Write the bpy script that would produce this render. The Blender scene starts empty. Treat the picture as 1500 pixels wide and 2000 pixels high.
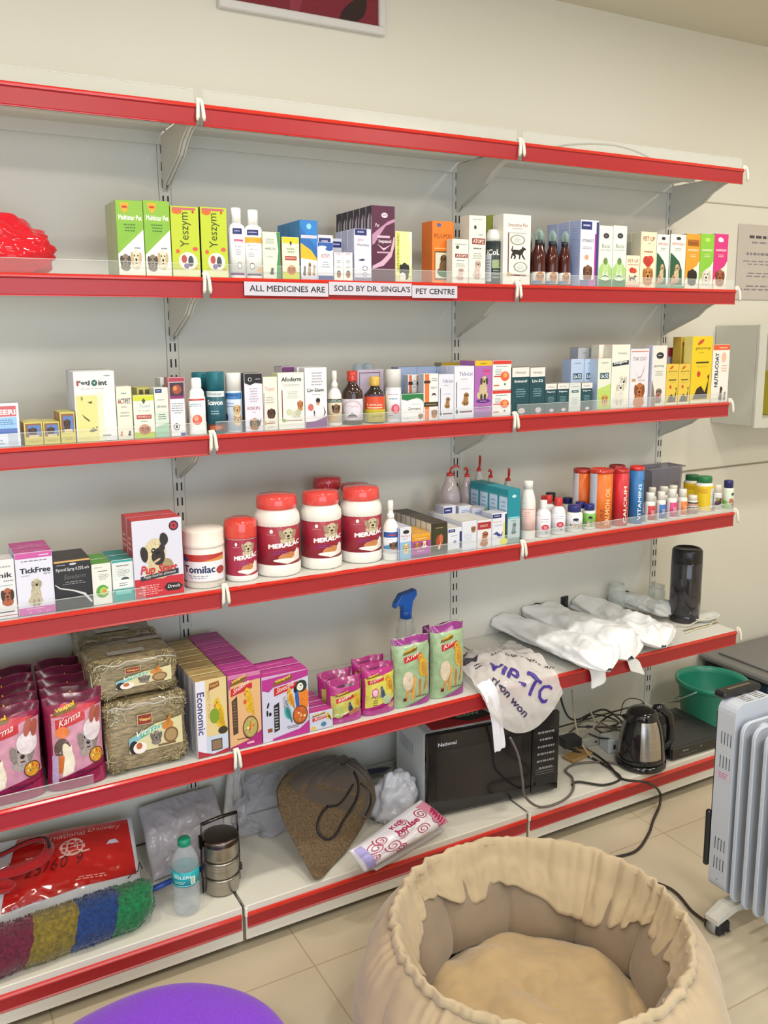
import bpy, bmesh, math, random
from mathutils import Vector, Matrix, noise
PI = math.pi
sc = bpy.context.scene
COL = sc.collection
random.seed(7)

# ---------------------------------------------------------------- camera, light, exposure
CX, CY, FP = 739.5758, 950.2004, 1720.0357
CAMP = Vector((-0.6585, -2.3298, 1.5501))
YAW, PIT, ROL = -0.5015, -0.1721, 0.0081
_c, _s = math.cos, math.sin
RZ = Matrix(((_c(YAW), -_s(YAW), 0), (_s(YAW), _c(YAW), 0), (0, 0, 1)))
RX = Matrix(((1, 0, 0), (0, _c(PIT), -_s(PIT)), (0, _s(PIT), _c(PIT))))
RY = Matrix(((_c(ROL), 0, _s(ROL)), (0, 1, 0), (-_s(ROL), 0, _c(ROL))))
RM = RZ @ RX @ RY                      # columns: right, forward, up
cd = bpy.data.cameras.new('camera')
cam = bpy.data.objects.new('camera', cd); COL.objects.link(cam)
rx, fw, up = RM.col[0], RM.col[1], RM.col[2]
cam.matrix_world = Matrix(((rx.x, up.x, -fw.x, CAMP.x), (rx.y, up.y, -fw.y, CAMP.y), (rx.z, up.z, -fw.z, CAMP.z), (0, 0, 0, 1)))
cd.sensor_fit = 'VERTICAL'; cd.sensor_height = 36.0; cd.lens = FP / 2000 * 36
cd.shift_x = (750 - CX) / 2000; cd.shift_y = (CY - 1000) / 2000
cd.clip_start = 0.02
sc.camera = cam

sc.view_settings.view_transform = 'Standard'
sc.view_settings.look = 'None'
sc.view_settings.exposure = 0.0
sc.view_settings.gamma = 1.0
sc.view_settings.use_curve_mapping = False

wd = bpy.data.worlds.new('world'); sc.world = wd; wd.use_nodes = True
wd.node_tree.nodes['Background'].inputs[0].default_value = (0.75, 0.82, 0.95, 1)
wd.node_tree.nodes['Background'].inputs[1].default_value = 0.25

def lamp(name, loc, size, power, color, rot=(0, 0, 0), shape='DISK', size_y=None, spread=PI):
    l = bpy.data.lights.new(name, 'AREA'); l.shape = shape; l.size = size
    if size_y: l.size_y = size_y
    l.energy = power; l.color = color; l.spread = spread
    o = bpy.data.objects.new(name, l); o.location = loc; o.rotation_euler = rot; COL.objects.link(o)
    return o
WARM = (1.0, 0.955, 0.88)
COOL = (0.72, 0.86, 1.0)
DOWN = [(-0.95, -0.95), (0.25, -0.95), (1.45, -0.95), (2.65, -0.95)]
for (lx, ly) in DOWN:
    lamp('downlight_glow', (lx, ly, 2.575), 0.14, 8.5, WARM)
for (lx, ly) in [(-1.6, -2.6), (0.0, -2.9), (1.7, -2.6)]:
    lamp('ceiling_panel_glow', (lx, ly, 2.57), 0.55, 19, WARM, shape='SQUARE')
# daylight through the shop-front window behind the camera
lamp('window_daylight', (-0.7, -4.32, 1.25), 3.4, 66, COOL, rot=(PI / 2, 0, 0), shape='RECTANGLE', size_y=2.0)

def atY(px, py, Y):
    d = RM @ Vector(((px - CX) / FP, 1, -(py - CY) / FP)); return CAMP + d * ((Y - CAMP.y) / d.y)
def atZ(px, py, Z):
    d = RM @ Vector(((px - CX) / FP, 1, -(py - CY) / FP)); return CAMP + d * ((Z - CAMP.z) / d.z)
def xat(px, y, z):
    dy, dz = y - CAMP.y, z - CAMP.z
    a0 = dy * RM[1][0] + dz * RM[2][0]; a1 = dy * RM[1][1] + dz * RM[2][1]; k = (px - CX) / FP
    return CAMP.x + (k * a1 - a0) / (RM[0][0] - k * RM[0][1])
def zat(x, y, py):
    dx, dy = x - CAMP.x, y - CAMP.y
    b1 = dx * RM[0][1] + dy * RM[1][1]; b2 = dx * RM[0][2] + dy * RM[1][2]; k = -(py - CY) / FP
    return CAMP.z + (k * b1 - b2) / (RM[2][2] - k * RM[2][1])

# ---------------------------------------------------------------- materials
def lin(h):
    h = h.lstrip('#')
    if len(h) == 3: h = ''.join(c * 2 for c in h)
    r = []
    for i in (0, 2, 4):
        c = int(h[i:i + 2], 16) / 255
        r.append(c / 12.92 if c <= .04045 else ((c + .055) / 1.055) ** 2.4)
    return (*r, 1)
MATS = {}
def M(col, kind='paper'):
    key = (col, kind)
    if key in MATS: return MATS[key]
    m = bpy.data.materials.new(kind + '_' + col.strip('#')); m.use_nodes = True
    nt = m.node_tree; b = nt.nodes['Principled BSDF']; c = lin(col)
    m.diffuse_color = c
    b.inputs['Base Color'].default_value = c
    I = b.inputs
    def noise_col(scale, lo, hi, detail=4, bump=0.0, dist=0.002, fac2=None, stretch=None):
        tc = nt.nodes.new('ShaderNodeTexCoord'); n = nt.nodes.new('ShaderNodeTexNoise')
        n.inputs['Scale'].default_value = scale; n.inputs['Detail'].default_value = detail
        if stretch:
            mp = nt.nodes.new('ShaderNodeMapping'); mp.inputs['Scale'].default_value = stretch
            nt.links.new(tc.outputs['Object'], mp.inputs[0]); nt.links.new(mp.outputs[0], n.inputs['Vector'])
        else:
            nt.links.new(tc.outputs['Object'], n.inputs['Vector'])
        rp = nt.nodes.new('ShaderNodeValToRGB')
        rp.color_ramp.elements[0].position = .3; rp.color_ramp.elements[1].position = .7
        rp.color_ramp.elements[0].color = tuple(min(1, x * lo) for x in c[:3]) + (1,)
        rp.color_ramp.elements[1].color = (fac2 or tuple(min(1, x * hi) for x in c[:3]) + (1,))
        nt.links.new(n.outputs[0], rp.inputs[0]); nt.links.new(rp.outputs[0], I['Base Color'])
        if bump:
            bp = nt.nodes.new('ShaderNodeBump'); bp.inputs['Strength'].default_value = bump; bp.inputs['Distance'].default_value = dist
            nt.links.new(n.outputs[0], bp.inputs['Height']); nt.links.new(bp.outputs[0], I['Normal'])
    if kind == 'paper': I['Roughness'].default_value = .42
    elif kind == 'matte': I['Roughness'].default_value = .8
    elif kind == 'plastic': I['Roughness'].default_value = .32
    elif kind == 'gloss': I['Roughness'].default_value = .12; I['Coat Weight'].default_value = .4
    elif kind == 'paint': noise_col(1.3, .97, 1.02, 3); I['Roughness'].default_value = .45
    elif kind == 'wall': noise_col(.9, .97, 1.02, 5, .05, .001); I['Roughness'].default_value = .7
    elif kind == 'foil': noise_col(60, .85, 1.1, 3, .25, .002); I['Roughness'].default_value = .22
    elif kind == 'metal': I['Metallic'].default_value = 1; I['Roughness'].default_value = .25
    elif kind == 'brushed': noise_col(8, .85, 1.1, 3, .05, .0004, stretch=(1, 1, 60)); I['Metallic'].default_value = 1; I['Roughness'].default_value = .3
    elif kind == 'fabric': noise_col(160, .86, 1.08, 4, .35, .0015); I['Roughness'].default_value = .95; I['Sheen Weight'].default_value = .25
    elif kind == 'suede': noise_col(14, .9, 1.06, 6, .12, .004); I['Roughness'].default_value = .9; I['Sheen Weight'].default_value = .35
    elif kind == 'burlap': noise_col(220, .55, 1.35, 3, .5, .002); I['Roughness'].default_value = .95
    elif kind == 'fuzz': noise_col(110, .6, 1.3, 4, .8, .004); I['Roughness'].default_value = 1; I['Sheen Weight'].default_value = .4
    elif kind == 'fur': noise_col(300, .65, 1.2, 3); I['Roughness'].default_value = .45
    elif kind == 'straw':
        noise_col(150, .5, 1.35, 5, .7, .003, stretch=(.35, 1, 1.6)); I['Roughness'].default_value = .4; I['Coat Weight'].default_value = .7; I['Coat Roughness'].default_value = .08
    elif kind == 'card': noise_col(40, .92, 1.05, 3); I['Roughness'].default_value = .8
    elif kind == 'rubber': I['Roughness'].default_value = .5
    elif kind == 'lamp':
        I['Emission Color'].default_value = c; I['Emission Strength'].default_value = 6
    elif kind in ('clear', 'wrap', 'film', 'haze', 'smoke', 'amber', 'glass', 'milky', 'redfilm'):
        tr = nt.nodes.new('ShaderNodeBsdfTransparent'); mx = nt.nodes.new('ShaderNodeMixShader')
        fac = {'clear': .07, 'haze': .42, 'wrap': .17, 'film': .62, 'smoke': .26, 'amber': .93, 'glass': .22, 'milky': .8, 'redfilm': .88}[kind]
        ly = nt.nodes.new('ShaderNodeLayerWeight'); ly.inputs[0].default_value = .35
        ma = nt.nodes.new('ShaderNodeMath'); ma.operation = 'MULTIPLY_ADD'; ma.use_clamp = True
        ma.inputs[1].default_value = .35 if kind in ('clear', 'glass', 'smoke', 'wrap') else .25; ma.inputs[2].default_value = fac
        nt.links.new(ly.outputs['Facing'], ma.inputs[0]); nt.links.new(ma.outputs[0], mx.inputs[0])
        tr.inputs[0].default_value = (1, 1, 1, 1) if kind in ('clear', 'wrap', 'film', 'haze', 'glass') else tuple(.4 + .6 * x for x in c[:3]) + (1,)
        I['Roughness'].default_value = .08 if kind != 'haze' else .2
        out = nt.nodes['Material Output']
        nt.links.new(tr.outputs[0], mx.inputs[1]); nt.links.new(b.outputs[0], mx.inputs[2]); nt.links.new(mx.outputs[0], out.inputs[0])
    MATS[key] = m
    return m

# ---------------------------------------------------------------- mesh builder
class MB:
    def __init__(s): s.v = []; s.f = []; s.m = []; s.sm = []; s.mats = []
    def mi(s, m):
        if isinstance(m, tuple): m = M(*m)
        elif isinstance(m, str): m = M(m)
        if m not in s.mats: s.mats.append(m)
        return s.mats.index(m)
    def add(s, vs, fs, m, smooth=False):
        b = len(s.v); k = s.mi(m); s.v += [tuple(p) for p in vs]
        for f in fs: s.f.append([b + i for i in f]); s.m.append(k); s.sm.append(smooth)
        return s
    def box(s, x0, y0, z0, x1, y1, z1, m, c=0.0, mats=None):
        """chamfered box; mats: dict for faces 'F','B','L','R','T','D'"""
        if c <= 0:
            vs = [(x, y, z) for x in (x0, x1) for y in (y0, y1) for z in (z0, z1)]
            fs = {'L': (0, 1, 3, 2), 'R': (4, 6, 7, 5), 'F': (0, 4, 5, 1), 'B': (2, 3, 7, 6), 'D': (0, 2, 6, 4), 'T': (1, 5, 7, 3)}
            for k, f in fs.items(): s.add([vs[i] for i in f], [(0, 1, 2, 3)], (mats or {}).get(k, m))
            return s
        c = min(c, (x1 - x0) * .3, (y1 - y0) * .3, (z1 - z0) * .3)
        X = (x0, x1); Y = (y0, y1); Z = (z0, z1); sg = (1, -1); V = {}; vs = []
        for i in (0, 1):
            for j in (0, 1):
                for k in (0, 1):
                    for a in 'xyz':
                        p = (X[i] + (0 if a == 'x' else sg[i] * c), Y[j] + (0 if a == 'y' else sg[j] * c), Z[k] + (0 if a == 'z' else sg[k] * c))
                        V[(i, j, k, a)] = len(vs); vs.append(p)
        b = len(s.v); s.v += vs
        def face(ids, mm): s.f.append([b + q for q in ids]); s.m.append(s.mi(mm)); s.sm.append(False)
        g = lambda k: (mats or {}).get(k, m)
        face([V[(0, 0, 0, 'x')], V[(0, 0, 1, 'x')], V[(0, 1, 1, 'x')], V[(0, 1, 0, 'x')]], g('L'))
        face([V[(1, 0, 0, 'x')], V[(1, 1, 0, 'x')], V[(1, 1, 1, 'x')], V[(1, 0, 1, 'x')]], g('R'))
        face([V[(0, 0, 0, 'y')], V[(1, 0, 0, 'y')], V[(1, 0, 1, 'y')], V[(0, 0, 1, 'y')]], g('F'))
        face([V[(0, 1, 0, 'y')], V[(0, 1, 1, 'y')], V[(1, 1, 1, 'y')], V[(1, 1, 0, 'y')]], g('B'))
        face([V[(0, 0, 0, 'z')], V[(0, 1, 0, 'z')], V[(1, 1, 0, 'z')], V[(1, 0, 0, 'z')]], g('D'))
        face([V[(0, 0, 1, 'z')], V[(1, 0, 1, 'z')], V[(1, 1, 1, 'z')], V[(0, 1, 1, 'z')]], g('T'))
        for i in (0, 1):
            for j in (0, 1): face([V[(i, j, 0, 'x')], V[(i, j, 1, 'x')], V[(i, j, 1, 'y')], V[(i, j, 0, 'y')]], g('F') if j == 0 else m)
        for i in (0, 1):
            for k in (0, 1): face([V[(i, 0, k, 'x')], V[(i, 1, k, 'x')], V[(i, 1, k, 'z')], V[(i, 0, k, 'z')]], g('T') if k else m)
        for j in (0, 1):
            for k in (0, 1): face([V[(0, j, k, 'y')], V[(1, j, k, 'y')], V[(1, j, k, 'z')], V[(0, j, k, 'z')]], g('F') if j == 0 else m)
        for i in (0, 1):
            for j in (0, 1):
                for k in (0, 1): face([V[(i, j, k, a)] for a in 'xyz'], m)
        return s
    def grid(s, fn, nu, nv, m, smooth=True, cu=False, cv=False):
        vs = []; NU = nu if cu else nu + 1; NV = nv if cv else nv + 1
        for i in range(NU):
            for j in range(NV): vs.append(fn(i / nu, j / nv))
        fs = []
        for i in range(nu):
            for j in range(nv):
                a = i * NV + j; b = ((i + 1) % NU) * NV + j; c = ((i + 1) % NU) * NV + (j + 1) % NV; d = i * NV + (j + 1) % NV
                fs.append((a, b, c, d))
        return s.add(vs, fs, m, smooth)
    def lathe(s, prof, m, x=0, y=0, z=0, seg=28, sx=1, sy=1, smooth=True):
        vs = []; n = len(prof)
        for k in range(seg):
            a = 2 * PI * k / seg
            for r, h in prof: vs.append((x + r * sx * math.cos(a), y + r * sy * math.sin(a), z + h))
        fs = [(k * n + i, ((k + 1) % seg) * n + i, ((k + 1) % seg) * n + i + 1, k * n + i + 1) for k in range(seg) for i in range(n - 1)]
        return s.add(vs, fs, m, smooth)
    def tube(s, pts, r, m, seg=8, smooth=True, caps=True):
        P = [Vector(p) for p in pts]; n = len(P); vs = []
        up0 = None
        for i in range(n):
            t = (P[min(n - 1, i + 1)] - P[max(0, i - 1)]).normalized()
            if up0 is None:
                up0 = t.orthogonal().normalized()
            up0 = (up0 - t * up0.dot(t)); up0 = up0.normalized() if up0.length > 1e-6 else t.orthogonal().normalized()
            bn = t.cross(up0); rr = r[i] if isinstance(r, (list, tuple)) else r
            for k in range(seg):
                a = 2 * PI * k / seg; vs.append(P[i] + up0 * (rr * math.cos(a)) + bn * (rr * math.sin(a)))
        fs = [(i * seg + k, i * seg + (k + 1) % seg, (i + 1) * seg + (k + 1) % seg, (i + 1) * seg + k) for i in range(n - 1) for k in range(seg)]
        if caps: fs += [tuple(range(seg))[::-1], tuple((n - 1) * seg + k for k in range(seg))]
        return s.add(vs, fs, m, smooth)
    def prism(s, poly, axis, a, b, m, smooth=False):
        """extrude 2-D polygon along axis between a and b. axis 'x': poly=(y,z); 'y': (x,z); 'z': (x,y)"""
        def P(p, t): return (t, p[0], p[1]) if axis == 'x' else (p[0], t, p[1]) if axis == 'y' else (p[0], p[1], t)
        n = len(poly); vs = [P(p, a) for p in poly] + [P(p, b) for p in poly]
        s.add(vs, [tuple(range(n)), tuple(range(2 * n - 1, n - 1, -1))], m)
        return s.add(vs, [(i, (i + 1) % n, n + (i + 1) % n, n + i) for i in range(n)], m, smooth)
    def build(s, name, parent=None, loc=(0, 0, 0), rz=0, fix=True, solid=0, bevel=0, sub=0):
        me = bpy.data.meshes.new(name); me.from_pydata(s.v, [], s.f)
        for m in s.mats: me.materials.append(m)
        me.polygons.foreach_set('material_index', s.m); me.polygons.foreach_set('use_smooth', s.sm); me.update()
        if fix:
            bm = bmesh.new(); bm.from_mesh(me); bmesh.ops.remove_doubles(bm, verts=bm.verts, dist=1e-6)
            bmesh.ops.recalc_face_normals(bm, faces=bm.faces); bm.to_mesh(me); bm.free()
        o = bpy.data.objects.new(name, me); COL.objects.link(o); o.location = loc; o.rotation_euler = (0, 0, rz)
        if solid:
            md = o.modifiers.new('thickness', 'SOLIDIFY'); md.thickness = solid; md.offset = 0
        if bevel:
            md = o.modifiers.new('bevel', 'BEVEL'); md.width = bevel; md.segments = 2; md.limit_method = 'ANGLE'
        if sub:
            md = o.modifiers.new('smooth', 'SUBSURF'); md.levels = md.render_levels = sub
        if parent: o.parent = parent
        return o
def tag(o, label=None, cat=None, grp=None, kind=None):
    if label: o['label'] = label
    if cat: o['category'] = cat
    if grp: o['group'] = grp
    if kind: o['kind'] = kind
    return o
def thing(name, label, cat, loc=(0, 0, 0), rz=0, grp=None):
    o = bpy.data.objects.new(name, None); COL.objects.link(o); o.location = loc; o.rotation_euler = (0, 0, rz); o.empty_display_size = .03
    return tag(o, label, cat, grp)
KIDS = {}
def copytree(root, loc, label, rz=None):
    r = root.copy(); COL.objects.link(r); r.location = loc; r['label'] = label
    if rz is not None: r.rotation_euler = (0, 0, rz)
    for ch in list(root.children):
        c = ch.copy(); COL.objects.link(c); c.parent = r
        for g in list(ch.children):
            d = g.copy(); COL.objects.link(d); d.parent = c
    return r

# ---------------------------------------------------------------- printed artwork
TXT = {}
def text_mesh(t, bold=0.0, shear=0.0, sp=1.0):
    k = (t, bold, shear, sp)
    if k in TXT: return TXT[k]
    c = bpy.data.curves.new('txt', 'FONT'); c.body = t; c.size = 1; c.resolution_u = 2; c.shear = shear; c.space_character = sp
    o = bpy.data.objects.new('txt', c); me = bpy.data.meshes.new_from_object(o)
    vs = [tuple(v.co)[:2] for v in me.vertices]; fs = [tuple(p.vertices) for p in me.polygons]
    bpy.data.objects.remove(o); bpy.data.curves.remove(c); bpy.data.meshes.remove(me)
    n1 = max(1, len(vs))
    if bold:                                                    # heavier strokes: the glyphs laid down three times, slightly shifted
        n = len(vs); v0, f0 = vs, fs; vs, fs = list(v0), list(f0)
        for q, (dx, dy) in enumerate(((bold * 1.3, 0), (-bold * 1.3, 0), (0, bold), (0, -bold))):
            vs += [(x + dx, y + dy) for x, y in v0]; fs += [tuple(i + n * (q + 1) for i in f) for f in f0]
    if vs:
        x0 = min(v[0] for v in vs); x1 = max(v[0] for v in vs); y0 = min(v[1] for v in vs); y1 = max(v[1] for v in vs)
        vs = [((x - x0) / max(1e-6, x1 - x0), (y - y0) / max(1e-6, y1 - y0)) for x, y in vs]
    TXT[k] = (vs, fs, n1); return TXT[k]
def ell(cx, cy, rx, ry, n=20, rot=0, wob=0, seed=0):
    o = []
    for k in range(n):
        a = 2 * PI * k / n; w = 1 + wob * math.sin(3 * a + seed) + wob * .6 * math.sin(7 * a + 2 * seed)
        x, y = rx * w * math.cos(a), ry * w * math.sin(a)
        o.append((cx + x * math.cos(rot) - y * math.sin(rot), cy + x * math.sin(rot) + y * math.cos(rot)))
    return o
def expand(items):
    """artwork motifs -> primitive polygons ('P', pts, colour, kind)"""
    out = []
    for it in items:
        k = it[0]
        if k == 'dog':                                         # dog head, box x,y,w,h
            _, x, y, w, h, c1, c2 = it; e = lambda a, b, p, q, c, r=0: out.append(('P', ell(x + a * w, y + b * h, p * w, q * h, 16, r, .03, a * 9), c, 'fur'))
            e(.5, .2, .42, .24, c1); e(.5, .56, .36, .38, c1); e(.17, .55, .14, .3, c2, .25); e(.83, .55, .14, .3, c2, -.25)
            e(.5, .4, .2, .18, c1 if c1 != c2 else '#e8dcc0'); e(.5, .46, .09, .07, '#1c1614'); e(.36, .66, .05, .05, '#1c1614'); e(.64, .66, .05, .05, '#1c1614'); e(.5, .3, .1, .03, '#5a2a26')
        elif k == 'pug':
            _, x, y, w, h = it; c1, d = '#d9c9a0', '#2b211d'; e = lambda a, b, p, q, c, r=0: out.append(('P', ell(x + a * w, y + b * h, p * w, q * h, 20, r, .03, a * 9), c, 'fur'))
            e(.55, .12, .42, .22, c1); e(.8, .2, .2, .2, '#a8946c'); e(.46, .56, .34, .36, c1); e(.14, .55, .11, .2, d, .3); e(.74, .88, .13, .16, d, -.5)
            e(.56, .46, .2, .22, d); e(.42, .62, .07, .07, d); e(.68, .68, .09, .09, d); e(.55, .55, .07, .04, '#000000'); e(.5, .36, .13, .03, '#cdbb98', .3); e(.41, .63, .02, .02, '#ffffff')
        elif k == 'sitdog':
            _, x, y, w, h, c1, c2 = it; e = lambda a, b, p, q, c, r=0: out.append(('P', ell(x + a * w, y + b * h, p * w, q * h, 16, r, .03, a * 9), c, 'fur'))
            e(.45, .2, .42, .2, c1); e(.5, .42, .3, .34, c1, .1); e(.36, .12, .09, .14, c2); e(.62, .12, .09, .14, c2); e(.55, .8, .24, .17, c1); e(.36, .76, .09, .14, c2, .3); e(.76, .76, .09, .14, c2, -.3)
            e(.57, .75, .08, .05, '#201814'); e(.48, .84, .03, .02, '#201814'); e(.66, .84, .03, .02, '#201814')
        elif k == 'walkdog':
            _, x, y, w, h, c = it
            pts = [(.0, .62), (.08, .95), (.13, .95), (.1, .66), (.2, .7), (.55, .68), (.7, .78), (.76, .98), (.82, .88), (.98, .8), (1, .7), (.86, .66), (.8, .5), (.78, .36), (.9, .12), (.98, .02), (.88, 0), (.74, .2), (.68, .38), (.62, .2), (.6, 0), (.52, .02), (.54, .3), (.4, .36), (.28, .36), (.34, .18), (.26, 0), (.18, .02), (.22, .2), (.12, .3), (.06, .05), (-.02, .05), (.04, .36), (.1, .5)]
            out.append(('P', [(x + a * w, y + b * h) for a, b in pts], c, 'paper'))
        elif k == 'bird':
            _, x, y, w, h, c1, c2 = it; e = lambda a, b, p, q, c, r=0: out.append(('P', ell(x + a * w, y + b * h, p * w, q * h, 16, r, .03, a * 9), c, 'fur'))
            e(.5, .45, .3, .36, c1, .35); e(.72, .2, .1, .3, c2, .4); e(.36, .8, .2, .17, c1); e(.55, .42, .16, .26, c2, .35); e(.2, .76, .07, .05, '#d87838'); e(.34, .84, .03, .025, '#181818')
        elif k == 'parrot':
            _, x, y, w, h = it; e = lambda a, b, p, q, c, r=0: out.append(('P', ell(x + a * w, y + b * h, p * w, q * h, 20, r, .02, a * 9), c, 'fur'))
            e(.62, .35, .34, .42, '#e8822a', -.05); e(.25, .42, .12, .4, '#2b5fa8', .1); e(.5, .8, .36, .19, '#28372f'); e(.44, .78, .2, .12, '#f0ece0'); e(.14, .72, .1, .1, '#151515'); e(.5, .82, .035, .03, '#101010')
        elif k == 'bowl':
            _, x, y, w, h, c = it
            out.append(('P', ell(x + .5 * w, y + .5 * h, .5 * w, .5 * h, 24), '#6a4030', 'paper')); out.append(('P', ell(x + .5 * w, y + .52 * h, .43 * w, .42 * h, 24), c, 'fur'))
            rnd = random.Random(len(out))
            for q in range(9):
                a, r = rnd.random() * 6.28, rnd.random() * .3
                out.append(('P', ell(x + w * (.5 + r * math.cos(a)), y + h * (.52 + r * math.sin(a)), .08 * w, .06 * h, 8, a), rnd.choice(['#e8b040', '#8fae3c', '#d86a30', '#c8402c', '#f0d890']), 'paper'))
        elif k == 'lines':                                     # small unreadable print
            _, x, y, w, h, n, c = it; rnd = random.Random(int(x * 97 + y * 31 + n))
            for q in range(n):
                yy = y + h * (1 - (q + .75) / n); ll = w * rnd.uniform(.6, 1); xx = x + (w - ll) * .5; g = .0
                while g < ll - .02:
                    ww = min(rnd.uniform(.06, .16) * w, ll - g); out.append(('P', [(xx + g, yy), (xx + g + ww, yy), (xx + g + ww, yy + h / n * .42), (xx + g, yy + h / n * .42)], c, 'paper')); g += ww + .035 * w
        elif k == 'r':
            _, x, y, w, h, c = it[:6]; out.append(('P', [(x, y), (x + w, y), (x + w, y + h), (x, y + h)], c, it[6] if len(it) > 6 else 'paper'))
        elif k == 'e':
            _, x, y, a, b, c = it[:6]; out.append(('P', ell(x, y, a, b, 24, it[6] if len(it) > 6 else 0), c, 'paper'))
        elif k == 'ring':
            _, x, y, a, b, c, c2 = it; out.append(('P', ell(x, y, a, b, 24), c, 'paper')); out.append(('P', ell(x, y, a * .78, b * .78, 24), c2, 'paper'))
        elif k == 'p': out.append(('P', it[1], it[2], it[3] if len(it) > 3 else 'paper'))
        else: out.append(it)
    return out
def art(mb, items, fm, W, H, curved=0, lift=.00012, base=.0003, kind=None):
    """items in 0..1 face units; fm(u, v, off) -> point; W, H face size in metres"""
    lv = 0; seen = []
    for it in expand(items):
        n1 = 0
        if it[0] == 'P':
            pts, colr, kd = it[1], it[2], it[3]
            vs, fs = pts, [tuple(range(len(pts)))]
        else:                                                   # ('t', text, x, y, w, h, col, opts)
            if it[0] == 'M': _, vs, fs, colr = it; kd = 'paper'; t = ''; x = y = w = h = 0; o = {}; tv = []; rot = 'm'
            else:
                _, t, x, y, w, h, colr = it[:7]; o = it[7] if len(it) > 7 else {}
                tv, fs, n1 = text_mesh(t, o.get('b', 0), o.get('s', 0), o.get('sp', 1)); rot = o.get('rot', 0); tl = o.get('tilt', 0)
            kd = 'paper'
            if rot == 'm': pass
            elif 'ang' in o:                                    # centre x, y; w, h in metres; rotated by ang degrees
                ca, sa = math.cos(math.radians(o['ang'])), math.sin(math.radians(o['ang']))
                vs = [(x + ((a - .5) * w * ca - (b - .5) * h * sa) / W, y + ((a - .5) * w * sa + (b - .5) * h * ca) / H) for a, b in tv]
            elif rot == 90: vs = [(x + w * (1 - b), y + h * a) for a, b in tv]
            elif rot == -90: vs = [(x + w * b, y + h * (1 - a)) for a, b in tv]
            elif rot == 180: vs = [(x + w * (1 - a), y + h * (1 - b)) for a, b in tv]
            else: vs = [(x + w * a, y + h * b + tl * w * a) for a, b in tv]
            if not vs: continue
        if kind and kd == 'paper': kd = kind
        bb = (min(p[0] for p in vs), min(p[1] for p in vs), max(p[0] for p in vs), max(p[1] for p in vs))
        lv = 0
        for (sb, sl) in seen:
            if bb[0] < sb[2] and bb[2] > sb[0] and bb[1] < sb[3] and bb[3] > sb[1]: lv = max(lv, sl + 1)
        seen.append((bb, lv)); off = base + lift * lv
        if curved and max((bb[2] - bb[0]) * W, (bb[3] - bb[1]) * H) > curved:
            bm = bmesh.new(); bv = [bm.verts.new((p[0] * W, p[1] * H, (i // n1 if n1 else 0))) for i, p in enumerate(vs)]
            for f in fs:
                try: bm.faces.new([bv[i] for i in f])
                except ValueError: pass
            bmesh.ops.triangulate(bm, faces=bm.faces)
            for _ in range(5):
                ed = [e for e in bm.edges if e.calc_length() > curved]
                if not ed: break
                bmesh.ops.subdivide_edges(bm, edges=ed, cuts=1); bmesh.ops.triangulate(bm, faces=[f for f in bm.faces if len(f.verts) > 3])
            bm.verts.index_update(); v2 = [(v.co.x / W, v.co.y / H, v.co.z) for v in bm.verts]; fs = [tuple(v.index for v in f.verts) for f in bm.faces]; bm.free(); vs = v2
        if n1 and len(vs[0]) == 2: vs = [(p[0], p[1], i // n1) for i, p in enumerate(vs)]
        mb.add([fm(p[0], p[1], off + (2e-5 * p[2] if len(p) > 2 else 0)) for p in vs], fs, (colr, kd), bool(curved))

# ---------------------------------------------------------------- the room
DEP = [0.3048, 0.3026, 0.3024, 0.3498, 0.3908, 0.404]           # front of each shelf level
ZS = [2.0604, 1.6824, 1.3148, 0.9474, 0.5402, 0.1296]           # top surface of each level (5 = base)
BAYX = [-0.9, 0.0, 0.9, 1.8]
WALLY = 0.07
XL, XR, YF, ZC = -3.2, 3.3, -4.5, 2.60
def floor_mat():
    m = bpy.data.materials.new('floor_tiles'); m.use_nodes = True; nt = m.node_tree; b = nt.nodes['Principled BSDF']
    tc = nt.nodes.new('ShaderNodeTexCoord'); mp = nt.nodes.new('ShaderNodeMapping'); mp.inputs['Location'].default_value = (-0.134, 0.534 , 0)
    br = nt.nodes.new('ShaderNodeTexBrick'); br.offset = 0; br.squash = 1
    br.inputs['Scale'].default_value = 1; br.inputs['Mortar Size'].default_value = .0022; br.inputs['Brick Width'].default_value = .6; br.inputs['Row Height'].default_value = .6
    br.inputs['Color1'].default_value = lin('#cdc0a6'); br.inputs['Color2'].default_value = lin('#c9bca2'); br.inputs['Mortar'].default_value = lin('#b3a283')
    n = nt.nodes.new('ShaderNodeTexNoise'); n.inputs['Scale'].default_value = 6; n.inputs['Detail'].default_value = 5
    mx = nt.nodes.new('ShaderNodeMix'); mx.data_type = 'RGBA'; mx.blend_type = 'MULTIPLY'; mx.inputs[0].default_value = .10
    nt.links.new(tc.outputs['Object'], mp.inputs[0]); nt.links.new(mp.outputs[0], br.inputs[0]); nt.links.new(tc.outputs['Object'], n.inputs[0])
    nt.links.new(br.outputs[0], mx.inputs[6]); nt.links.new(n.outputs[0], mx.inputs[7]); nt.links.new(mx.outputs[2], b.inputs['Base Color'])
    b.inputs['Roughness'].default_value = .28
    return m
def struct(mb, name): return tag(mb.build(name), kind='structure')
struct(MB().box(XL, YF, -.06, XR, WALLY, 0, floor_mat()), 'floor')
struct(MB().box(XL - .1, WALLY, -.06, XR + .1, WALLY + .1, ZC + .1, ('#ddd8ca', 'wall')), 'wall_back')
struct(MB().box(XL - .1, YF, -.06, XL, WALLY, ZC + .1, ('#ddd8ca', 'wall')), 'wall_left')
struct(MB().box(XR, YF, -.06, XR + .1, WALLY, ZC + .1, ('#d6cfbc', 'wall')), 'wall_right')
struct(MB().box(XL, YF, ZC, XR, WALLY, ZC + .1, ('#cfc8b8', 'wall')), 'ceiling')
w = MB()                                                         # shop-front wall with a large window, behind the camera
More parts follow.
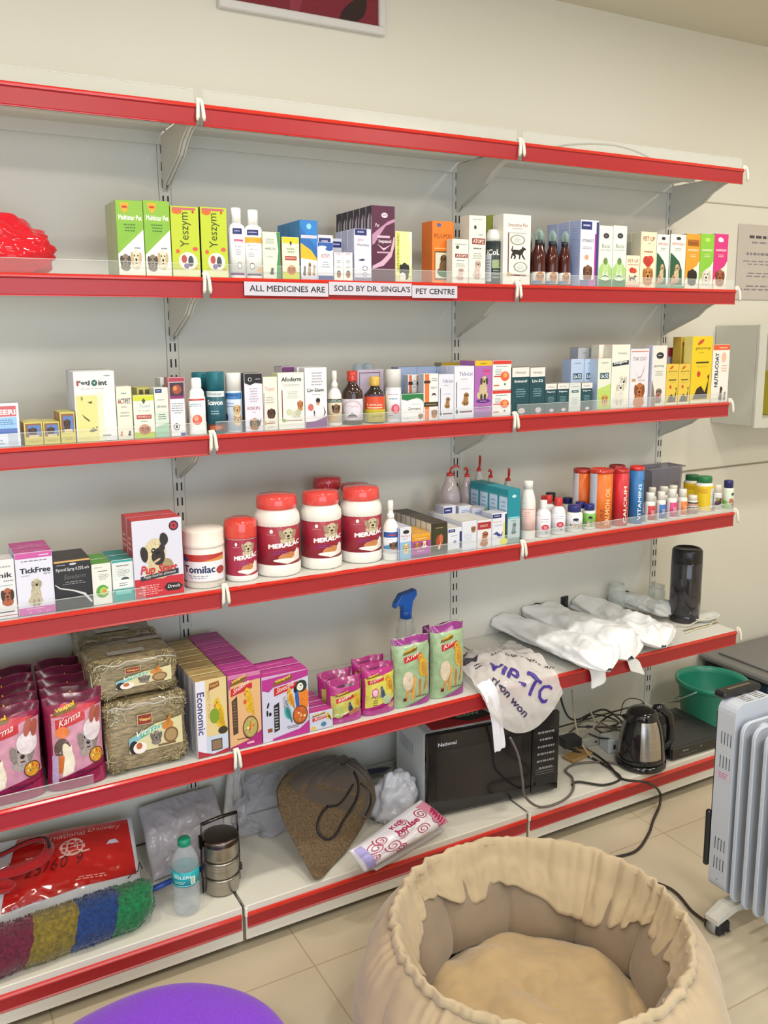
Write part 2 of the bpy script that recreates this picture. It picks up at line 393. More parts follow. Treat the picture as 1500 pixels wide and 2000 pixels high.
for a in ((XL, -.06, XR, .2), (XL, 2.3, XR, ZC + .1), (XL, .2, -2.5, 2.3), (1.1, .2, XR, 2.3)): w.box(a[0], YF - .1, a[1], a[2], YF, a[3], ('#d6cfbc', 'wall'))
struct(w, 'wall_front')
w = MB()
for x in (-2.5, -1.3, -.1, 1.06): w.box(x, YF - .07, .2, x + .04, YF - .02, 2.3, ('#b8b8b4', 'plastic'))
w.box(-2.46, YF - .05, .2, 1.06, YF - .044, 2.3, ('#ffffff', 'clear'))
struct(w, 'window_1')
# thin seam lines on the wall to the right of the shelving
struct(MB().box(1.83, WALLY - .004, 1.008, XR, WALLY, 1.014, ('#8f8874', 'matte')).box(1.83, WALLY - .003, 2.02, XR, WALLY, 2.024, ('#b5ad97', 'matte')), 'trim_1')
# ceiling lamps
def downlight(x, y, lab):
    t = thing('downlight', lab, 'ceiling light', (x, y, ZC)); b = MB(); b.lathe([(.11, 0), (.11, -.008), (.085, -.012), (.08, -.006)], ('#f2f0ea', 'plastic')); b.build('trim_ring', t)
    MB().lathe([(.08, -.006), (0, -.006)], ('#fff4e0', 'lamp')).build('diffuser', t)
for i, (lx, ly) in enumerate(DOWN): downlight(lx, ly, 'round recessed ceiling light above the shelving, ' + ['far left', 'above the left bay', 'above the right bay', 'far right'][i])
for i, (lx, ly) in enumerate([(-1.6, -2.6), (0.0, -2.9), (1.7, -2.6)]):
    t = thing('ceiling_panel', 'square ceiling light panel behind the camera, ' + ['left', 'middle', 'right'][i], 'ceiling light', (lx, ly, ZC))
    MB().box(-.3, -.3, -.012, .3, .3, 0, ('#eeeeea', 'plastic'), .003).build('frame', t)
    MB().box(-.275, -.275, -.0135, .275, .275, -.0122, ('#fff4e0', 'lamp')).build('diffuser', t)

# ---------------------------------------------------------------- gondola shelving
WHT = ('#dbd9d1', 'paint'); PAN = ('#dddad1', 'paint'); RED = ('#a3242a', 'plastic'); REDL = ('#c92a1e', 'gloss'); DK = ('#2a2826', 'matte')
rack = thing('shelving_unit', 'tall white metal gondola shelving with red price rails against the wall', 'shelving', (0, 0, 0))
for k in range(3):                                               # back panels with faint horizontal panel joints
    p = MB(); zz = [.13, .50, .90, 1.28, 1.66, 2.04, 2.09]
    for a, b in zip(zz, zz[1:]): p.box(BAYX[k] + .016, .001, a + .0015, BAYX[k + 1] - .016, .012, b - .0015, PAN, .0012)
    p.build('back_panel', rack)
for k, x in enumerate(BAYX):
    u = MB(); u.box(x - .0155, -.002, .10, x + .0155, .045, 2.10, WHT, .002)
    z = .19
    while z < 2.07:
        for s in (-1, 1): u.box(x + s * .0062 - .0019, -.0026, z - .011, x + s * .0062 + .0019, -.0018, z + .011, DK)
        z += .0415
    u.build('upright', rack)
    f = MB(); f.box(x - .012, -.36, .0, x + .012, .04, .03, WHT, .002).box(x - .012, -.385, .03, x + .012, .04, .09, WHT, .002); f.build('base_foot', rack)
def rail_prof(y, z, h):                                          # price rail cross-section (y, z)
    return [(y, z), (y - .005, z - .001), (y - .0075, z - .005), (y - .0068, z - .009), (y - .0035, z - .012), (y - .0030, z - h + .004), (y - .0052, z - h + .0015), (y - .005, z - h), (y + .001, z - h), (y + .001, z - .004)]
def rail(mb, x0, x1, y, z, h):
    P = rail_prof(y, z, h); n = len(P)
    vs = [(x0, a, b) for a, b in P] + [(x1, a, b) for a, b in P]
    for i in range(n): mb.add([vs[i], vs[(i + 1) % n], vs[n + (i + 1) % n], vs[n + i]], [(0, 1, 2, 3)], REDL if i in (0, 1, 2, 6) else RED)
    mb.add(vs[:n], [tuple(range(n))], RED); mb.add(vs[n:], [tuple(range(n))], RED)
def bracket(x, d, z, par, t=.0015):
    pts = [(-.001, z - .012), (-d + .03, z - .012), (-d + .03, z - .03), (-d + .07, z - .038), (-d + .115, z - .058), (-d + .15, z - .085), (-.03, z - .135), (-.001, z - .15)]
    b = MB(); b.prism(pts, 'x', x - t, x + t, WHT)
    lip = pts[2:7]                                              # folded stiffening lip along the curved edge
    for (y0, z0), (y1, z1) in zip(lip, lip[1:]): b.add([(x - .005, y0, z0), (x + .005, y0, z0), (x + .005, y1, z1), (x - .005, y1, z1)], [(0, 1, 2, 3)], WHT)
    return b.build('bracket', par)
def clip(x, d, z, par, both=True):
    b = MB()
    for s in ((-1, 1) if both else (1,)):
        xx = x + s * .0065
        b.tube([(xx - s * .002, -d + .004, z + .008), (xx - s * .002, -d - .005, z + .004), (xx - s * .001, -d - .0095, z - .010), (xx + s * .0005, -d - .0105, z - .030), (xx + s * .0015, -d - .009, z - .038)], [.0034, .0038, .0042, .0046, .0026], ('#e9e6d8', 'plastic'), 8)
    b.box(x - .007, -d - .004, z - .004, x + .007, -d + .003, z + .012, ('#e4e1d4', 'plastic'), .002)
    b.build('rail_clip', par)
GUARDS = {0: [(-.9, 0), (0, .9), (.9, 1.8)], 1: [(-.9, 0), (0, .9), (.9, 1.8)], 2: [(-.9, 0), (0, .9), (.9, 1.8)], 3: [(-.9, -.18), (.43, .9), (.9, 1.8)], 4: [(-.9, -.33), (-.08, .9)]}
for i in range(5):
    d, z = DEP[i], ZS[i]
    for k in range(3):
        x0, x1 = BAYX[k] + .003, BAYX[k + 1] - .003
        s = MB(); s.box(x0, -d + .001, z - .004, x1, -.003, z - .0006, WHT, .001)
        s.box(x0, -d + .0015, z - .03, x1, -d + .006, z - .004, WHT)                 # folded front
        s.box(x0, -.008, z - .034, x1, -.004, z - .004, WHT)                         # folded rear
        for yy in (-d * .35, -d * .68): s.box(x0 + .01, yy - .012, z - .013, x1 - .01, yy + .012, z - .004, WHT, .002)   # stiffening ribs
        so = s.build('shelf', rack)
        r = MB(); rail(r, x0 + .006, x1 - .006, -d, z, .048); r.build('price_rail', so)
        bracket(x0 + .002, d, z, so); bracket(x1 - .002, d, z, so)
        for (g0, g1) in GUARDS[i]:
            if g0 >= x0 - .01 and g1 <= x1 + .01:
                g = MB(); g.box(max(g0, x0) + .008, -d + .0012, z + .0005, min(g1, x1) - .008, -d + .0030, z + .030, ('#dfe6e4', 'clear'))
                g.box(max(g0, x0) + .008, -d + .0008, z + .0292, min(g1, x1) - .008, -d + .0034, z + .0304, ('#e8ece8', 'haze')); g.build('clear_riser', so)
    for k in (0, 1, 2, 3): clip(BAYX[k] + (-.001 if k == 3 else 0), d, z, rack, k < 3)
d, z = DEP[5], ZS[5]
for k in range(3):
    x0, x1 = BAYX[k] + .004, BAYX[k + 1] - .004
    s = MB(); s.box(x0, -d + .001, z - .004, x1, -.003, z - .0006, ('#e0dccf', 'paint'), .001)
    s.box(x0, -d, z - .095, x1, -d + .02, z - .001, ('#dad7cd', 'paint'), .0015)
    s.box(x0, -d + .02, z - .02, x1, -.02, z - .012, WHT)
    so = s.build('base_deck', rack); r = MB(); rail(r, x0 + .004, x1 - .004, -d - .0005, z - .018, .042); r.build('price_rail', so)
for k in range(4):
    MB().box(BAYX[k] - .0025, -d + .004, .03, BAYX[k] + .0025, -d + .03, z - .008, ('#8a8880', 'metal')).box(BAYX[k] + .002, -d - .004, z - .03, BAYX[k] + .010, -d + .01, z - .004, ('#f0eee6', 'plastic'), .002).build('base_clip', rack)

# ---------------------------------------------------------------- product builders
ORD = ['', 'second', 'third', 'fourth', 'fifth', 'sixth', 'seventh', 'eighth', 'ninth', 'tenth', 'eleventh']
def place(i, pl, pr, pt, off, z0=None):
    """world x-range, front y and height of an item whose bottom front edge spans pl..pr in the photo and whose top is at pt"""
    z = ZS[i] + .0003 if z0 is None else z0
    y = -DEP[i] + off
    xa, xb = xat(pl, y, z), xat(pr, y, z)
    xm = (xa + xb) / 2
    return xa, xb, y, z, zat(xm, y, pt) - z
def row(o, n, pitch, label, grp, x, y, z, dx=0, rz=0):
    if n > 1: o['group'] = grp or label
    base = label
    if n > 1: o['label'] = base + ', front of row'
    for k in range(1, n):
        copytree(o, (x + dx * k, y + pitch * k, z), base + ', %s in row' % ORD[k], rz)
def carton(i, pl, pr, pt, off, dep, label, front, bg, side=None, top=None, n=1, pitch=None, z0=None, yaw=0, dx=0, grp=None, sart=None, tart=None, cat='box', name='medicine_carton', kind='paper', zoff=0, back=None):
    xa, xb, y, z, h = place(i, pl, pr, pt, off, z0)
    w = (xb - xa) - .0006; side = side or bg; top = top or bg
    mb = MB()
    K = lambda c: (c, kind) if isinstance(c, str) else c
    mb.box(-w / 2, 0, 0, w / 2, dep, h, K(bg), .0007, {'F': K(bg), 'L': K(side), 'R': K(side), 'T': K(top), 'B': K(side), 'D': K(bg)})
    art(mb, front, lambda u, v, o: (-w / 2 + .0008 + u * (w - .0016), -o, .0008 + v * (h - .0016)), w, h, kind=kind if kind != 'paper' else None)
    if sart: art(mb, sart, lambda u, v, o: (-w / 2 - o, dep - .0008 - u * (dep - .0016), .0008 + v * (h - .0016)), dep, h)
    fl = [('r', 0, .08, 1, .012, '#8a8478'), ('r', .06, .0, .012, 1, '#8a8478')] if not tart else tart    # tuck-flap crease lines
    art(mb, fl, lambda u, v, o: (-w / 2 + .001 + u * (w - .002), .001 + v * (dep - .002), h + o), w, dep)
    o = mb.build(name, None, ((xa + xb) / 2, y, z), yaw, fix=False)
    tag(o, label, cat, grp)
    row(o, n, pitch or dep + .001, label, grp, (xa + xb) / 2, y, z, dx, yaw)
    return o
def cyl_parts(root, spec, r, h, sy, seg=28):
    """spec: list of (part name, material, [(r_frac, z_frac)...])"""
    for nm, mt, prof in spec:
        b = MB(); b.lathe([(a * r, c * h) for a, c in prof], mt, seg=seg, sy=sy); b.build(nm, root)
def wrap(root, items, r, sy, h, v0, v1, bg, span=150, turn=-28, full=True, kind='paper', name='label'):
    """printed label wrapped round the body; turned towards the aisle"""
    mb = MB(); r1 = r + .0005; H = (v1 - v0) * h; W = r * math.radians(span)
    def fm(u, v, o):
        a = math.radians(-90 + turn + (u - .5) * span); return ((r1 + o) * math.cos(a), (r1 * sy + o) * math.sin(a), v0 * h + v * H)
    if full: mb.lathe([(r1 - .0002, v0 * h), (r1, v0 * h), (r1, v1 * h), (r1 - .0002, v1 * h)], (bg, kind), seg=40, sy=sy)
    else: mb.grid(lambda u, v: fm(u, v, 0), 20, 1, (bg, kind))
    art(mb, items, fm, W, H, curved=.004, base=.0003)
    return mb.build(name, root, fix=False)
def bottle(i, pl, pr, pt, off, label, spec, lab=None, sy=1.0, n=1, pitch=None, dx=0, grp=None, z0=None, cat='bottle', name='bottle', turn=-28, yaw=0, extra=None, rmax=1.0):
    """lab = (v0, v1, bg, items[, span])"""
    z = ZS[i] + .0003 if z0 is None else z0
    y = -DEP[i] + off
    for _ in range(3):
        xa, xb = xat(pl, y, z), xat(pr, y, z); r = (xb - xa) / 2 * rmax; y = -DEP[i] + off + r * sy
    # silhouette centre: tangent lines from the camera
    xm = (xa + xb) / 2; h = zat(xm, y, pt) - z
    dx0, dy0 = xm - CAMP.x, y - CAMP.y; r = r * dy0 / math.hypot(dx0, dy0) if sy == 1 else r * .95
    root = thing(name, label, cat, (xm, y, z), yaw, grp)
    cyl_parts(root, spec, r, h, sy)
    if lab: wrap(root, lab[3], r * (lab[5] if len(lab) > 5 else 1), sy, h, lab[0], lab[1], lab[2], lab[4] if len(lab) > 4 else 150, turn)
    if extra: extra(root, r, h)
    row(root, n, pitch or 2 * r * sy + .002, label, grp, xm, y, z, dx, yaw)
    return root
def ribcap(r0, z0, z1, col, kind='plastic', rt=None):
    rt = rt or r0; return ('cap', (col, kind), [(0, z0), (r0 * .98, z0), (r0, z0 + .004), (r0, z1 - .012), (rt * .96, z1), (0, z1)])
def pouch(i, pl, pr, pt, off, thick, label, items, colr, side, n=1, pitch=None, dx=0, grp=None, cat='bag', name='food_pouch', top=.1, yaw=0, lean=0.0, hole=None, seed=0, z0=None, dz=0):
    xa, xb, y, z, h = place(i, pl, pr, pt, off, z0)
    w = (xb - xa)
    def surf(sgn):
        def f(u, v, o=0):
            e = 1 - abs(2 * u - 1) ** 3.2; t = min(1, max(0, (1 - v) / top)) if v > 1 - top else 1
            body = (thick / 2) * (e ** .55) * (t ** .8 if v > 1 - top else 1) * (.75 + .35 * math.sin(min(1, v / .9) * PI) ** .8)
            body = max(body, .0012)
            wr = (.0022 * noise.noise(Vector((u * 5 + seed, v * 7, sgn * 3 + seed))) + .0012 * abs(noise.noise(Vector((u * 17, v * 13 + seed, sgn * 5))))) * (1 if v > .02 else 0)
            sx = 1 - .06 * math.sin(PI * min(1, max(0, v))) + .015 * noise.noise(Vector((seed, v * 4, 0)))
            yy = thick / 2 + sgn * (body + wr + o) + lean * v * h * (1)
            return ((u - .5) * w * sx, yy, v * h * (1 + .012 * math.sin(u * 9 + seed) * (v > .9)))
        return f
    root = thing(name, label, cat, ((xa + xb) / 2, y, z), yaw, grp)
    b = MB(); F, B = surf(-1), surf(1)
    NU, NV = 22, 26
    b.grid(lambda u, v: F(u, v), NU, NV, (colr, 'foil')); b.grid(lambda u, v: B(1 - u, v), NU, NV, (side, 'foil'))
    for uu in (0, 1): b.grid(lambda a, v: tuple(Vector(F(uu, v)).lerp(Vector(B(uu, v)), a)), 1, NV, (side, 'foil'))
    for vv in (0, 1): b.grid(lambda u, a: tuple(Vector(F(u, vv)).lerp(Vector(B(u, vv)), a)), NU, 1, (side, 'foil'))
    art(b, items, lambda u, v, o: F(min(.995, max(.005, u)), min(.995, max(.005, v)), o + .0008), w, h, curved=.009, lift=.0003, kind='foil')
    b.build('pouch_body', root, fix=False)
    s = MB(); s.grid(lambda u, v: F(u * .99 + .005, 1 - top * .75 + v * top * .7, .0006), 16, 3, (side, 'foil')); s.build('heat_seal', root)
    if len(root.children) and n > 1: row(root, n, pitch or thick, label, grp, (xa + xb) / 2, y, z, dx, yaw)
    return root
# common profiles (fractions of radius, height)
def P_round(neck=.45, sh=.78, nz=.84, capz=1.0, col='#ecebe6', cap='#f2f1ec', capr=None, kind='plastic'):
    capr = capr or neck + .08
    return [('body', (col, kind), [(0, 0), (.93, 0), (1, .02), (1, sh - .06), (.96, sh), ((1 + neck) / 2, (sh + nz) / 2 + .01), (neck, nz), (neck, nz + .02)]), ribcap(capr, nz, capz, cap)]
def P_can(cap='#eee', col='#dcdcda', cz=.72, kind='plastic'):
    return [('body', (col, 'metal' if kind == 'metal' else kind), [(0, 0), (.96, 0), (1, .012), (1, cz - .01), (.95, cz + .005)]), ('cap', (cap, 'plastic'), [(0, cz), (.985, cz), (.985, .985), (.95, 1), (0, 1)])]
def P_jar(cap, cz=.83, col='#edeae2', capr=.86, neck=.82):
    return [('body', (col, 'plastic'), [(0, 0), (.92, 0), (.97, .01), (1, .03), (1, .14), (.965, .155), (.965, .62), (1, .64), (1, .70), (.97, .75), (neck + .04, cz - .03), (neck, cz)]),
            ('cap', (cap, 'gloss'), [(0, cz - .005), (capr, cz - .005), (capr + .03, cz + .01), (capr + .03, cz + .07), (capr, .96), (capr - .04, .985), (0, 1)])]
def P_pill(cap, cz=.76, col='#ecebe4', capr=.8):
    return [('body', (col, 'plastic'), [(0, 0), (.95, 0), (1, .02), (1, cz - .12), (.95, cz - .05), (.78, cz - .02), (.74, cz)]),
            ('cap', (cap, 'plastic'), [(0, cz - .01), (capr, cz - .01), (capr, .97), (capr - .05, 1), (0, 1)])]
def P_spray(col='#efeee8', cap='#f0efe9'):
    return [('body', (col, 'plastic'), [(0, 0), (.95, 0), (1, .015), (1, .5), (.96, .57), (.72, .64), (.46, .68), (.42, .70)]),
            ('pump', (cap, 'plastic'), [(0, .69), (.46, .69), (.46, .77), (.32, .79), (.30, .84), (.36, .85), (.36, .97), (.3, 1), (0, 1)])]
NAVY = '#27306e'
BRAND = lambda x, y, w, h: [('r', x, y, w, h, NAVY), ('lines', x + w * .12, y + h * .3, w * .76, h * .5, 1, '#c8cce8')]

# ---------------------------------------------------------------- second shelf from the top
def meds(x, y, w, h, n=4, c='#8b8f98'): return [('lines', x, y, w, h, n, c)]
g2 = 'green and white twin cartons with a puppy picture'
GRN = '#80b238'
multi = [('p', [(0, .28), (1, .62), (1, 0), (0, 0)], '#f2efe2'), ('p', [(0, .28), (.25, .44), (.6, .56), (1, .62), (1, .7), (0, .7)], GRN), ('p', [(.14, .97), (.5, .97), (.42, .86), (.3, .83), (.2, .88)], '#e0a224'), ('r', .22, .9, .2, .03, '#b8352a'),
         ('t', 'Multistar Pet', .08, .74, .88, .07, '#f4f6e8', {'b': .02}), ('lines', .2, .58, .6, .12, 3, '#3a6a2a'), ('lines', .56, .35, .36, .04, 1, '#4a5a6a'), ('dog', .04, .06, .44, .24, '#8a7a68', '#4a3c34'), ('dog', .44, .08, .46, .28, '#e8dcc0', '#c8b088'), ('r', 0, 0, 1, .05, '#e6e4d4')]
carton(1, 232.5, 285.5, 391, .012, .052, 'bright green carton with puppies on white curve, left twin', multi, '#86b33c', '#a3b088', '#b9cf7a', n=2, grp=g2)
carton(1, 286, 337, 392, .012, .052, 'bright green carton with puppies on white curve, right twin', multi, '#86b33c', '#a3b088', '#b9cf7a', n=2, grp=g2)
yes = [('r', 0, 0, 1, .1, '#dfe0b0'), ('t', 'Yeszym', .3, .42, .42, .5, '#3a4a14', {'rot': 90}), ('e', .56, .22, .34, .13, '#ece6d4'), ('e', .42, .25, .1, .06, '#b04a4a'), ('e', .66, .22, .1, .08, '#3d4a5a'), ('e', .5, .15, .1, .04, '#7a5a9a'), ('e', .22, .93, .18, .04, '#d8682a'), ('r', .05, .955, .85, .03, '#c25a6a'), ('e', .8, .93, .04, .02, '#b8342a'), ('e', .84, .4, .1, .03, '#d85a4a'), ('e', .2, .36, .07, .03, '#d85a3a'), ('e', .86, .12, .05, .02, '#d8962a')]
for a, b, s in ((338, 393, 'nearer the green cartons'), (395.5, 447, 'nearer the white bottles')):
    carton(1, a, b, 403 if a < 340 else 405, .012, .05, 'lime yellow carton with vertical script and dark edges, ' + s, yes, '#b9c830', '#2c4020', '#35401c', grp='lime yellow script cartons')
def shampoo(a, b, t, lab, it):
    bottle(1, a, b, t, .014, lab, [('body', ('#efeeea', 'plastic'), [(0, 0), (.96, 0), (1, .01), (1, .70), (.95, .745), (.6, .775), (.55, .78)]), ('cap', ('#f3f2ee', 'plastic'), [(0, .78), (.58, .78), (.60, .985), (.5, 1), (0, 1)])], (.04, .72, '#f0efec', it, 130), sy=.62, turn=-12)
shampoo(448, 481, 406, 'white shampoo bottle with navy brand block and pink stripe', [('r', .3, .86, .5, .12, NAVY), ('lines', .36, .9, .38, .05, 1, '#b8bce0'), ('r', .36, .72, .5, .03, '#c23a70'), ('t', 'EPI-SOOTHE', .36, .68, .5, .04, '#b02a5a'), ('t', 'Dog', .4, .58, .3, .04, '#3a6a8a'), ('lines', .4, .42, .34, .14, 4, '#8a8a90'), ('ring', .62, .2, .11, .07, '#30303a', '#f0efec'), ('r', .1, .0, .8, .05, '#7a3a7a')])
shampoo(480, 514, 410, 'white shampoo bottle with navy brand block and broad orange band', [('r', .16, .86, .6, .12, NAVY), ('lines', .24, .9, .44, .05, 1, '#b8bce0'), ('r', 0, .7, 1, .12, '#efa32e'), ('t', 'EPI-OTIC', .2, .62, .4, .045, '#2a4a8a'), ('t', 'Allermyl', .3, .54, .4, .04, '#333'), ('lines', .2, .4, .34, .1, 3, '#8a8a90'), ('ring', .4, .2, .13, .07, '#30303a', '#f0efec'), ('e', .8, .12, .12, .06, '#d8a050'), ('r', .1, .0, .8, .04, '#5a3a5a')])
carton(1, 515, 549, 453, .014, .04, 'pale grey-green carton with a green curved edge and tiny dog', [('p', [(1, 1), (1, 0), (.76, 0), (.8, .3), (.9, .6), (.84, .85), (.8, 1)], '#3c8a4c'), ('lines', .1, .75, .6, .12, 3, '#9aa090'), ('t', 'HAIRCON', .12, .62, .6, .05, '#5a6a5a'), ('lines', .2, .45, .4, .04, 1, '#8a9a8a'), ('sitdog', .35, .08, .3, .16, '#2a4a34', '#2a4a34')], '#dfe0d0', '#c8ccba')
carton(1, 552.5, 586, 463, .012, .035, 'yellow topped small carton with round puppy face and red strip', [('r', 0, .0, 1, .16, '#c3cf3a'), ('r', 0, .86, 1, .14, '#d3c92c'), ('e', .5, .86, .06, .05, '#3a4a20'), ('lines', .2, .62, .6, .14, 2, '#7a9a6a'), ('r', .14, .45, .7, .1, '#a83a2c'), ('t', 'PROMEDICUS', .2, .48, .58, .04, '#f4e8d8'), ('e', .52, .21, .28, .12, '#d88a2a'), ('dog', .3, .12, .44, .2, '#c87a3a', '#8a4a24')], '#e4e2ca', '#b8b890')
blue = [('p', [(0, .62), (1, .42), (1, .32), (0, .3)], '#f0b62a'), ('p', [(0, .62), (1, .28), (1, .5), (0, .9)], '#2a68b0'), ('p', [(0, .62), (.6, .5), (1, .33), (1, .1), (0, .1)], '#eab42c'), ('r', 0, 0, 1, .3, '#e8e8ee'), ('p', [(0, .3), (1, .28), (1, .32), (0, .36)], '#f0f0f0'), ('e', .5, .9, .14, .05, '#8ac8f0'), ('r', .04, .70, .9, .05, '#eeeef4'), ('t', 'FURGLOW', .08, .705, .8, .04, '#b03a7a'), ('sitdog', .1, .06, .22, .18, '#6a5a4a', '#6a5a4a'), ('sitdog', .36, .06, .26, .24, '#a88a6a', '#8a6a4a'), ('sitdog', .64, .06, .24, .2, '#c8b090', '#9a7a5a'), ('r', 0, 0, 1, .05, '#cfc8d8')]
carton(1, 587.5, 622.5, 430, .016, .034, 'tall blue carton with yellow sweep and three little dogs', blue, '#2e7cc4', '#3f86bc', '#3a7ab4', n=4, pitch=.036)
carton(1, 621, 652, 473, .012, .032, 'small white carton with blue wavy top and blue foot', [('r', 0, .86, 1, .14, '#2e5aa8'), ('e', .3, .86, .3, .05, '#f0f0f2'), ('e', .75, .83, .25, .05, '#2e5aa8'), ('t', 'PROPET', .2, .58, .6, .08, '#c04a5a'), ('lines', .15, .66, .7, .05, 1, '#8a8a98'), ('lines', .2, .32, .6, .18, 3, '#8a90a0'), ('r', 0, 0, 1, .11, '#2c4a8a')], '#e9e9ec', '#b9bccc')
carton(1, 622, 652, 459, .050, .06, 'white carton with navy top block behind the wavy-topped box', BRAND(.05, .8, .8, .14), '#dcdbe2', '#b0b2c6', '#c8c8d6')
carton(1, 645, 675, 466, .085, .06, 'white carton with navy top block standing at the back beside the purple row', BRAND(.05, .8, .8, .14), '#d6d5dc', '#b0b2c6', '#c8c8d6')
sm = [('e', .5, .96, .3, .04, '#cdb8c8'), ('lines', .2, .6, .6, .14, 2, '#6a6a78'), ('lines', .2, .44, .6, .1, 2, '#9a9aa8'), ('e', .5, .14, .34, .15, '#efeee9'), ('dog', .24, .08, .5, .22, '#b87a48', '#8a4a2a'), ('p', [(.2, .28), (.8, .28), (.5, .36)], '#2c2420')]
for a, b, s in ((653, 671, 'left'), (671, 689.5, 'right')):
    carton(1, a, b, 493, .012, .03, 'tiny white carton with a puppy in a dark cap, %s of the pair' % s, sm, '#edebe6', '#c8c4c4', grp='tiny puppy cartons')
carton(1, 692.5, 726, 447, .012, .034, 'lilac white carton with navy block and vertical grey swoosh', BRAND(.02, .88, .72, .12) + [('t', 'EFV', .2, .76, .34, .05, '#b06a9a'), ('t', 'Phorthes', .16, .67, .72, .05, '#3a3a58'), ('p', [(.2, .4), (.5, .43), (.66, .4), (.4, .38)], '#2c3a5a'), ('ring', .62, .24, .16, .05, '#4a4a5a', '#dcdae6'), ('ring', .62, .12, .12, .04, '#6a6a7a', '#dcdae6'), ('r', 0, 0, 1, .06, '#8a88a0')], '#dedce8', '#b8bbd6', '#c8c8dc', n=3, pitch=.036)
pur = [('p', [(0, .62), (.3, .7), (.7, .8), (1, .84), (1, .8), (.6, .74), (.3, .6), (.1, .5), (0, .48)], '#b888a8'), ('p', [(0, .2), (.4, .27), (.8, .4), (.95, .6), (1, .6), (1, .5), (.85, .33), (.5, .21), (0, .16)], '#d0a8bc'), ('e', .55, .88, .14, .035, '#e0d0d8'), ('t', 'sava', .46, .87, .18, .025, '#3a2a4a'), ('r', .22, .58, .56, .03, '#d8b8c8'), ('t', 'hepasol', .28, .5, .56, .06, '#ead8e2', {'b': .02}), ('p', [(.2, .5), (.5, .44), (.86, .5), (.5, .41)], '#d8c0cc'), ('r', .2, .375, .6, .02, '#c8a0b4'), ('t', 'Pet', .12, .72, .2, .05, '#e8d8e0', {'s': .3})]
swsh = [('p', [(.1, 1), (1, 1), (1, .86), (.86, .9), (.8, .6), (.6, .62), (.66, .92), (.3, .84), (.2, .7), (0, .72)], '#2e2634'), ('lines', .3, .3, .5, .3, 6, '#9a90a4')]
carton(1, 727, 772, 402, .016, .033, 'tall deep purple carton with pale swirls and white side', pur, '#52203f', '#b9b0bc', '#5a3048', n=6, pitch=.0345, sart=swsh)
carton(1, 772.5, 805, 452, .014, .03, 'cream yellow carton with vertical lettering and black and white spaniel', [('r', .06, .2, .16, .78, '#c9c858'), ('t', 'NUTRI-GEL', .07, .24, .14, .7, '#8a8a20', {'rot': 90}), ('p', [(.8, 1), (.95, .7), (.9, .4), (.7, .2), (.8, .2), (1, .4), (1, 1)], '#f4f2dc'), ('dog', .2, .04, .66, .36, '#2a2622', '#201c1a'), ('e', .42, .1, .2, .08, '#efeae0'), ('r', 0, 0, 1, .04, '#d8d4c0')], '#dfdf9e', '#cacb90')
carton(1, 844, 886, 432, .050, .055, 'bright orange carton with framed photo of a dog on a bowl', [('e', .3, .94, .1, .03, '#4a5a9a'), ('t', 'PIUUMXI', .08, .73, .8, .07, '#7a3a10'), ('t', 'pet', .6, .66, .2, .04, '#9a4a14'), ('r', .1, .56, .8, .012, '#f8c080'), ('r', .1, .06, .86, .46, '#5a3a20'), ('r', .13, .08, .8, .42, '#e4dcc4'), ('sitdog', .2, .12, .6, .36, '#7a5a3a', '#4a3a2a'), ('e', .56, .16, .3, .06, '#3c6a44'), ('r', 0, 0, 1, .04, '#e8a050')], '#ea7a24', '#d9702a', '#c8743c')
ato = [('lines', .1, .86, .8, .06, 1, '#a8a89c'), ('e', .3, .82, .1, .04, '#3a4a2a'), ('r', .16, .58, .8, .09, '#8e2c24'), ('t', 'ATOPZ', .22, .595, .68, .06, '#f0e4da', {'b': .02}), ('lines', .2, .5, .6, .04, 1, '#5a5a54'), ('lines', .2, .36, .6, .1, 3, '#a0a094'), ('sitdog', .2, .06, .6, .3, '#d8c0b4', '#b89a90')]
carton(1, 883, 915, 467, .014, .03, 'short white carton with dark red name strip, beside its taller match', ato, '#e6e4da', '#cfcabc')
carton(1, 915.5, 948, 421, .014, .045, 'tall white carton with dark red name strip and leaf mark', [('lines', .1, .93, .8, .04, 1, '#a8a89c'), ('e', .35, .83, .08, .03, '#3a4a2a'), ('lines', .5, .7, .4, .05, 1, '#a8a89c')] + ato[2:], '#e6e4da', '#cfcbbf', '#dcd9cc')
bottle(1, 947, 977, 449, .010, 'white bottle with black and green label between two cartons', [('body', ('#33393a', 'plastic'), [(0, 0), (.97, 0), (1, .01), (1, .76), (.95, .79)]), ('cap', ('#e9e8e2', 'plastic'), [(0, .785), (.94, .785), (.94, .88), (.8, .95), (.66, 1), (0, 1)])],
       (.02, .77, '#2c3436', [('r', .0, .04, .36, .66, '#c8cad6'), ('t', 'iCoL', .1, .68, .7, .14, '#eef0ea', {'b': .02}), ('r', .4, .36, .4, .2, '#9ab06a'), ('lines', .4, .1, .5, .5, 6, '#8fa098'), ('lines', .06, .1, .26, .5, 7, '#8a8a98')], 140))
bottle(1, 941, 974, 434, .105, 'black capped container hidden behind the white bottle', P_pill('#1f1f22', .8, '#2c3032'))
carton(1, 958, 978, 420, .075, .05, 'olive green carton mostly hidden behind the walking-dog carton', [('p', [(0, .9), (.4, 1), (0, 1)], '#6a7a2a')], '#92a03a', '#9aa640', '#7d8c34')
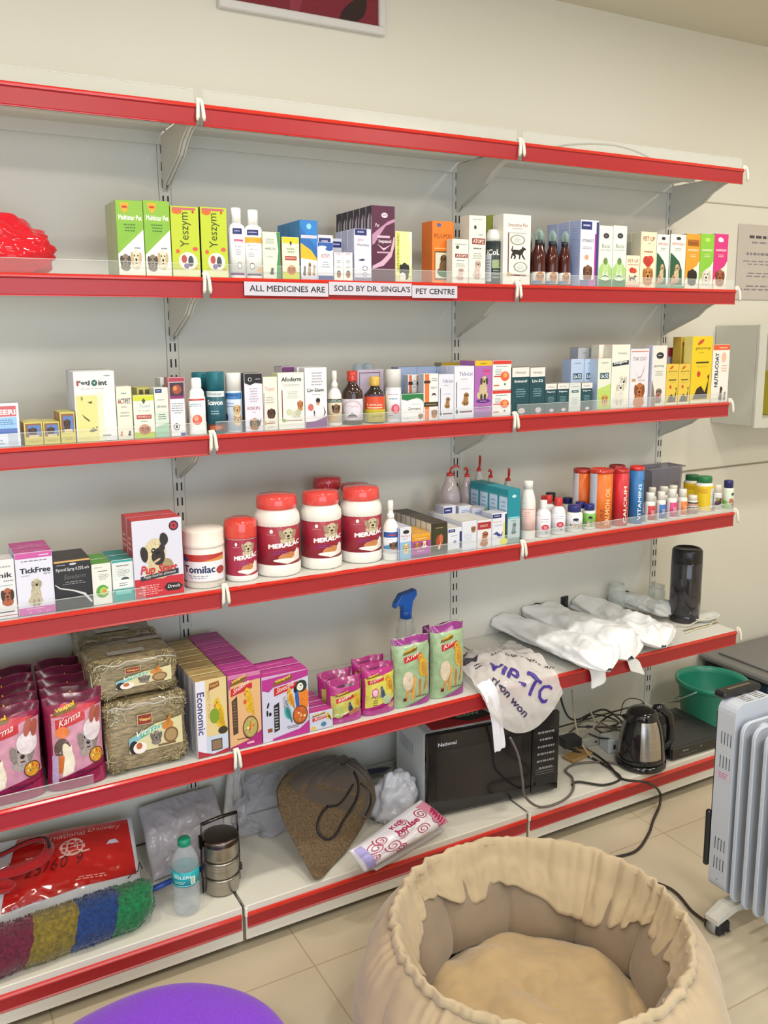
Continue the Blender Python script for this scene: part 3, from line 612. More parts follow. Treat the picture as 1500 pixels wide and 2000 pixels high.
smo = [('t', 'Smoothie Pet', .16, .83, .72, .05, '#8c3a30'), ('lines', .3, .79, .4, .025, 1, '#9a8a80'), ('r', .16, .735, .7, .006, '#8a8a80'), ('r', .16, .12, .04, .62, '#6e2c28'), ('r', .16, .12, .7, .02, '#6e2c28'), ('e', .2, .14, .07, .03, '#caa02c'), ('ring', .52, .64, .28, .075, '#9aa08c', '#f0ece4'), ('lines', .36, .6, .3, .08, 4, '#9a9a90'), ('walkdog', .28, .36, .56, .2, '#26221f'), ('ring', .64, .25, .26, .075, '#9aa08c', '#f0ece4'), ('lines', .5, .21, .28, .08, 4, '#9a9a90'), ('lines', .4, .04, .3, .03, 1, '#8a4a40')]
carton(1, 981.5, 1035, 419, .0065, .05, 'white carton with a walking black dog between two wreaths', smo, '#ebe7df', '#d8d4ca', '#efece4')
def pumpcap(root, r, h): MB().lathe([(0, .8 * h), (r * .62, .8 * h), (r * .62, .93 * h), (r * .3, h), (0, h)], ('#a8c4bc', 'haze')).build('overcap', root)
amb = [('body', ('#4a1a14', 'gloss'), [(0, 0), (.95, 0), (1, .02), (1, .5), (.9, .58), (.62, .68), (.55, .72)]), ('pump', ('#23262a', 'plastic'), [(0, .71), (.56, .71), (.56, .8), (.2, .82), (.2, .95), (0, .95)])]
for q, (a, b, t, s) in enumerate(((1037, 1064, 447, 'left'), (1064, 1089, 450, 'middle'), (1089, 1113, 452, 'right'))):
    bottle(1, a, b, t, .012, 'dark brown pump bottle with clear overcap and spaniel label, %s of three' % s, amb, (.03, .24, '#ecebe6', [('e', .55, .52, .26, .5, '#c89060'), ('dog', .36, .1, .4, .9, '#b87848', '#8a4a28'), ('r', .1, .05, .5, .2, '#2a6a9a')], 150), n=2, pitch=.05, grp='brown pump bottles', extra=pumpcap)
vit = BRAND(.02, .86, .6, .12) + [('r', .88, .0, .12, .98, '#3a3480'), ('r', .8, .0, .08, .8, '#b23a8e'), ('t', 'VITABEST', .06, .67, .7, .045, '#5a5a6a'), ('lines', .1, .56, .6, .05, 2, '#a0a0b0'), ('e', .36, .44, .12, .04, '#e0a07a'), ('dog', .16, .08, .56, .26, '#8a5a3a', '#5a3a28'), ('r', 0, 0, .8, .09, '#6a6a9a'), ('r', .5, 0, .4, .1, '#b06aa8')]
strp = [('lines', .1, .05, .8, .85, 22, '#8fa6dc')]
carton(1, 1131, 1166, 430, .014, .05, 'white and blue carton with magenta and navy right edge', vit, '#e0e0ec', '#a9b4dc', '#c4c8e0', n=3, sart=strp)
wg = [('e', .5, .84, .22, .045, '#32323c'), ('lines', .4, .83, .2, .02, 1, '#e0e0e0'), ('t', 'Biocal', .2, .64, .6, .06, '#6a7a6a'), ('r', .1, .6, .8, .008, '#a0a898'), ('p', [(0, .3), (.3, .4), (.3, .12), (0, .1)], '#a8cc80'), ('p', [(1, .3), (.7, .4), (.7, .12), (1, .1)], '#a8cc80'), ('e', .5, .34, .22, .14, '#b8d494'), ('e', .5, .42, .16, .06, '#6a8a4a'), ('r', 0, 0, 1, .12, '#2f7d4c'), ('e', .5, .12, .3, .07, '#2a6a40'), ('e', .5, .13, .34, .03, '#dce8d0')]
for a, b, s in ((1167.5, 1194, 'left'), (1194.5, 1221, 'right')):
    carton(1, a, b, 441, .014, .045, 'white carton fading to green with a dark oval mark, %s of the pair' % s, wg, '#e9eae0', '#cdd0c0', grp='green footed white cartons')
pu = [('t', 'PET UP', .12, .84, .76, .08, '#a8442c', {'b': .01}), ('lines', .4, .78, .3, .03, 1, '#b08a70'), ('lines', .15, .62, .7, .06, 1, '#a85a3a'), ('e', .36, .49, .2, .08, '#c0382c'), ('e', .62, .5, .22, .08, '#c8402e'), ('e', .5, .44, .2, .07, '#b8342c'), ('dog', .14, .04, .72, .36, '#c98a4c', '#a8682c')]
carton(1, 1221.5, 1248, 499, .014, .03, 'short cream carton with red fruit and a black and tan puppy', [('t', 'PET UP', .12, .78, .76, .1, '#a8442c'), ('r', .1, .7, .8, .02, '#b86a4a'), ('e', .42, .54, .2, .09, '#c0382c'), ('e', .6, .52, .18, .08, '#c8402e'), ('walkdog', .2, .18, .6, .22, '#4a3424'), ('r', 0, 0, 1, .08, '#d8a890')], '#eadfc4', '#d3cbb2')
carton(1, 1248.5, 1279, 453, .014, .04, 'tall cream carton with red fruit and a golden retriever face', pu, '#ece0c0', '#c9c4ae', '#d8d2bc', n=3)
dg = [('e', .5, .93, .16, .03, '#32323c'), ('t', 'IMMUNO', .1, .8, .8, .05, '#c04a44'), ('lines', .3, .7, .4, .06, 2, '#9aa09a'), ('p', [(0, .66), (.2, .62), (.6, .5), (.8, .34), (.84, .1), (.84, .06), (0, .06)], '#245a3a'), ('sitdog', .16, .1, .56, .36, '#d8b896', '#b08a64'), ('sitdog', .02, .05, .4, .2, '#c8a07c', '#a07850'), ('r', 0, 0, 1, .05, '#5a9a7a')]
for a, b, s in ((1279.5, 1304, 'left'), (1306, 1336, 'right')):
    carton(1, a, b, 458, .014, .045, 'white carton with dark green curve and family of puppies, %s one' % s, dg, '#eaeae2', '#d0d4c8', '#4a5a48', grp='dark green curved cartons')
def tri(c1, c2, dogc, dogd, logo):
    return [('p', [(0, .14), (.4, .34), (.8, .42), (1, .52), (1, 0), (0, 0)], '#ece6d8'), ('p', [(0, .1), (0, .3), (.35, .4), (1, .54), (1, .6), (0, .6)], c1), ('r', .1, .7, .8, .03, c2), ('t', logo, .1, .69, .8, .05, '#f4e8d8'), ('lines', .2, .58, .6, .06, 2, '#e8dcc8'), ('dog', .12, .06, .76, .32, dogc, dogd)]
carton(1, 1336.5, 1363.5, 457, .014, .04, 'orange carton with black and white puppy on a white corner', [('r', .08, .78, .84, .12, '#a8641c'), ('t', 'hoves', .14, .8, .7, .08, '#5a3410')] + tri('#df9a2c', '#e8b050', '#2a2420', '#1c1816', 'multistar'), '#df9a2c', '#c8a060', '#8a7448')
carton(1, 1364, 1390.5, 457, .014, .04, 'light green carton with white puppy, between orange and pink cartons', [('e', .5, .9, .2, .04, '#b0dc60')] + tri('#86c23c', '#a8d468', '#e8e0d4', '#cdbfa8', 'multistar'), '#86c23c', '#a8b880', '#66783c')
carton(1, 1391, 1417.5, 457, .014, .04, 'pink carton with brown spaniel at the right end of the shelf', [('e', .4, .9, .16, .045, '#f0e0e4'), ('e', .54, .89, .1, .035, '#f0e0e4')] + tri('#d2307c', '#e070a4', '#a8623a', '#7a3a20', 'multistar'), '#d2307c', '#b89aa4', '#7c6a6c')
# strips of printed paper stuck on the price rail
def sign(pxa, pxb, txt, ya, lab, tilt=0, zoff=0, fs=.0145, ts=None):
    y = -DEP[1] - .0081; z = ZS[1]
    xa, xb = xat(pxa, y, z - .025), xat(pxb, y, z - .025); w = xb - xa; h = .032
    b = MB(); b.box(0, -.0003, -h, w, 0, 0, ('#c9c4cf', 'paper'))
    art(b, [('t', txt, ts[0], .3, ts[1], fs / h, '#2c2a34', {'b': .012})], lambda u, v, o: (u * w, -.0003 - o, -h + v * h), w, h)
    o = b.build('paper_sign', None, (xa, y, z - .009 + zoff), fix=False); o.rotation_euler = (0, tilt, 0); tag(o, lab, 'sign', 'paper strips on the price rail')
sign(477, 641, 'ALL MEDICINES ARE', 0, 'leftmost grey paper strip on the red rail reading ALL MEDICINES ARE', .002, 0, ts=(.06, .9))
sign(642.5, 804, "SOLD BY DR. SINGLA'S", 0, "middle grey paper strip on the red rail reading SOLD BY DR. SINGLA'S", 0, .004, ts=(.06, .92))
sign(805, 893, 'PET CENTRE', 0, 'short right-hand paper strip on the red rail reading PET CENTRE', 0, 0, ts=(.08, .86))

# ---------------------------------------------------------------- third shelf
carton(2, -34, 42, 788, .014, .045, 'blue and white carton with red name band at the left picture edge', [('r', 0, .7, .94, .24, '#c23a34'), ('t', 'ZEERI', .3, .74, .62, .12, '#f2eee8', {'b': .03}), ('r', 0, .4, .94, .28, '#8ab4e0'), ('r', 0, .3, .94, .12, '#3a5aa8'), ('lines', .3, .5, .6, .14, 3, '#3a5a8a'), ('r', .1, .2, .9, .03, '#e8e4e8'), ('r', .68, .02, .26, .28, '#b8bec8'), ('lines', .1, .04, .5, .14, 2, '#6a7a9a')], '#d8dce6', '#dcdce0', '#4a3c3c', kind='gloss')
yb = [('r', .06, .36, .88, .6, '#8a5a40'), ('r', .2, .42, .7, .46, '#5a7ab8'), ('dog', .2, .4, .5, .42, '#5a3a28', '#3a2418'), ('r', .25, .33, .55, .12, '#e8d8a0'), ('t', 'VITOM', .3, .36, .45, .06, '#5a2a1a'), ('lines', .2, .08, .6, .12, 2, '#a8a050')]
for a, b, t, s in ((49, 86, 825, 'left of three'), (86.5, 119, 824, 'middle of three')):
    carton(2, a, b, t, .012, .04, 'small yellow carton with a brown dog picture, ' + s, yb, '#cfc25a', '#9a6a44', '#d6cc78', n=2, grp='small yellow dog cartons')
carton(2, 120, 149.5, 805, .012, .04, 'taller narrow yellow carton with a brown dog picture beside two short ones', yb, '#cfc25a', '#9a6a44', '#d6cc78', n=2, grp='small yellow dog cartons')
pj = [('r', .02, .0, .66, .68, '#dfd68a'), ('r', .55, .0, .2, .7, '#e8e4c4'), ('r', .7, 0, .3, 1, '#e9e7e4'), ('r', .02, .66, .66, .03, '#e8e4d2'), ('t', 'PetJ', .06, .8, .33, .075, '#1c3a3a', {'b': .03}), ('t', 'int', .6, .8, .22, .075, '#1c2a2a', {'b': .03}), ('r', .06, .8, .05, .075, '#b0303a'), ('e', .5, .838, .075, .045, '#1f5a4c'), ('p', [(.46, .86), (.5, .84), (.54, .86), (.5, .82)], '#e8f0ea'), ('lines', .1, .745, .74, .025, 1, '#b8a89a'), ('lines', .72, .92, .2, .04, 1, '#4a5a5a'),
      ('p', [(.14, .62), (.16, .66), (.2, .62), (.16, .58)], '#8a8a40'), ('p', [(.3, .56), (.42, .58), (.4, .54)], '#4a4a20'), ('p', [(.14, .4), (.22, .36), (.34, .3), (.32, .28), (.2, .34)], '#5a5a30'), ('p', [(.3, .14), (.4, .2), (.52, .16), (.4, .13)], '#6a6a34'), ('e', .5, .2, .02, .01, '#4a4a20'), ('lines', .6, .05, .3, .05, 1, '#6a6a6a')]
carton(2, 151, 230.5, 725, .014, .04, 'large white carton with dark lettering and pale yellow panel', pj, '#eae8e2', '#c8cadb', '#d8d8dc', n=3, pitch=.05, dx=.004)
act = [('t', 'ACTiPET', .08, .68, .84, .1, '#5a3a4a', {'b': .01}), ('r', .08, .7, .2, .03, '#c84a3a'), ('lines', .3, .86, .4, .04, 1, '#6a8a9a'), ('lines', .2, .6, .5, .04, 1, '#8a8a8a'), ('lines', .15, .42, .7, .12, 2, '#a8a8a0'), ('sitdog', .1, .06, .22, .1, '#e08a6a', '#d87a5a'), ('sitdog', .64, .06, .24, .1, '#2a2420', '#2a2420')]
carton(2, 231.5, 262, 755, .014, .04, 'cream carton with multicoloured lettering and two tiny dogs', act, '#e3dfcc', '#cac6b0')
yb2 = [('r', 0, .0, 1, .14, '#b6c832'), ('r', 0, .88, 1, .12, '#ccd030'), ('p', [(.4, .88), (.5, .94), (.6, .88), (.5, .8)], '#4a5a2a'), ('t', 'Ticonil', .28, .72, .5, .07, '#7a9ab8'), ('t', 'for puppy', .2, .62, .62, .05, '#8ab08a'), ('r', .12, .45, .74, .1, '#a83a2c'), ('t', 'PROMEDICUS', .18, .48, .62, .045, '#f4e8d8'), ('lines', .2, .37, .6, .05, 1, '#9a9a8a'), ('e', .5, .2, .3, .12, '#c86a2a'), ('dog', .3, .11, .42, .18, '#b86a38', '#7a3a20')]
carton(2, 263.5, 304.5, 772, .012, .035, 'white carton with yellow top, red strip and round puppy picture', yb2, '#e6e6d8', '#c8c8a0', '#c8c850')
carton(2, 272, 306, 757, .055, .06, 'dull yellow cartons stood behind the yellow-topped white carton', [('r', .1, .85, .25, .12, '#4a3a20'), ('r', .45, .85, .25, .12, '#5a4a24'), ('r', .78, .85, .2, .12, '#4a3a20')], '#bdb65e', '#a8a050')
carton(2, 305, 332.5, 757, .013, .04, 'pale carton fading to mint green with navy block', BRAND(.05, .9, .5, .08) + [('p', [(0, .2), (1, .3), (1, .0), (0, .0)], '#9cc4a4'), ('r', 0, .28, 1, .24, '#cfdacb'), ('t', 'allrofos', .14, .6, .7, .05, '#4a5a5a'), ('lines', .15, .74, .6, .04, 1, '#8a9a94'), ('lines', .2, .35, .6, .13, 3, '#3a5a4a')], '#dcdfd4', '#b9c4b4')
mr = [('r', .0, .93, 1, .07, '#a83a50'), ('r', .06, .64, .88, .28, '#3a2a3a'), ('e', .5, .8, .3, .08, '#a04a34'), ('e', .4, .82, .12, .04, '#d88a4a'), ('r', .06, .64, .88, .05, '#8a2a6a'), ('lines', .1, .38, .8, .2, 5, '#8a8a94'), ('ring', .4, .16, .2, .06, '#1a1a1a', '#efeeee'), ('e', .4, .16, .08, .03, '#1a1a1a'), ('r', .64, .0, .3, .05, '#2a4a9a'), ('r', 0, .0, .04, .93, '#a83a50'), ('r', .96, 0, .04, .93, '#a83a50')]
carton(2, 333, 365.5, 737, .012, .036, 'white carton with maroon border and dark red photo at the top', mr, '#ecebea', '#a05a60', '#b04a54')
carton(2, 318, 336, 738, .06, .05, 'small white carton peeping out behind the maroon-bordered one', [('lines', .1, .7, .8, .2, 3, '#5a6a6a')], '#d8dcd8', '#c0c4c0')
def wb(a, b, t, lab, **k):
    bottle(2, a, b, t, .012, lab, [('body', ('#efefeb', 'plastic'), [(0, 0), (1, 0), (1.0, .02), (.92, .5), (.86, .70), (.8, .76), (.5, .82)]), ('cap', ('#f4f4f1', 'gloss'), [(0, .81), (.52, .81), (.58, .83), (.58, .95), (.5, .99), (0, 1)])],
           (.06, .66, '#f0efec', [('r', .04, .9, .92, .05, '#c8403c'), ('lines', .1, .72, .7, .1, 2, '#4a9aa8'), ('e', .5, .34, .24, .15, '#e0604a'), ('e', .46, .38, .12, .08, '#f0987c'), ('e', .5, .1, .06, .05, '#2a6a3a')], 140, .93), sy=.6, turn=-12, **k)
wb(369, 405, 737, 'white bottle with round red spot standing by the teal cans')
TEAL = '#1d5f70'
tealcan = (.03, .69, '#1d5565', [('r', 0, .86, 1, .14, '#dde2e4'), ('t', 'Himalaya', .2, .88, .6, .09, '#3a6a6a'), ('t', 'Scavon', .14, .66, .72, .13, '#f0f4f4', {'b': .03}), ('lines', .25, .42, .5, .12, 2, '#a8c4c8'), ('r', 0, .02, 1, .16, '#7a3a28'), ('e', .5, .1, .3, .05, '#b8603a')], 150)
bottle(2, 407, 441.5, 726, .012, 'dark teal spray can with white lettering and tan foot band', P_can('#1a6a78', '#205a68', .68), tealcan)
bottle(2, 378, 411, 727, .085, 'dark teal spray can standing behind the white bottle', P_can('#1a6a78', '#205a68', .68))
bottle(2, 443, 474.5, 728, .012, 'white capped spray can with blue band and puppies', P_can('#eceae6', '#d6dce4', .70, ), (.03, .68, '#c6d2e2', [('r', 0, .82, 1, .16, '#3a7ab8'), ('r', .15, .9, .6, .05, '#2a5a98'), ('lines', .1, .6, .5, .15, 2, '#7a9ac0'), ('dog', .5, .4, .4, .3, '#d8b888', '#b8905a'), ('dog', .52, .14, .4, .3, '#e0c8a0', '#b8905a'), ('e', .15, .35, .1, .1, '#3a4a8a')], 150))
kis = [('r', 0, .84, 1, .16, '#1e1b22'), ('p', [(0, .84), (.3, .8), (.6, .84), (1, .82), (1, .86), (0, .86)], '#1e1b22'), ('ring', .3, .9, .1, .035, '#e8e8e8', '#1e1b22'), ('lines', .6, .89, .3, .03, 1, '#d0d0d8'), ('lines', .2, .5, .6, .26, 6, '#b0a8b8'), ('t', 'KISKIN', .12, .37, .7, .06, '#a03a5a'), ('lines', .36, .32, .3, .02, 1, '#8a8a9a'), ('dog', .2, .02, .6, .22, '#a8703c', '#3a2418'), ('p', [(.66, .12), (.9, .22), (.8, .08)], '#2a1c16')]
carton(2, 480, 515.5, 729, .012, .038, 'lilac white carton with black top and a beagle puppy', kis, '#e2dce8', '#4a4450', '#2a262c')
tri2 = [('t', 'Tripet', .1, .72, .7, .1, '#d88878'), ('r', .02, .12, .03, .58, '#8a3a34'), ('r', .02, .12, .8, .014, '#8a3a34'), ('lines', .15, .5, .6, .14, 3, '#b0a8a0'), ('dog', .2, .22, .66, .2, '#5a3a28', '#3a2418'), ('e', .08, .13, .07, .04, '#c8a83c'), ('lines', .3, .14, .5, .03, 1, '#9a8a4a'), ('lines', .2, .04, .6, .03, 1, '#b0a8a0')]
carton(2, 516, 544, 736, .014, .034, 'cream carton with faint red name and small dark puppy', tri2, '#e6e1d6', '#cfcab4', '#c6c68a')
afo = [('t', 'Afoderm', .12, .85, .78, .08, '#24302c', {'b': .02}), ('lines', .12, .76, .76, .05, 2, '#b0b0aa'), ('lines', .3, .54, .5, .14, 5, '#b8b8b0'), ('r', .12, .16, .035, .54, '#7a2a2c'), ('r', .12, .14, .8, .014, '#7a2a2c'), ('e', .2, .15, .07, .03, '#8aa83c'), ('dog', .72, .32, .24, .2, '#c8844c', '#a05a2a'), ('e', .4, .3, .12, .06, '#c8ccb0'), ('e', .58, .27, .12, .06, '#d0ccb8'), ('e', .75, .28, .12, .06, '#b8bca0'), ('lines', .5, .19, .44, .03, 1, '#3a5a3a')]
carton(2, 545, 596, 728, .012, .038, 'white carton with serif name and a row of small puppies', afo, '#e9e8df', '#d8dcb0', '#dce0c0')
carton(2, 552, 585, 716, .07, .05, 'purple topped white carton hidden behind the serif-named carton', [('r', 0, .85, 1, .15, '#6a3a6a')], '#d8d4dc', '#c8c4cc', '#6a3a6a')
liv = [('lines', .25, .7, .6, .24, 5, '#a09cac'), ('t', 'Liv-Siam', .1, .6, .76, .06, '#2c2830', {'b': .02}), ('lines', .3, .54, .4, .025, 1, '#8a8a9a'), ('p', [(0, .1), (.4, .1), (.9, .16), (1, .2), (1, 0), (0, 0)], '#7c3a84'), ('e', .24, .34, .13, .06, '#c86a5a'), ('p', [(.4, .14), (.42, .32), (.58, .38), (.8, .32), (.84, .16)], '#e4e0e8'), ('e', .58, .42, .09, .05, '#c89a7a'), ('e', .58, .455, .1, .04, '#2a2024'), ('p', [(.4, .16), (.36, .3), (.44, .26)], '#3a3040'), ('p', [(.8, .14), (.94, .24), (.84, .36), (.88, .24)], '#3a3040')]
carton(2, 597, 640, 718, .012, .036, 'tall white carton with purple foot and a person in a white coat', liv, '#e8e5e9', '#d5d2d8', '#e0dde2', n=2, dx=-.004)
bottle(2, 640.5, 668, 724, .012, 'cream pump spray bottle with tan beagle label', P_spray('#efece2', '#f0ece4'), (.06, .5, '#dccdb0', [('r', 0, .84, 1, .14, '#2c4a48'), ('t', 'FreshCoat', .1, .87, .8, .08, '#f0f0e8'), ('dog', .34, .4, .5, .4, '#7a5a40', '#3a2a20'), ('e', .3, .2, .24, .16, '#c8a070')], 150))
ambr = lambda lab, body, cap, cz=.82: [('body', (body, 'gloss'), [(0, 0), (.96, 0), (1, .015), (1, .58), (.92, .64), (.62, .71), (.42, .77), (.4, .80)]), ('cap', (cap, 'gloss'), [(0, .80), (.5, .80), (.52, .81), (.52, .985), (.46, 1), (0, 1)])]
bottle(2, 668.5, 709, 724, .012, 'large dark brown syrup bottle with red cap and pale label', ambr('', '#36211c', '#c23a30'), (.08, .48, '#d8d2dc', [('lines', .1, .82, .8, .08, 1, '#a03a4a'), ('t', 'Tripet', .2, .6, .6, .14, '#d89aa4'), ('ring', .5, .5, .46, .46, '#c8bcc8', '#dcd6e0'), ('t', 'Tripet', .24, .6, .5, .12, '#d09aa4'), ('p', [(.3, .2), (.5, .36), (.7, .2)], '#3a2a3a'), ('r', .3, .14, .4, .05, '#5a3a3a')], 140))
carton(2, 699, 750, 722, .095, .03, 'lilac white carton seen between the two brown bottles', [('r', .06, .1, .02, .86, '#5a3a4a'), ('r', .06, .94, .8, .012, '#5a3a4a'), ('r', .84, .1, .02, .86, '#5a3a4a')], '#bfb2c8', '#b0a4b8')
bottle(2, 712, 752, 735, .012, 'brown bottle with gold cap and red over yellow label', ambr('', '#2c241a', '#d8b04a'), (.03, .62, '#d8c83a', [('r', 0, .46, 1, .5, '#d8502c'), ('r', 0, .93, 1, .07, '#4a3a5a'), ('t', 'Lemsip', .2, .56, .6, .12, '#f4e8d0'), ('r', .2, .5, .6, .04, '#e8d8b0'), ('lines', .2, .3, .6, .12, 2, '#a8a020'), ('t', 'syrup', .4, .14, .4, .1, '#5a5a18')], 150))
bottle(2, 690, 707, 730, .135, 'gold capped brown bottle mostly hidden behind the red-capped one', ambr('', '#2c241a', '#c8a44c'))
for a, b, s in ((688, 712, 'left'), (705, 733, 'right')):
    bottle(2, a, b, 709, .16, 'pale blue domed bottle cap at the back, %s of two' % s, [('body', ('#b4c0d0', 'plastic'), [(0, 0), (1, 0), (1, .7), (.9, .74)]), ('cap', ('#ccdce6', 'milky'), [(0, .74), (.95, .74), (.95, .88), (.75, .97), (.4, 1), (0, 1)])], grp='pale blue domed bottles')
bottle(2, 753.5, 783.5, 721, .012, 'silver white spray can with round red spot label', P_can('#dededa', '#dcdce2', .66), (.06, .6, '#e0e0e8', [('lines', .1, .85, .7, .05, 1, '#c84a4a'), ('lines', .2, .68, .6, .08, 1, '#4a8aa8'), ('e', .6, .36, .22, .17, '#d8405a'), ('e', .62, .38, .12, .1, '#f0889a'), ('lines', .2, .1, .3, .06, 1, '#5a5a6a')], 140))
zy = [('r', 0, .82, 1, .18, '#2a7a48'), ('p', [(0, .82), (.25, .76), (.5, .82), (.75, .88), (1, .7), (1, .9), (0, .9)], '#2a7a48'), ('p', [(.5, .8), (.7, .84), (1, .66), (1, .7), (.7, .86)], '#e8e8e8'), ('lines', .4, .6, .5, .05, 1, '#b0b0b0'), ('t', 'Zymopet', .28, .38, .6, .13, '#2a2428', {'s': .2}), ('lines', .06, .08, .3, .05, 1, '#9a9aa4'), ('dog', .76, .06, .22, .22, '#a8743c', '#6a4020')]
carton(2, 784, 827.5, 769, .012, .036, 'squat white carton with green wave top and small puppy', zy, '#e8e7e8', '#d0d0d4', '#3a7a54')
ow = [('r', .06, 0, .3, 1, '#e8743a'), ('r', .0, .8, .44, .06, '#3a2420'), ('lines', .5, .84, .44, .08, 2, '#8a8a8a'), ('t', 'MULTI', .5, .68, .4, .04, '#3a3a3a'), ('r', .0, .29, 1, .1, '#33302a'), ('lines', .1, .32, .8, .04, 1, '#b09a50'), ('p', [(.5, .5), (.6, .58), (.8, .58), (.9, .5), (.8, .54), (.6, .54)], '#3a2c24'), ('dog', .5, .04, .46, .2, '#b8743c', '#7a4424')]
carton(2, 827.5, 856, 730, .014, .03, 'white carton with bold orange vertical stripe', ow, '#e6e4e2', '#b0b8c8', n=1, grp='orange striped cartons')
for a, b, s in ((797, 815, 'left'), (813, 831, 'right')):
    carton(2, a, b, 732, .055, .03, 'orange striped white carton behind the squat green-topped one, %s of two' % s, [('r', .1, .5, .3, .5, '#d8643a'), ('r', .0, .78, .5, .07, '#3a2420'), ('lines', .5, .7, .4, .2, 3, '#9a9aa0')], '#dcdcdc', '#b8c0d0', grp='orange striped cartons')
pb = [('lines', .2, .8, .6, .08, 2, '#7a90c0')]
for q, (a, b) in enumerate(((778, 815), (815, 852), (852, 890))):
    carton(2, a, b, 716 if q else 717, .115, .04, 'large pale blue carton in the back rank, %s of three' % ('leftmost', 'middle', 'rightmost')[q], pb, '#9fb0d4', '#8090b8', '#a8b4cc', grp='pale blue cartons at the back')
tl = [('t', 'Tefa-Let', .24, .82, .7, .07, '#6a6a9a', {'s': .1}), ('lines', .3, .74, .4, .03, 1, '#9a9ab0'), ('r', .08, .1, .04, .6, '#4a4a5a'), ('r', .3, .56, .5, .01, '#a0a0b0'), ('sitdog', .36, .24, .44, .26, '#a87a48', '#7a5428'), ('e', .12, .12, .07, .04, '#3a5a44'), ('r', .26, .1, .66, .035, '#6a2a34')]
carton(2, 856.5, 886.5, 731, .014, .034, 'small pale lilac carton with a seated tan dog', tl, '#dcdde8', '#c4c8dc', '#ccd0e4')
carton(2, 887, 925.5, 715, .014, .036, 'larger pale lilac carton with a seated tan dog', tl, '#dfe0ea', '#c4c8dc', '#ccd0e4', n=2)
yt = [('r', 0, .9, 1, .1, '#dcb82c')]
for q, (a, b) in enumerate(((862, 893), (893, 925))):
    carton(2, a, b, 707 if q else 708, .16, .04, 'yellow topped carton behind the pale lilac cartons, %s one' % ('left', 'right')[q], yt, '#cfc8b8', '#a8a490', '#cbb040', grp='yellow topped cartons at the back')
pp = [('r', 0, .91, 1, .09, '#dab62a'), ('lines', .2, .93, .6, .04, 1, '#8a6a10'), ('r', .5, .8, .4, .04, '#c8407a'), ('r', .5, .75, .4, .03, '#d8508a'), ('sitdog', .1, .3, .8, .44, '#cdbb94', '#4a3c34'), ('e', .5, .28, .42, .035, '#5a2a7a'), ('lines', .2, .27, .6, .02, 1, '#d8c8e0'), ('lines', .1, .14, .8, .06, 2, '#5a2a7a'), ('r', 0, 0, 1, .09, '#8a5a9a')]
carton(2, 926, 960, 704, .014, .036, 'purple carton with yellow top and long-haired terrier', pp, '#a866b0', '#9a5aa4', '#c8a840', n=2)
rw = [('r', 0, .88, 1, .12, '#d23c34'), ('lines', .1, .78, .8, .05, 1, '#4a5a8a'), ('lines', .1, .5, .4, .22, 4, '#8a8a94'), ('r', .05, .44, .4, .04, '#c84a3a'), ('e', .66, .46, .24, .17, '#e0603a'), ('e', .68, .5, .12, .09, '#f0a060'), ('e', .66, .18, .05, .04, '#2a6a3a'), ('r', .05, .12, .3, .05, '#c87a4a')]
lo = carton(2, 961, 997.5, 762, .014, .034, 'white carton with red top and orange spot, lower of two stacked', rw, '#e9e7e4', '#d0ccc8', '#d23c34', grp='stacked red topped cartons')
zt = ZS[2] + max(v.co.z for v in lo.data.vertices) + .001
carton(2, 961, 997.5, 704, .014, .034, 'white carton with red top and orange spot, upper of two stacked', rw, '#e9e7e4', '#d0ccc8', '#d23c34', z0=zt, grp='stacked red topped cartons').location.x = lo.location.x
up_ = bpy.context.scene.objects[-1]
dk = lambda a: [('r', 0, .8, 1, .2, '#e2e0da'), ('t', 'Himalaya', .2, .85, .6, .07, '#5a6a66'), ('t', a, .14, .68, .72, .06, '#e8f0f0', {'b': .02}), ('lines', .2, .36, .6, .2, 4, '#7aa4a8'), ('e', .58, .07, .2, .06, '#d8c8c8')]
DT = '#1b4650'
carton(2, 998.5, 1033, 717, .012, .034, 'dark teal carton with white top, tall left one of the pair', dk('Immunol'), DT, '#173c46', '#b07a6a', grp='dark teal cartons')
carton(2, 1033.5, 1063.5, 717, .012, .034, 'dark teal carton with white top, tall right one of the pair', dk('Liv.52'), DT, '#173c46', '#b07a6a', grp='dark teal cartons')
carton(2, 1063.8, 1086.5, 749, .012, .03, 'short dark teal carton with white top, leftmost beside the tall pair', dk('Digyton'), DT, '#173c46', '#c0a8a0', grp='dark teal cartons')
carton(2, 1087, 1110, 748, .012, .03, 'short dark teal carton with white top, next to the grey white one', dk('Digyton'), DT, '#173c46', '#c0a8a0', grp='dark teal cartons')
carton(2, 1110.5, 1133.5, 748, .012, .03, 'short grey white carton among the dark teal ones', [('lines', .2, .85, .6, .06, 1, '#8a9a9a'), ('r', .2, .66, .6, .09, '#3a5a6a'), ('lines', .26, .69, .5, .04, 1, '#dce4e4'), ('lines', .15, .2, .7, .3, 7, '#a8b4b4')], '#d3d8d4', '#b8c0c0')
carton(2, 1134, 1156, 747, .012, .03, 'short dark teal carton with white top, right of the grey white one', dk('Digyton'), DT, '#173c46', '#c0a8a0', grp='dark teal cartons')
lb = lambda c: [('lines', .2, .9, .6, .04, 1, '#7a8aa0'), ('r', .14, .6, .7, .12, '#24506a'), ('t', 'Liv.52', .2, .62, .58, .08, '#f0f4f4', {'b': .02}), ('p', [(0, .4), (1, .5), (1, .1), (0, .1)], c)]
carton(2, 1113, 1138.5, 701, .050, .04, 'pale blue carton with dark name block, left of two', lb('#a8c0e0'), '#b4c6e0', '#9fb2d4', '#8c6a64', grp='pale blue name block cartons')
carton(2, 1139, 1164.5, 701, .050, .04, 'pale blue carton with dark name block, right of two', lb('#a8c0e0'), '#b4c6e0', '#9fb2d4', '#8c6a64', grp='pale blue name block cartons')
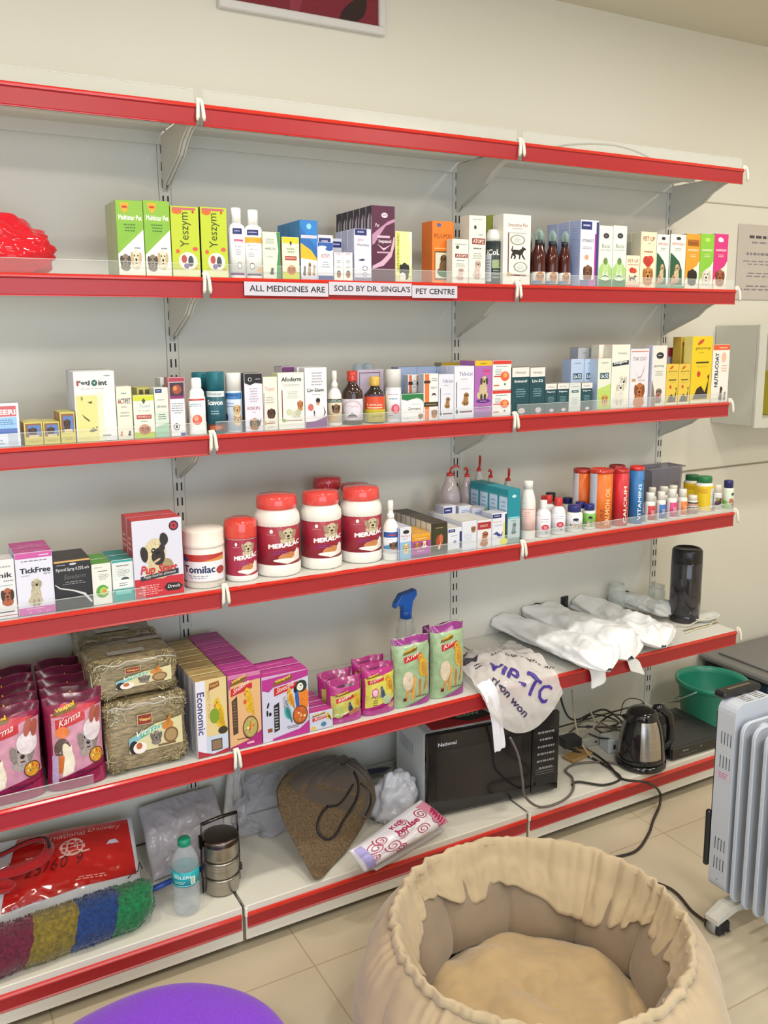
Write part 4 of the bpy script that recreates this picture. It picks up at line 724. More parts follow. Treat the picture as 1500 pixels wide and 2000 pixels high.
carton(2, 1165.5, 1191.5, 700, .014, .04, 'pale green carton with dark name block and puppy', lb('#b8d070') + [('r', 0, 0, 1, .36, '#b4cf68'), ('dog', .3, .06, .5, .24, '#d8a060', '#b07a3c')], '#dfe2d2', '#b4c6dc', '#d8a8a0')
for q, (a, b) in enumerate(((1126, 1152), (1154, 1181))):
    carton(2, a, b, 679, .105, .04, 'white carton with navy block in the back rank, %s of two' % ('left', 'right')[q], [('r', .2, .74, .6, .08, NAVY), ('lines', .3, .9, .4, .03, 1, '#8a8a9a')], '#dadde4', '#b8c0d8', '#7a6464', grp='white cartons behind the pale blue ones')
exo = [('t', 'Himalaya', .32, .84, .5, .05, '#7a9a94'), ('p', [(.02, .72), (.94, .76), (.94, .69), (.02, .66)], '#24343c'), ('t', 'Exoglow', .1, .68, .76, .055, '#f0f0ee', {'tilt': .04, 'b': .02}), ('dog', .46, .3, .42, .24, '#e8e4da', '#cfc8b8'), ('sitdog', .06, .05, .8, .36, '#e4e0d4', '#c8c2b2'), ('e', .7, .42, .05, .02, '#2a2420')]
carton(2, 1192, 1227, 673, .014, .036, 'tall cream white carton with a big white dog', exo, '#e8e6d8', '#d2d2c8', '#e0b0a0', n=2, dx=-.02)
sta = [('r', .03, .95, .94, .015, '#c8704a'), ('t', 'STAR COAT', .12, .8, .76, .06, '#8a6a78'), ('p', [(.28, .62), (.4, .52), (.6, .54), (.72, .66), (.8, .76), (.74, .62), (.6, .5), (.4, .49)], '#b8a8b0'), ('r', .1, .44, .2, .05, '#b89a5a'), ('lines', .4, .44, .5, .04, 1, '#b0a8b8'), ('dog', .22, .1, .62, .34, '#b8703c', '#8a4a24'), ('e', .5, .08, .3, .1, '#c07a44'), ('r', 0, 0, .02, 1, '#d8d8f0')]
carton(2, 1228, 1264, 681, .012, .036, 'white carton with brown dog portrait and a curved brush mark', sta, '#e4dfe6', '#d8dcf0', '#7a625c')
cat2 = [('r', 0, 0, .1, 1, '#dcdce8'), ('e', .52, .84, .26, .055, '#2c2c34'), ('lines', .36, .83, .3, .025, 1, '#e8e8e8'), ('t', 'gleaming', .14, .64, .66, .05, '#5a5a54'), ('lines', .2, .5, .6, .09, 3, '#9a9a90'), ('p', [(0, .45), (.16, .3), (.3, .1), (.3, 0), (0, 0)], '#8a7668'), ('sitdog', .14, .04, .7, .26, '#9a8474', '#6a5448'), ('p', [(.34, .16), (.6, .22), (.56, .14), (.4, .1)], '#a83a44')]
carton(2, 1270, 1298.5, 675, .012, .034, 'tall white carton with a grey cat wearing a red bow', cat2, '#e2e0d6', '#cfd0e4', '#dcd8d0')
carton(2, 1300, 1311, 679, .11, .03, 'red topped grey white carton at the back, left of two', [('r', 0, .84, 1, .16, '#a8303a')], '#b4b0b8', '#a8a4ac', '#a8303a', grp='red topped grey cartons')
carton(2, 1311.5, 1323, 679, .11, .03, 'red topped grey white carton at the back, right of two', [('r', 0, .84, 1, .16, '#a8303a')], '#b4b0b8', '#a8a4ac', '#a8303a', grp='red topped grey cartons')
yg = [('e', .4, .92, .16, .03, '#c8482c', .2), ('t', 'gleaming', .14, .8, .76, .05, '#4a4a30', {'s': .1}), ('lines', .3, .75, .3, .02, 1, '#8a8030'), ('r', .2, .6, .64, .025, '#3a3a20'), ('lines', .2, .54, .6, .02, 1, '#a89a30'), ('e', .36, .44, .09, .045, '#c8402c'), ('p', [(.1, .06), (.3, .22), (.5, .26), (.7, .16), (.86, .34), (.8, .4), (.9, .44), (.82, .06)], '#2c241e'), ('r', 0, 0, 1, .05, '#ece8d0')]
carton(2, 1299, 1322.5, 711, .012, .034, 'short yellow carton with black dog, left of two', yg, '#dfc04a', '#c8ac44', '#e8a850', grp='short yellow cartons')
carton(2, 1323, 1345.5, 711, .012, .034, 'short yellow carton with black dog, right of two', yg, '#dfc04a', '#c8ac44', '#e8a850', grp='short yellow cartons')
carton(2, 1347, 1386.5, 657, .012, .036, 'tall yellow carton with black dog near the shelf end', yg, '#e6c422', '#e8dc80', '#e4cf60')
carton(2, 1325, 1350, 658, .06, .036, 'tall yellow carton with red oval set back beside its neighbour', [('e', .5, .9, .42, .045, '#c04a28')], '#d2b23c', '#c0a040', '#e0a850')
nut = [('r', 0, .91, 1, .09, '#dc5a30'), ('lines', .3, .93, .6, .04, 1, '#f4d8c8'), ('t', 'NUTRI-COAT', .14, .26, .22, .6, '#1f3556', {'rot': 90, 'b': .03}), ('e', .66, .78, .14, .09, '#ecb8a0'), ('lines', .5, .52, .44, .14, 3, '#d8a890'), ('sitdog', .44, .02, .26, .26, '#4a3a34', '#3a2a24'), ('sitdog', .72, .02, .2, .16, '#8a8078', '#6a6058')]
carton(2, 1387.5, 1420, 673, .012, .036, 'white carton with orange top and bold vertical navy lettering', nut, '#ece6de', '#d8d0c8', '#dc5a30')

# ---------------------------------------------------------------- fourth shelf
hik = [('t', 'Shik', -.0 + .1, .7, .8, .09, '#26262c', {'b': .02}), ('lines', .1, .86, .8, .06, 1, '#a8a8b0'), ('lines', .5, .62, .45, .05, 1, '#8a8a90'), ('r', .1, .56, .8, .01, '#7ab0a8'), ('dog', .34, .22, .6, .32, '#b0603c', '#3a2a24'), ('r', .1, .1, .8, .02, '#3a3a40'), ('r', 0, .04, 1, .015, '#b04a5a')]
carton(3, -12, 36, 1094, .014, .05, 'white carton with a beagle at the left picture edge, beside the pink-topped one', hik, '#e4e2e4', '#d0ced4', '#d8d4d4')
tick = [('r', .0, .91, 1, .09, '#c8559f'), ('lines', .6, .93, .36, .04, 1, '#f4e0ee'), ('lines', .1, .85, .8, .035, 1, '#6a6a7a'), ('t', 'TickFree', .1, .67, .84, .09, '#15151c', {'b': .03}), ('lines', .1, .62, .3, .03, 1, '#9a9aac'), ('t', 'spray', .74, .62, .2, .035, '#4a4a5a'), ('sitdog', .26, .13, .48, .46, '#c2b89e', '#a89c80'), ('r', 0, 0, 1, .12, '#c45aa6'), ('lines', .2, .085, .5, .02, 1, '#f4e0ee'), ('ring', .3, .04, .04, .018, '#e8c8e0', '#c45aa6'), ('ring', .56, .04, .04, .018, '#e8c8e0', '#c45aa6'), ('ring', .8, .04, .04, .018, '#e8c8e0', '#c45aa6')]
ttop = [('r', .0, .0, 1, 1, '#b84a8c'), ('t', 'TickFree', .2, .12, .7, .3, '#d884b4'), ('lines', .1, .7, .8, .15, 1, '#8a2a5a')]
carton(3, 37, 110, 1078, .014, .055, 'white carton with pink top and a seated white dog', tick, '#dddceb', '#b4b8d6', '#b84a8c', tart=ttop, n=2)
fip = [('r', 0, .965, 1, .035, '#d8a860'), ('lines', .05, .9, .3, .03, 1, '#c8c8d0'), ('e', .52, .92, .1, .022, '#c8c8d0'), ('t', 'Fipronil Spray 0.25% w/v', .05, .77, .92, .085, '#e8e6ea'), ('t', 'Easederm', .26, .62, .6, .09, '#6a6468', {'s': .2}), ('lines', .2, .5, .66, .08, 2, '#8a8488'), ('p', [(0, .52), (.12, .44), (.5, .36), (.78, .26), (.98, .08), (1, .08), (1, .12), (.82, .3), (.5, .39), (.14, .46), (0, .54)], '#d8d4d8')]
carton(3, 110.5, 182, 1093, .012, .05, 'black carton with white lettering and a silver curve', fip, '#1e1c20', '#2a262a', '#34302c', n=2)
gr = [('lines', .1, .9, .5, .04, 1, '#9a9a90'), ('lines', .3, .8, .5, .05, 1, '#2a4a4a'), ('lines', .3, .6, .5, .16, 4, '#a8a8a4'), ('ring', .78, .7, .08, .035, '#4a6a8a', '#e6e4dc'), ('e', .5, .32, .34, .16, '#5a9e3e'), ('e', .56, .32, .22, .1, '#a8c85a'), ('e', .6, .32, .1, .05, '#e08a3a'), ('r', .74, .3, .2, .06, '#e8e6de'), ('p', [(.62, .5), (.9, .4), (.9, .5)], '#e8e6de')]
carton(3, 183, 221, 1101, .014, .05, 'cream white carton with green top and green ring mark', gr, '#e5e3da', '#d0d8c4', '#5aa03c', n=2)
te = [('r', .0, .95, 1, .05, '#1f9a96'), ('lines', .2, .84, .6, .05, 1, '#2a3a3a'), ('lines', .2, .6, .5, .2, 5, '#a8aca8'), ('ring', .72, .72, .09, .04, '#3a5a6a', '#dfe4e2'), ('r', 0, .56, .9, .03, '#dfe8e6'), ('e', .6, .52, .2, .06, '#3a4a4a'), ('r', 0, .32, 1, .2, '#e6e8e8'), ('lines', .2, .36, .6, .1, 2, '#6a7a7a'), ('r', 0, 0, 1, .3, '#2a9a94'), ('r', .12, .17, .76, .08, '#7ac8c4')]
carton(3, 222, 264, 1093, .016, .05, 'white carton with teal top and teal foot band', te, '#dde0dd', '#c4d0cc', '#258880', n=2)
pup = [('r', 0, 0, 1, .25, '#c22834'), ('pug', .12, .28, .68, .52), ('e', .84, .9, .1, .065, '#2a2230'), ('e', .84, .9, .07, .045, '#b8283a'), ('e', .84, .9, .025, .016, '#2a2230'), ('t', 'Pup Start', .12, .27, .76, .15, '#c22834', {'s': .25, 'b': .03}), ('p', [(.12, .22), (.9, .27), (.9, .34), (.12, .28)], '#2c2a34'), ('t', 'Puppy food for all breeds', .18, .24, .66, .045, '#e8e4e0', {'s': .3, 'tilt': .055}), ('lines', .06, .03, .5, .14, 5, '#e8a8a8'), ('p', [(.58, .1), (.66, .16), (.9, .15), (.98, .1), (.9, .05), (.66, .05)], '#241c20'), ('t', 'Drools', .66, .09, .26, .04, '#f0f0f0', {'s': .2})]
ptop = [('r', 0, 0, 1, 1, '#c83a40'), ('t', 'Pup Start', .2, .2, .6, .2, '#e88a7a'), ('lines', .1, .7, .8, .1, 1, '#8a2028')]
carton(3, 264.5, 361, 1014, .012, .05, 'red and white carton with a large pug portrait', pup, '#d6d5e4', '#b8303e', '#c83a40', sart=[('r', 0, .0, 1, .5, '#8f92b8'), ('lines', .1, .1, .8, .3, 6, '#d8d8e8'), ('lines', .1, .6, .8, .2, 3, '#f0c0c0')], tart=ptop, n=2)
lid = [('body', ('#e9e2d8', 'plastic'), [(0, 0), (.94, 0), (1, .02), (1, .66), (.97, .68), (.97, .70)]), ('cap', ('#e8e0d4', 'plastic'), [(0, .69), (1.0, .69), (1.02, .71), (1.02, .76), (.99, .77), (1.0, .95), (.97, .985), (0, 1)])]
bottle(3, 359, 440, 1029, .012, 'wide white tub with flat white lid and blue lettering', lid, (.10, .6, '#e6dcd6', [('r', .12, .74, .88, .24, '#b83a34'), ('p', [(.5, .74), (1, .9), (1, .74)], '#d8904a'), ('r', .12, .06, .88, .68, '#e6e6ec'), ('e', .2, .8, .07, .09, '#3a5a9a'), ('t', 'Tomilac', .16, .34, .62, .26, '#2a3560', {'b': .03}), ('lines', .2, .14, .5, .14, 2, '#8a96a8'), ('e', .9, .4, .1, .14, '#a83a3c'), ('r', 0, .0, .2, .06, '#a83a34')], 150))
def mera(small=False):
    it = [('r', 0, 0, 1, 1, '#a62a48')] if small else []
    return it + [('e', .44, .88, .03, .05, '#f4eef0'), ('lines', .34, .78, .2, .03, 1, '#d89aa8'), ('e', .14, .5, .05, .06, '#7a3a3a'), ('dog', .56, .55, .34, .42, '#cfc0a0', '#a89070'), ('p', [(.5, .1), (.7, .02), (1, .1), (1, .36), (.84, .3), (.7, .14)], '#e8ddd0'), ('e', .7, .22, .16, .1, '#c8824a', .4), ('e', .66, .12, .2, .05, '#f0ece6'), ('e', .9, .3, .03, .1, '#f0ece6', -.3), ('lines', .42, .28, .34, .1, 2, '#8a3a90'), ('t', 'MERALAC', .38, .42, .62, .13, '#f4eff2', {'b': .05, 'tilt': .12})]
bottle(3, 441, 504, 1010, .022, 'slim red labelled tub with tall coral red lid', [('body', ('#e8e4e0', 'plastic'), [(0, 0), (.95, 0), (1, .02), (1, .09), (.97, .10), (.97, .68), (.99, .70)]), ('cap', ('#d9463c', 'gloss'), [(0, .69), (1.0, .69), (1.02, .71), (1.0, .93), (.94, .975), (.7, .98), (.66, 1), (0, 1)])], (.10, .68, '#a62a48', mera(True), 150, .975))
JT = P_jar('#df4c46')
for q, (a, b, t, s) in enumerate(((498.5, 587.5, 963, 'left'), (587.5, 668, 956, 'middle'), (664.5, 746, 948, 'right'))):
    bottle(3, a, b, t, .012 + (.006 if q else 0) , 'large white jar with red label and coral lid, %s of three in front' % s, JT, (.15, .63, '#9c2438', mera(), 150, .968), grp='large white jars with red labels')
for q, (a, b, t) in enumerate(((609, 672, 930), (628, 690, 945))):
    if q == 0: bottle(3, a, b, 930, .215, 'large white jar with red label seen only by its lid behind the middle jar', P_jar('#c23a44'), (.15, .63, '#8c2438', [], 150, .968), grp='large white jars with red labels')
bottle(3, 664, 725, 942, .125, 'large white jar hidden right behind the right-hand front jar', P_jar('#cc4040'), (.15, .63, '#8c2438', [], 150, .968), grp='large white jars with red labels')
bottle(3, 748, 778.5, 977, .014, 'slim white pump spray bottle with blue label and terrier', P_spray(), (.12, .5, '#e8eaf0', [('r', .1, .72, .8, .24, '#2a56a4'), ('r', .4, .8, .34, .06, '#c83a34'), ('lines', .2, .62, .5, .05, 1, '#8a96a8'), ('p', [(.1, .3), (.9, .56), (.9, .2), (.1, .2)], '#4a8ab8'), ('dog', .42, .2, .4, .34, '#8a5a3a', '#3a2a20')], 150))
carton(3, 778.5, 803.5, 1030, .012, .04, 'small white and sky blue carton with cream puppy', [('r', 0, .0, 1, .55, '#8ab8d8'), ('e', .6, .86, .26, .06, '#24242c'), ('t', 'PetCare', .2, .7, .7, .07, '#c04a5a'), ('lines', .2, .62, .6, .04, 1, '#6a6a9a'), ('dog', .3, .18, .56, .34, '#e0cca0', '#c8a870'), ('r', 0, 0, .08, 1, '#5a6a9a')], '#dcdfe8', '#7a86b0', '#c8c8dc', n=2)
carton(3, 804, 841, 1041, .012, .04, 'small carton with yellow top and purple front showing puppies', [('r', 0, .86, 1, .14, '#e0a42c'), ('r', 0, .68, 1, .18, '#d8922a'), ('lines', .1, .76, .8, .06, 1, '#f4e0b0'), ('dog', .1, .36, .36, .3, '#c89058', '#8a5a30'), ('dog', .5, .38, .36, .3, '#f0e8e0', '#a83a24'), ('lines', .2, .22, .6, .08, 2, '#e8c8e0'), ('r', 0, 0, 1, .12, '#7a3a80')], '#a94a9c', '#c8923a', '#e4ac34', n=2)
carton(3, 842, 874, 1021, .012, .026, 'dark brown carton with a red setter picture', [('r', .06, .04, .9, .86, '#3a3a26'), ('e', .5, .4, .22, .22, '#a8482c'), ('e', .6, .5, .12, .14, '#c86a44'), ('p', [(.4, .2), (.6, .4), (.5, .14)], '#e8dccc'), ('lines', .2, .82, .6, .06, 1, '#c8a870'), ('r', 0, 0, 1, .08, '#5a5448')], '#382e24', '#dcd8cc', '#463a30', n=8, pitch=.0275)
carton(3, 874.5, 902, 1031, .012, .05, 'white carton with navy block and navy edge beside the brown one', BRAND(.02, .84, .5, .12) + [('r', .84, .14, .16, .7, NAVY), ('lines', .15, .66, .6, .05, 1, '#6a7a9a'), ('e', .5, .42, .12, .07, '#8a96b0'), ('r', 0, 0, 1, .12, '#b0b0a8')], '#dcdde6', '#b4b8d0', '#dcd8cc', n=3)
carton(3, 902.5, 931, 1018, .012, .09, 'plain white carton turned side-on with small tan dog', [('dog', .6, .6, .34, .24, '#a87a48', '#7a5428'), ('lines', .1, .3, .6, .3, 5, '#b8c0d0')], '#dadce6', '#c8ccdc', '#dedad0', n=2)
carton(3, 932, 960, 1016, .012, .06, 'white carton with red name block and seated brown dog', [('r', 0, .68, .96, .26, '#a82a2c'), ('lines', .1, .76, .7, .1, 2, '#e8c8c0'), ('sitdog', .14, .04, .72, .58, '#b8764a', '#9a5a34')], '#e2dee0', '#c8ccdc', '#dedad0', n=2)
carton(3, 960.5, 989.5, 1002, .014, .05, 'white carton with navy block, leaping fish picture and yellow foot', BRAND(.0, .86, .62, .12) + [('r', .88, .1, .12, .86, '#28284a'), ('r', .76, .1, .12, .6, '#d8d860'), ('t', 'Nutrich', .06, .72, .6, .05, '#c8a070'), ('lines', .1, .6, .6, .06, 2, '#9aa0b8'), ('p', [(.05, .36), (.3, .44), (.6, .32), (.74, .42), (.66, .24), (.4, .24), (.3, .34)], '#3a4488'), ('e', .8, .1, .3, .1, '#d8d83a')], '#dfe0ea', '#b4bad2', '#d8d6d8')
z2 = ZS[3] + .105
for q, (a, b) in enumerate(((852, 885), (886, 911), (912, 940))):
    pass
carton(3, 866, 890, 988, .125, .045, 'white carton with navy block in the raised back row, leftmost', BRAND(.0, .8, .7, .16), '#cfcfdc', '#b0b2cc', '#c8c4c8', grp='white cartons in the raised back row')
carton(3, 896, 921, 988, .1255, .045, 'white carton with yellow edge in the raised back row, middle', [('lines', .1, .8, .7, .1, 2, '#6a7aa8'), ('r', .9, 0, .1, 1, '#c8b840')], '#cfd2e0', '#b0b2cc', '#c8c4c8', grp='white cartons in the raised back row')
carton(3, 922, 948, 992, .11, .045, 'white carton with yellow edge in the raised back row, rightmost', [('lines', .1, .8, .7, .1, 2, '#6a7aa8'), ('r', .9, 0, .1, 1, '#c8b840')], '#cfd2e0', '#b0b2cc', '#c8c4c8', grp='white cartons in the raised back row')
tb = [('r', 0, .5, 1, .5, '#1d8c9c'), ('e', .5, .88, .16, .03, '#c0e0e4'), ('lines', .3, .865, .4, .03, 1, '#e0f0f0'), ('r', 0, .46, 1, .04, '#5ab8c0'), ('lines', .1, .47, .8, .02, 1, '#e0f0f0'), ('r', 0, .1, 1, .36, '#b8c8cc'), ('sitdog', .26, .16, .5, .24, '#8a9a9c', '#6a7a7c'), ('lines', .2, .4, .6, .04, 1, '#4a8a9a'), ('r', 0, 0, 1, .1, '#7a9490')]
ts = [('r', .1, .1, .86, .76, '#c4daf2'), ('lines', .2, .5, .6, .3, 4, '#7aa8c8'), ('r', 0, .9, 1, .1, '#1d8c9c')]
carton(3, 990.5, 1015, 956, .014, .046, 'tall teal and white carton, at the right end of the middle bay', tb, '#1d8c9c', '#3a9aac', '#2a95a4', n=4, pitch=.048, sart=ts)
def flip(kind):
    def f(root, r, h):
        c = MB(); c.lathe([(0, .97 * h), (.34 * r, .97 * h), (.34 * r, 1.03 * h), (0, 1.03 * h)], ('#c8362c', 'plastic')); s = kind
        c.tube([(0, 0, 1.02 * h), (.1 * r, 0, 1.10 * h), (.5 * r * s, -.01, 1.16 * h), (.8 * r * s, -.012, 1.13 * h)] if abs(s) > .9 else [(0, 0, 1.02 * h), (.2 * r, 0, 1.12 * h), (.5 * r * s, 0, 1.22 * h), (.3 * r * s, .0, 1.26 * h), (.1 * r, 0, 1.1 * h)], .0032, ('#c0302a', 'plastic'))
        c.build('flip_spout', root)
    return f
jug = lambda body: [('body', (body, 'milky'), [(0, 0), (.95, 0), (1, .02), (1, .6), (.9, .72), (.6, .86), (.42, .93), (.4, .98), (0, .98)])]
for q, (a, b, t, k, o) in enumerate(((858, 898, 927, 1, .19), (897, 925, 929, -1, .21), (921, 947, 918, .5, .245), (944, 970, 931, -1, .235), (975, 1006, 937, .4, .205))):
    bottle(3, a, b, t, o, 'frosted bottle with red flip spout at the back, ' + ['leftmost of five', 'second from left', 'one with the tallest raised spout', 'fourth from left, spout lying flat', 'rightmost of five'][q], jug('#d2c2c4' if q < 2 else '#d6d2d0'), (.1, .5, '#d8c4c4', [], 150), extra=flip(k), grp='bottles with red flip spouts')
def rings(root, r, h):
    m = MB()
    for zz in (.56, .60, .64, .14, .09): m.lathe([(r * .99, (zz - .008) * h), (r * 1.03, zz * h), (r * .99, (zz + .008) * h)], ('#f0e9e2', 'plastic'))
    m.build('ribs', root)
bottle(3, 1015, 1044.5, 939, .014, 'tall ribbed white bottle with pale pink label at the bay joint', [('body', ('#efe9e4', 'plastic'), [(0, 0), (.95, 0), (1, .02), (1, .64), (.94, .70), (.74, .80), (.55, .86), (.52, .87)]), ('cap', ('#f3f0ea', 'plastic'), [(0, .865), (.6, .865), (.62, .985), (.55, 1), (0, 1)])], (.16, .54, '#ecc8c0', [('lines', .2, .5, .4, .4, 4, '#e8b0a8'), ('r', .1, .96, .8, .02, '#d08078')], 140), extra=rings)
rs = [('lines', .3, .84, .5, .05, 1, '#8a5a6a'), ('lines', .2, .7, .6, .08, 2, '#9a9ab0'), ('e', .55, .4, .2, .16, '#c83048'), ('e', .55, .4, .1, .08, '#e88898'), ('e', .6, .12, .05, .05, '#4a6a5a')]
bottle(3, 1045, 1075, 977, .014, 'squat white bottle with red dot and white cap', P_round(.4, .66, .78, col='#eae9ea', cap='#f1efee', capr=.48), (.08, .58, '#e6e3ea', rs, 140), n=1)
bottle(3, 1074.5, 1103.5, 972, .022, 'squat white bottle with red dot and red cap', P_round(.44, .66, .78, col='#eae9ea', cap='#d23c38', capr=.55, kind='gloss'), (.08, .58, '#e6e3ea', rs, 140), n=2)
bottle(3, 1050, 1074, 968, .09, 'small bottle with red cap behind the white-capped squat one', P_round(.44, .66, .78, col='#dcdadc', cap='#c83c38', capr=.55))
bottle(3, 1062, 1086, 962, .155, 'small bottle with black cap standing at the back', P_pill('#24242a', .76, '#3a3438'))
pl = [('e', .5, .72, .14, .1, '#22222c'), ('t', 'Pet', .36, .56, .3, .1, '#3a3a4a'), ('dog', .2, .06, .34, .4, '#d8c8b8', '#8a7a70'), ('dog', .56, .06, .34, .4, '#c8b8a0', '#9a7a5a')]
bottle(3, 1104, 1137, 986, .02, 'white jar with navy cap and pale picture label', P_pill('#2b2f78', .76), (.1, .64, '#dfe0e6', pl, 140))
bottle(3, 1137, 1162, 984, .03, 'white jar with navy cap and green picture label', P_pill('#2b2f78', .76), (.1, .64, '#7ab850', pl, 140), n=2)
bottle(3, 1112, 1138, 976, .115, 'white jar with navy cap in the second rank behind the pale one', P_pill('#2b2f78', .76), n=2)
def tubep(cap, body): return [('body', (body, 'paper'), [(0, 0), (1, 0), (1, .93)]), ('cap', (cap, 'gloss'), [(0, .925), (1.04, .925), (1.05, .955), (1.02, .985), (.96, .99), (.9, .97), (0, .972)])]
VT = lambda t, x=.62, c='#f0ead8', **k: [('t', t, x, .06, .17, .7, c, {'rot': 90, 'b': .02})]
bottle(3, 1117, 1153, 914, .085, 'orange upright canister with red lid set behind the front orange one', tubep('#b83430', '#e06a24'), (.0, .92, '#e06a24', [('r', 0, 0, .3, 1, '#d8d4dc')] + VT('SALMON OIL', .7, '#7a3a20'), 170), turn=-30, cat='canister', name='canister')
bottle(3, 1149, 1193.5, 914, .012, 'orange upright canister with red lid and white back strip', tubep('#cc3a30', '#e2701e'), (.0, .92, '#e2701e', [('r', 0, 0, .3, 1, '#c8d0e4')] + VT('SALMON OIL', .56, '#f6c890') + [('t', 'PURE', .42, .06, .1, .3, '#8a3418', {'rot': 90})], 170), turn=-30, cat='canister', name='canister')
bottle(3, 1195, 1224.5, 914, .012, 'bright red canister with vertical white lettering', tubep('#c02c30', '#cc2632'), (.0, .92, '#cc2632', VT('CALCIUM', .5), 170), turn=-20, cat='canister', name='canister')
bottle(3, 1186, 1218, 907, .08, 'red canister standing behind the bright red lettered one', tubep('#9c2a30', '#b42430'), (.0, .92, '#b42430', [], 170), cat='canister', name='canister')
bottle(3, 1226, 1254.5, 909, .014, 'blue canister with red lid and vertical white lettering', tubep('#d03430', '#2f74b4'), (.0, .92, '#2f74b4', VT('VITAMINS', .44, '#dcecf4') + [('e', .76, .8, .06, .03, '#2a2a3a')], 170), turn=-20, cat='canister', name='canister')
xa, xb = xat(1262, -.10, ZS[3]), xat(1330, -.10, ZS[3]); zz = ZS[3] + .0005            # clear grey tub behind the small bottles
b = MB(); x0, x1, y0, y1, hh, t_ = xa, xb, -.11, -.03, zat(xb, -.10, 908) - ZS[3], .004
prf = lambda s, z: [(x0 + s + .01, y0 + s), (x1 - s - .01, y0 + s), (x1 - s, y1 - s), (x0 + s, y1 - s)]
for s in (0, t_):
    lo_ = [(p[0] + (.008 if k in (0, 3) else -.008), p[1], zz + s * .5) for k, p in enumerate(prf(s, 0))]; hi_ = [(p[0], p[1], zz + hh) for p in prf(s, 0)]
    b.add(lo_ + hi_, [(0, 1, 5, 4), (1, 2, 6, 5), (2, 3, 7, 6), (3, 0, 4, 7), (0, 1, 2, 3)], ('#b4b0bc', 'smoke'))
b.box(x0 - .002, y0 - .003, zz + hh - .006, x1 + .002, y0, zz + hh, ('#b0a8b4', 'haze')).box(x0 - .002, y1, zz + hh - .006, x1 + .002, y1 + .003, zz + hh, ('#b0a8b4', 'haze')).box(x1, y0, zz + hh - .006, x1 + .003, y1, zz + hh, ('#b0a8b4', 'haze')).box(x0 - .003, y0, zz + hh - .006, x0, y1, zz + hh, ('#b0a8b4', 'haze'))
tag(b.build('plastic_tub'), 'empty see-through grey plastic tub behind the small white bottles', 'container')
for a, b_, t, c, o, s in ((1257, 1278.5, 962, '#c22c3a', .012, 'red'), (1280, 1299, 960, '#2a6ab4', .014, 'blue'), (1299.5, 1321, 955, '#d2387c', .012, 'pink'), (1322, 1341, 955, '#e07a2c', .02, 'orange')):
    bottle(3, a, b_, t, o, 'small white pill bottle with %s label' % s, P_pill('#eceae2', .72), (.06, .56, c, [('r', 0, 0, .28, 1, '#e4dcdc'), ('t', 'TABS', .5, .3, .26, .4, '#f0d8d8', {'rot': 90})], 160), cat='bottle', name='pill_bottle')
for q, (a, b_, t) in enumerate(((1263, 1281, 952), (1284, 1305, 950), (1303, 1323, 948))):
    bottle(3, a, b_, t, .075, 'small white pill bottle in the second rank, ' + ['left', 'middle', 'right'][q] + ' of three', P_pill('#e6e2d4', .72), cat='bottle', name='pill_bottle', grp='white pill bottles in the second rank')
bottle(3, 1340.5, 1362.5, 967, .02, 'small white jar with brown picture label and cream cap', P_pill('#ece6dc', .74), (.04, .66, '#b08878', [('r', 0, .4, 1, .3, '#d8d0cc'), ('lines', .1, .45, .8, .2, 1, '#1f1a20'), ('r', 0, .9, 1, .1, '#3a2a2a')], 160), cat='jar', name='pill_jar')
yj = [('r', .0, 0, .66, 1, '#e6c41c'), ('r', .1, .7, .4, .2, '#d8a818'), ('r', .66, .1, .34, .8, '#d8dce0'), ('lines', .7, .2, .26, .6, 6, '#9aa0a8')]
bottle(3, 1354, 1391, 930, .022, 'yellow and white jar with green lid standing in front', P_pill('#237a45', .84, '#e8e6de', .84), (.04, .74, '#e6c41c', yj, 160), cat='jar', name='jar')
bottle(3, 1333, 1366, 927, .125, 'yellow and white jar with green lid at the back', P_pill('#1f6c3e', .84, '#e4e2d8', .84), (.04, .74, '#d8b81c', yj, 160), cat='jar', name='jar')
bottle(3, 1391.5, 1408, 947, .02, 'narrow white jar with swirled label and cream cap', P_pill('#e6ded0', .72), (.06, .66, '#d4cccc', [('e', .5, .5, .4, .2, '#6a3a3a', .5), ('e', .55, .4, .3, .1, '#2a2a50', .4), ('e', .4, .7, .2, .1, '#8a9a5a')], 160), cat='jar', name='pill_jar')
bottle(3, 1409, 1431.5, 938, .02, 'white bottle with navy cap and green label at the shelf end', P_pill('#262a68', .76, '#e8e8e0', .84), (.03, .66, '#d0dcc8', [('p', [(0, 0), (.5, 0), (.3, .4), (0, .5)], '#7ab848'), ('e', .7, .8, .14, .08, '#3a4a4a'), ('e', .6, .4, .16, .16, '#c86a4a'), ('e', .76, .26, .2, .16, '#8a7a6a')], 160), cat='bottle', name='pill_bottle')

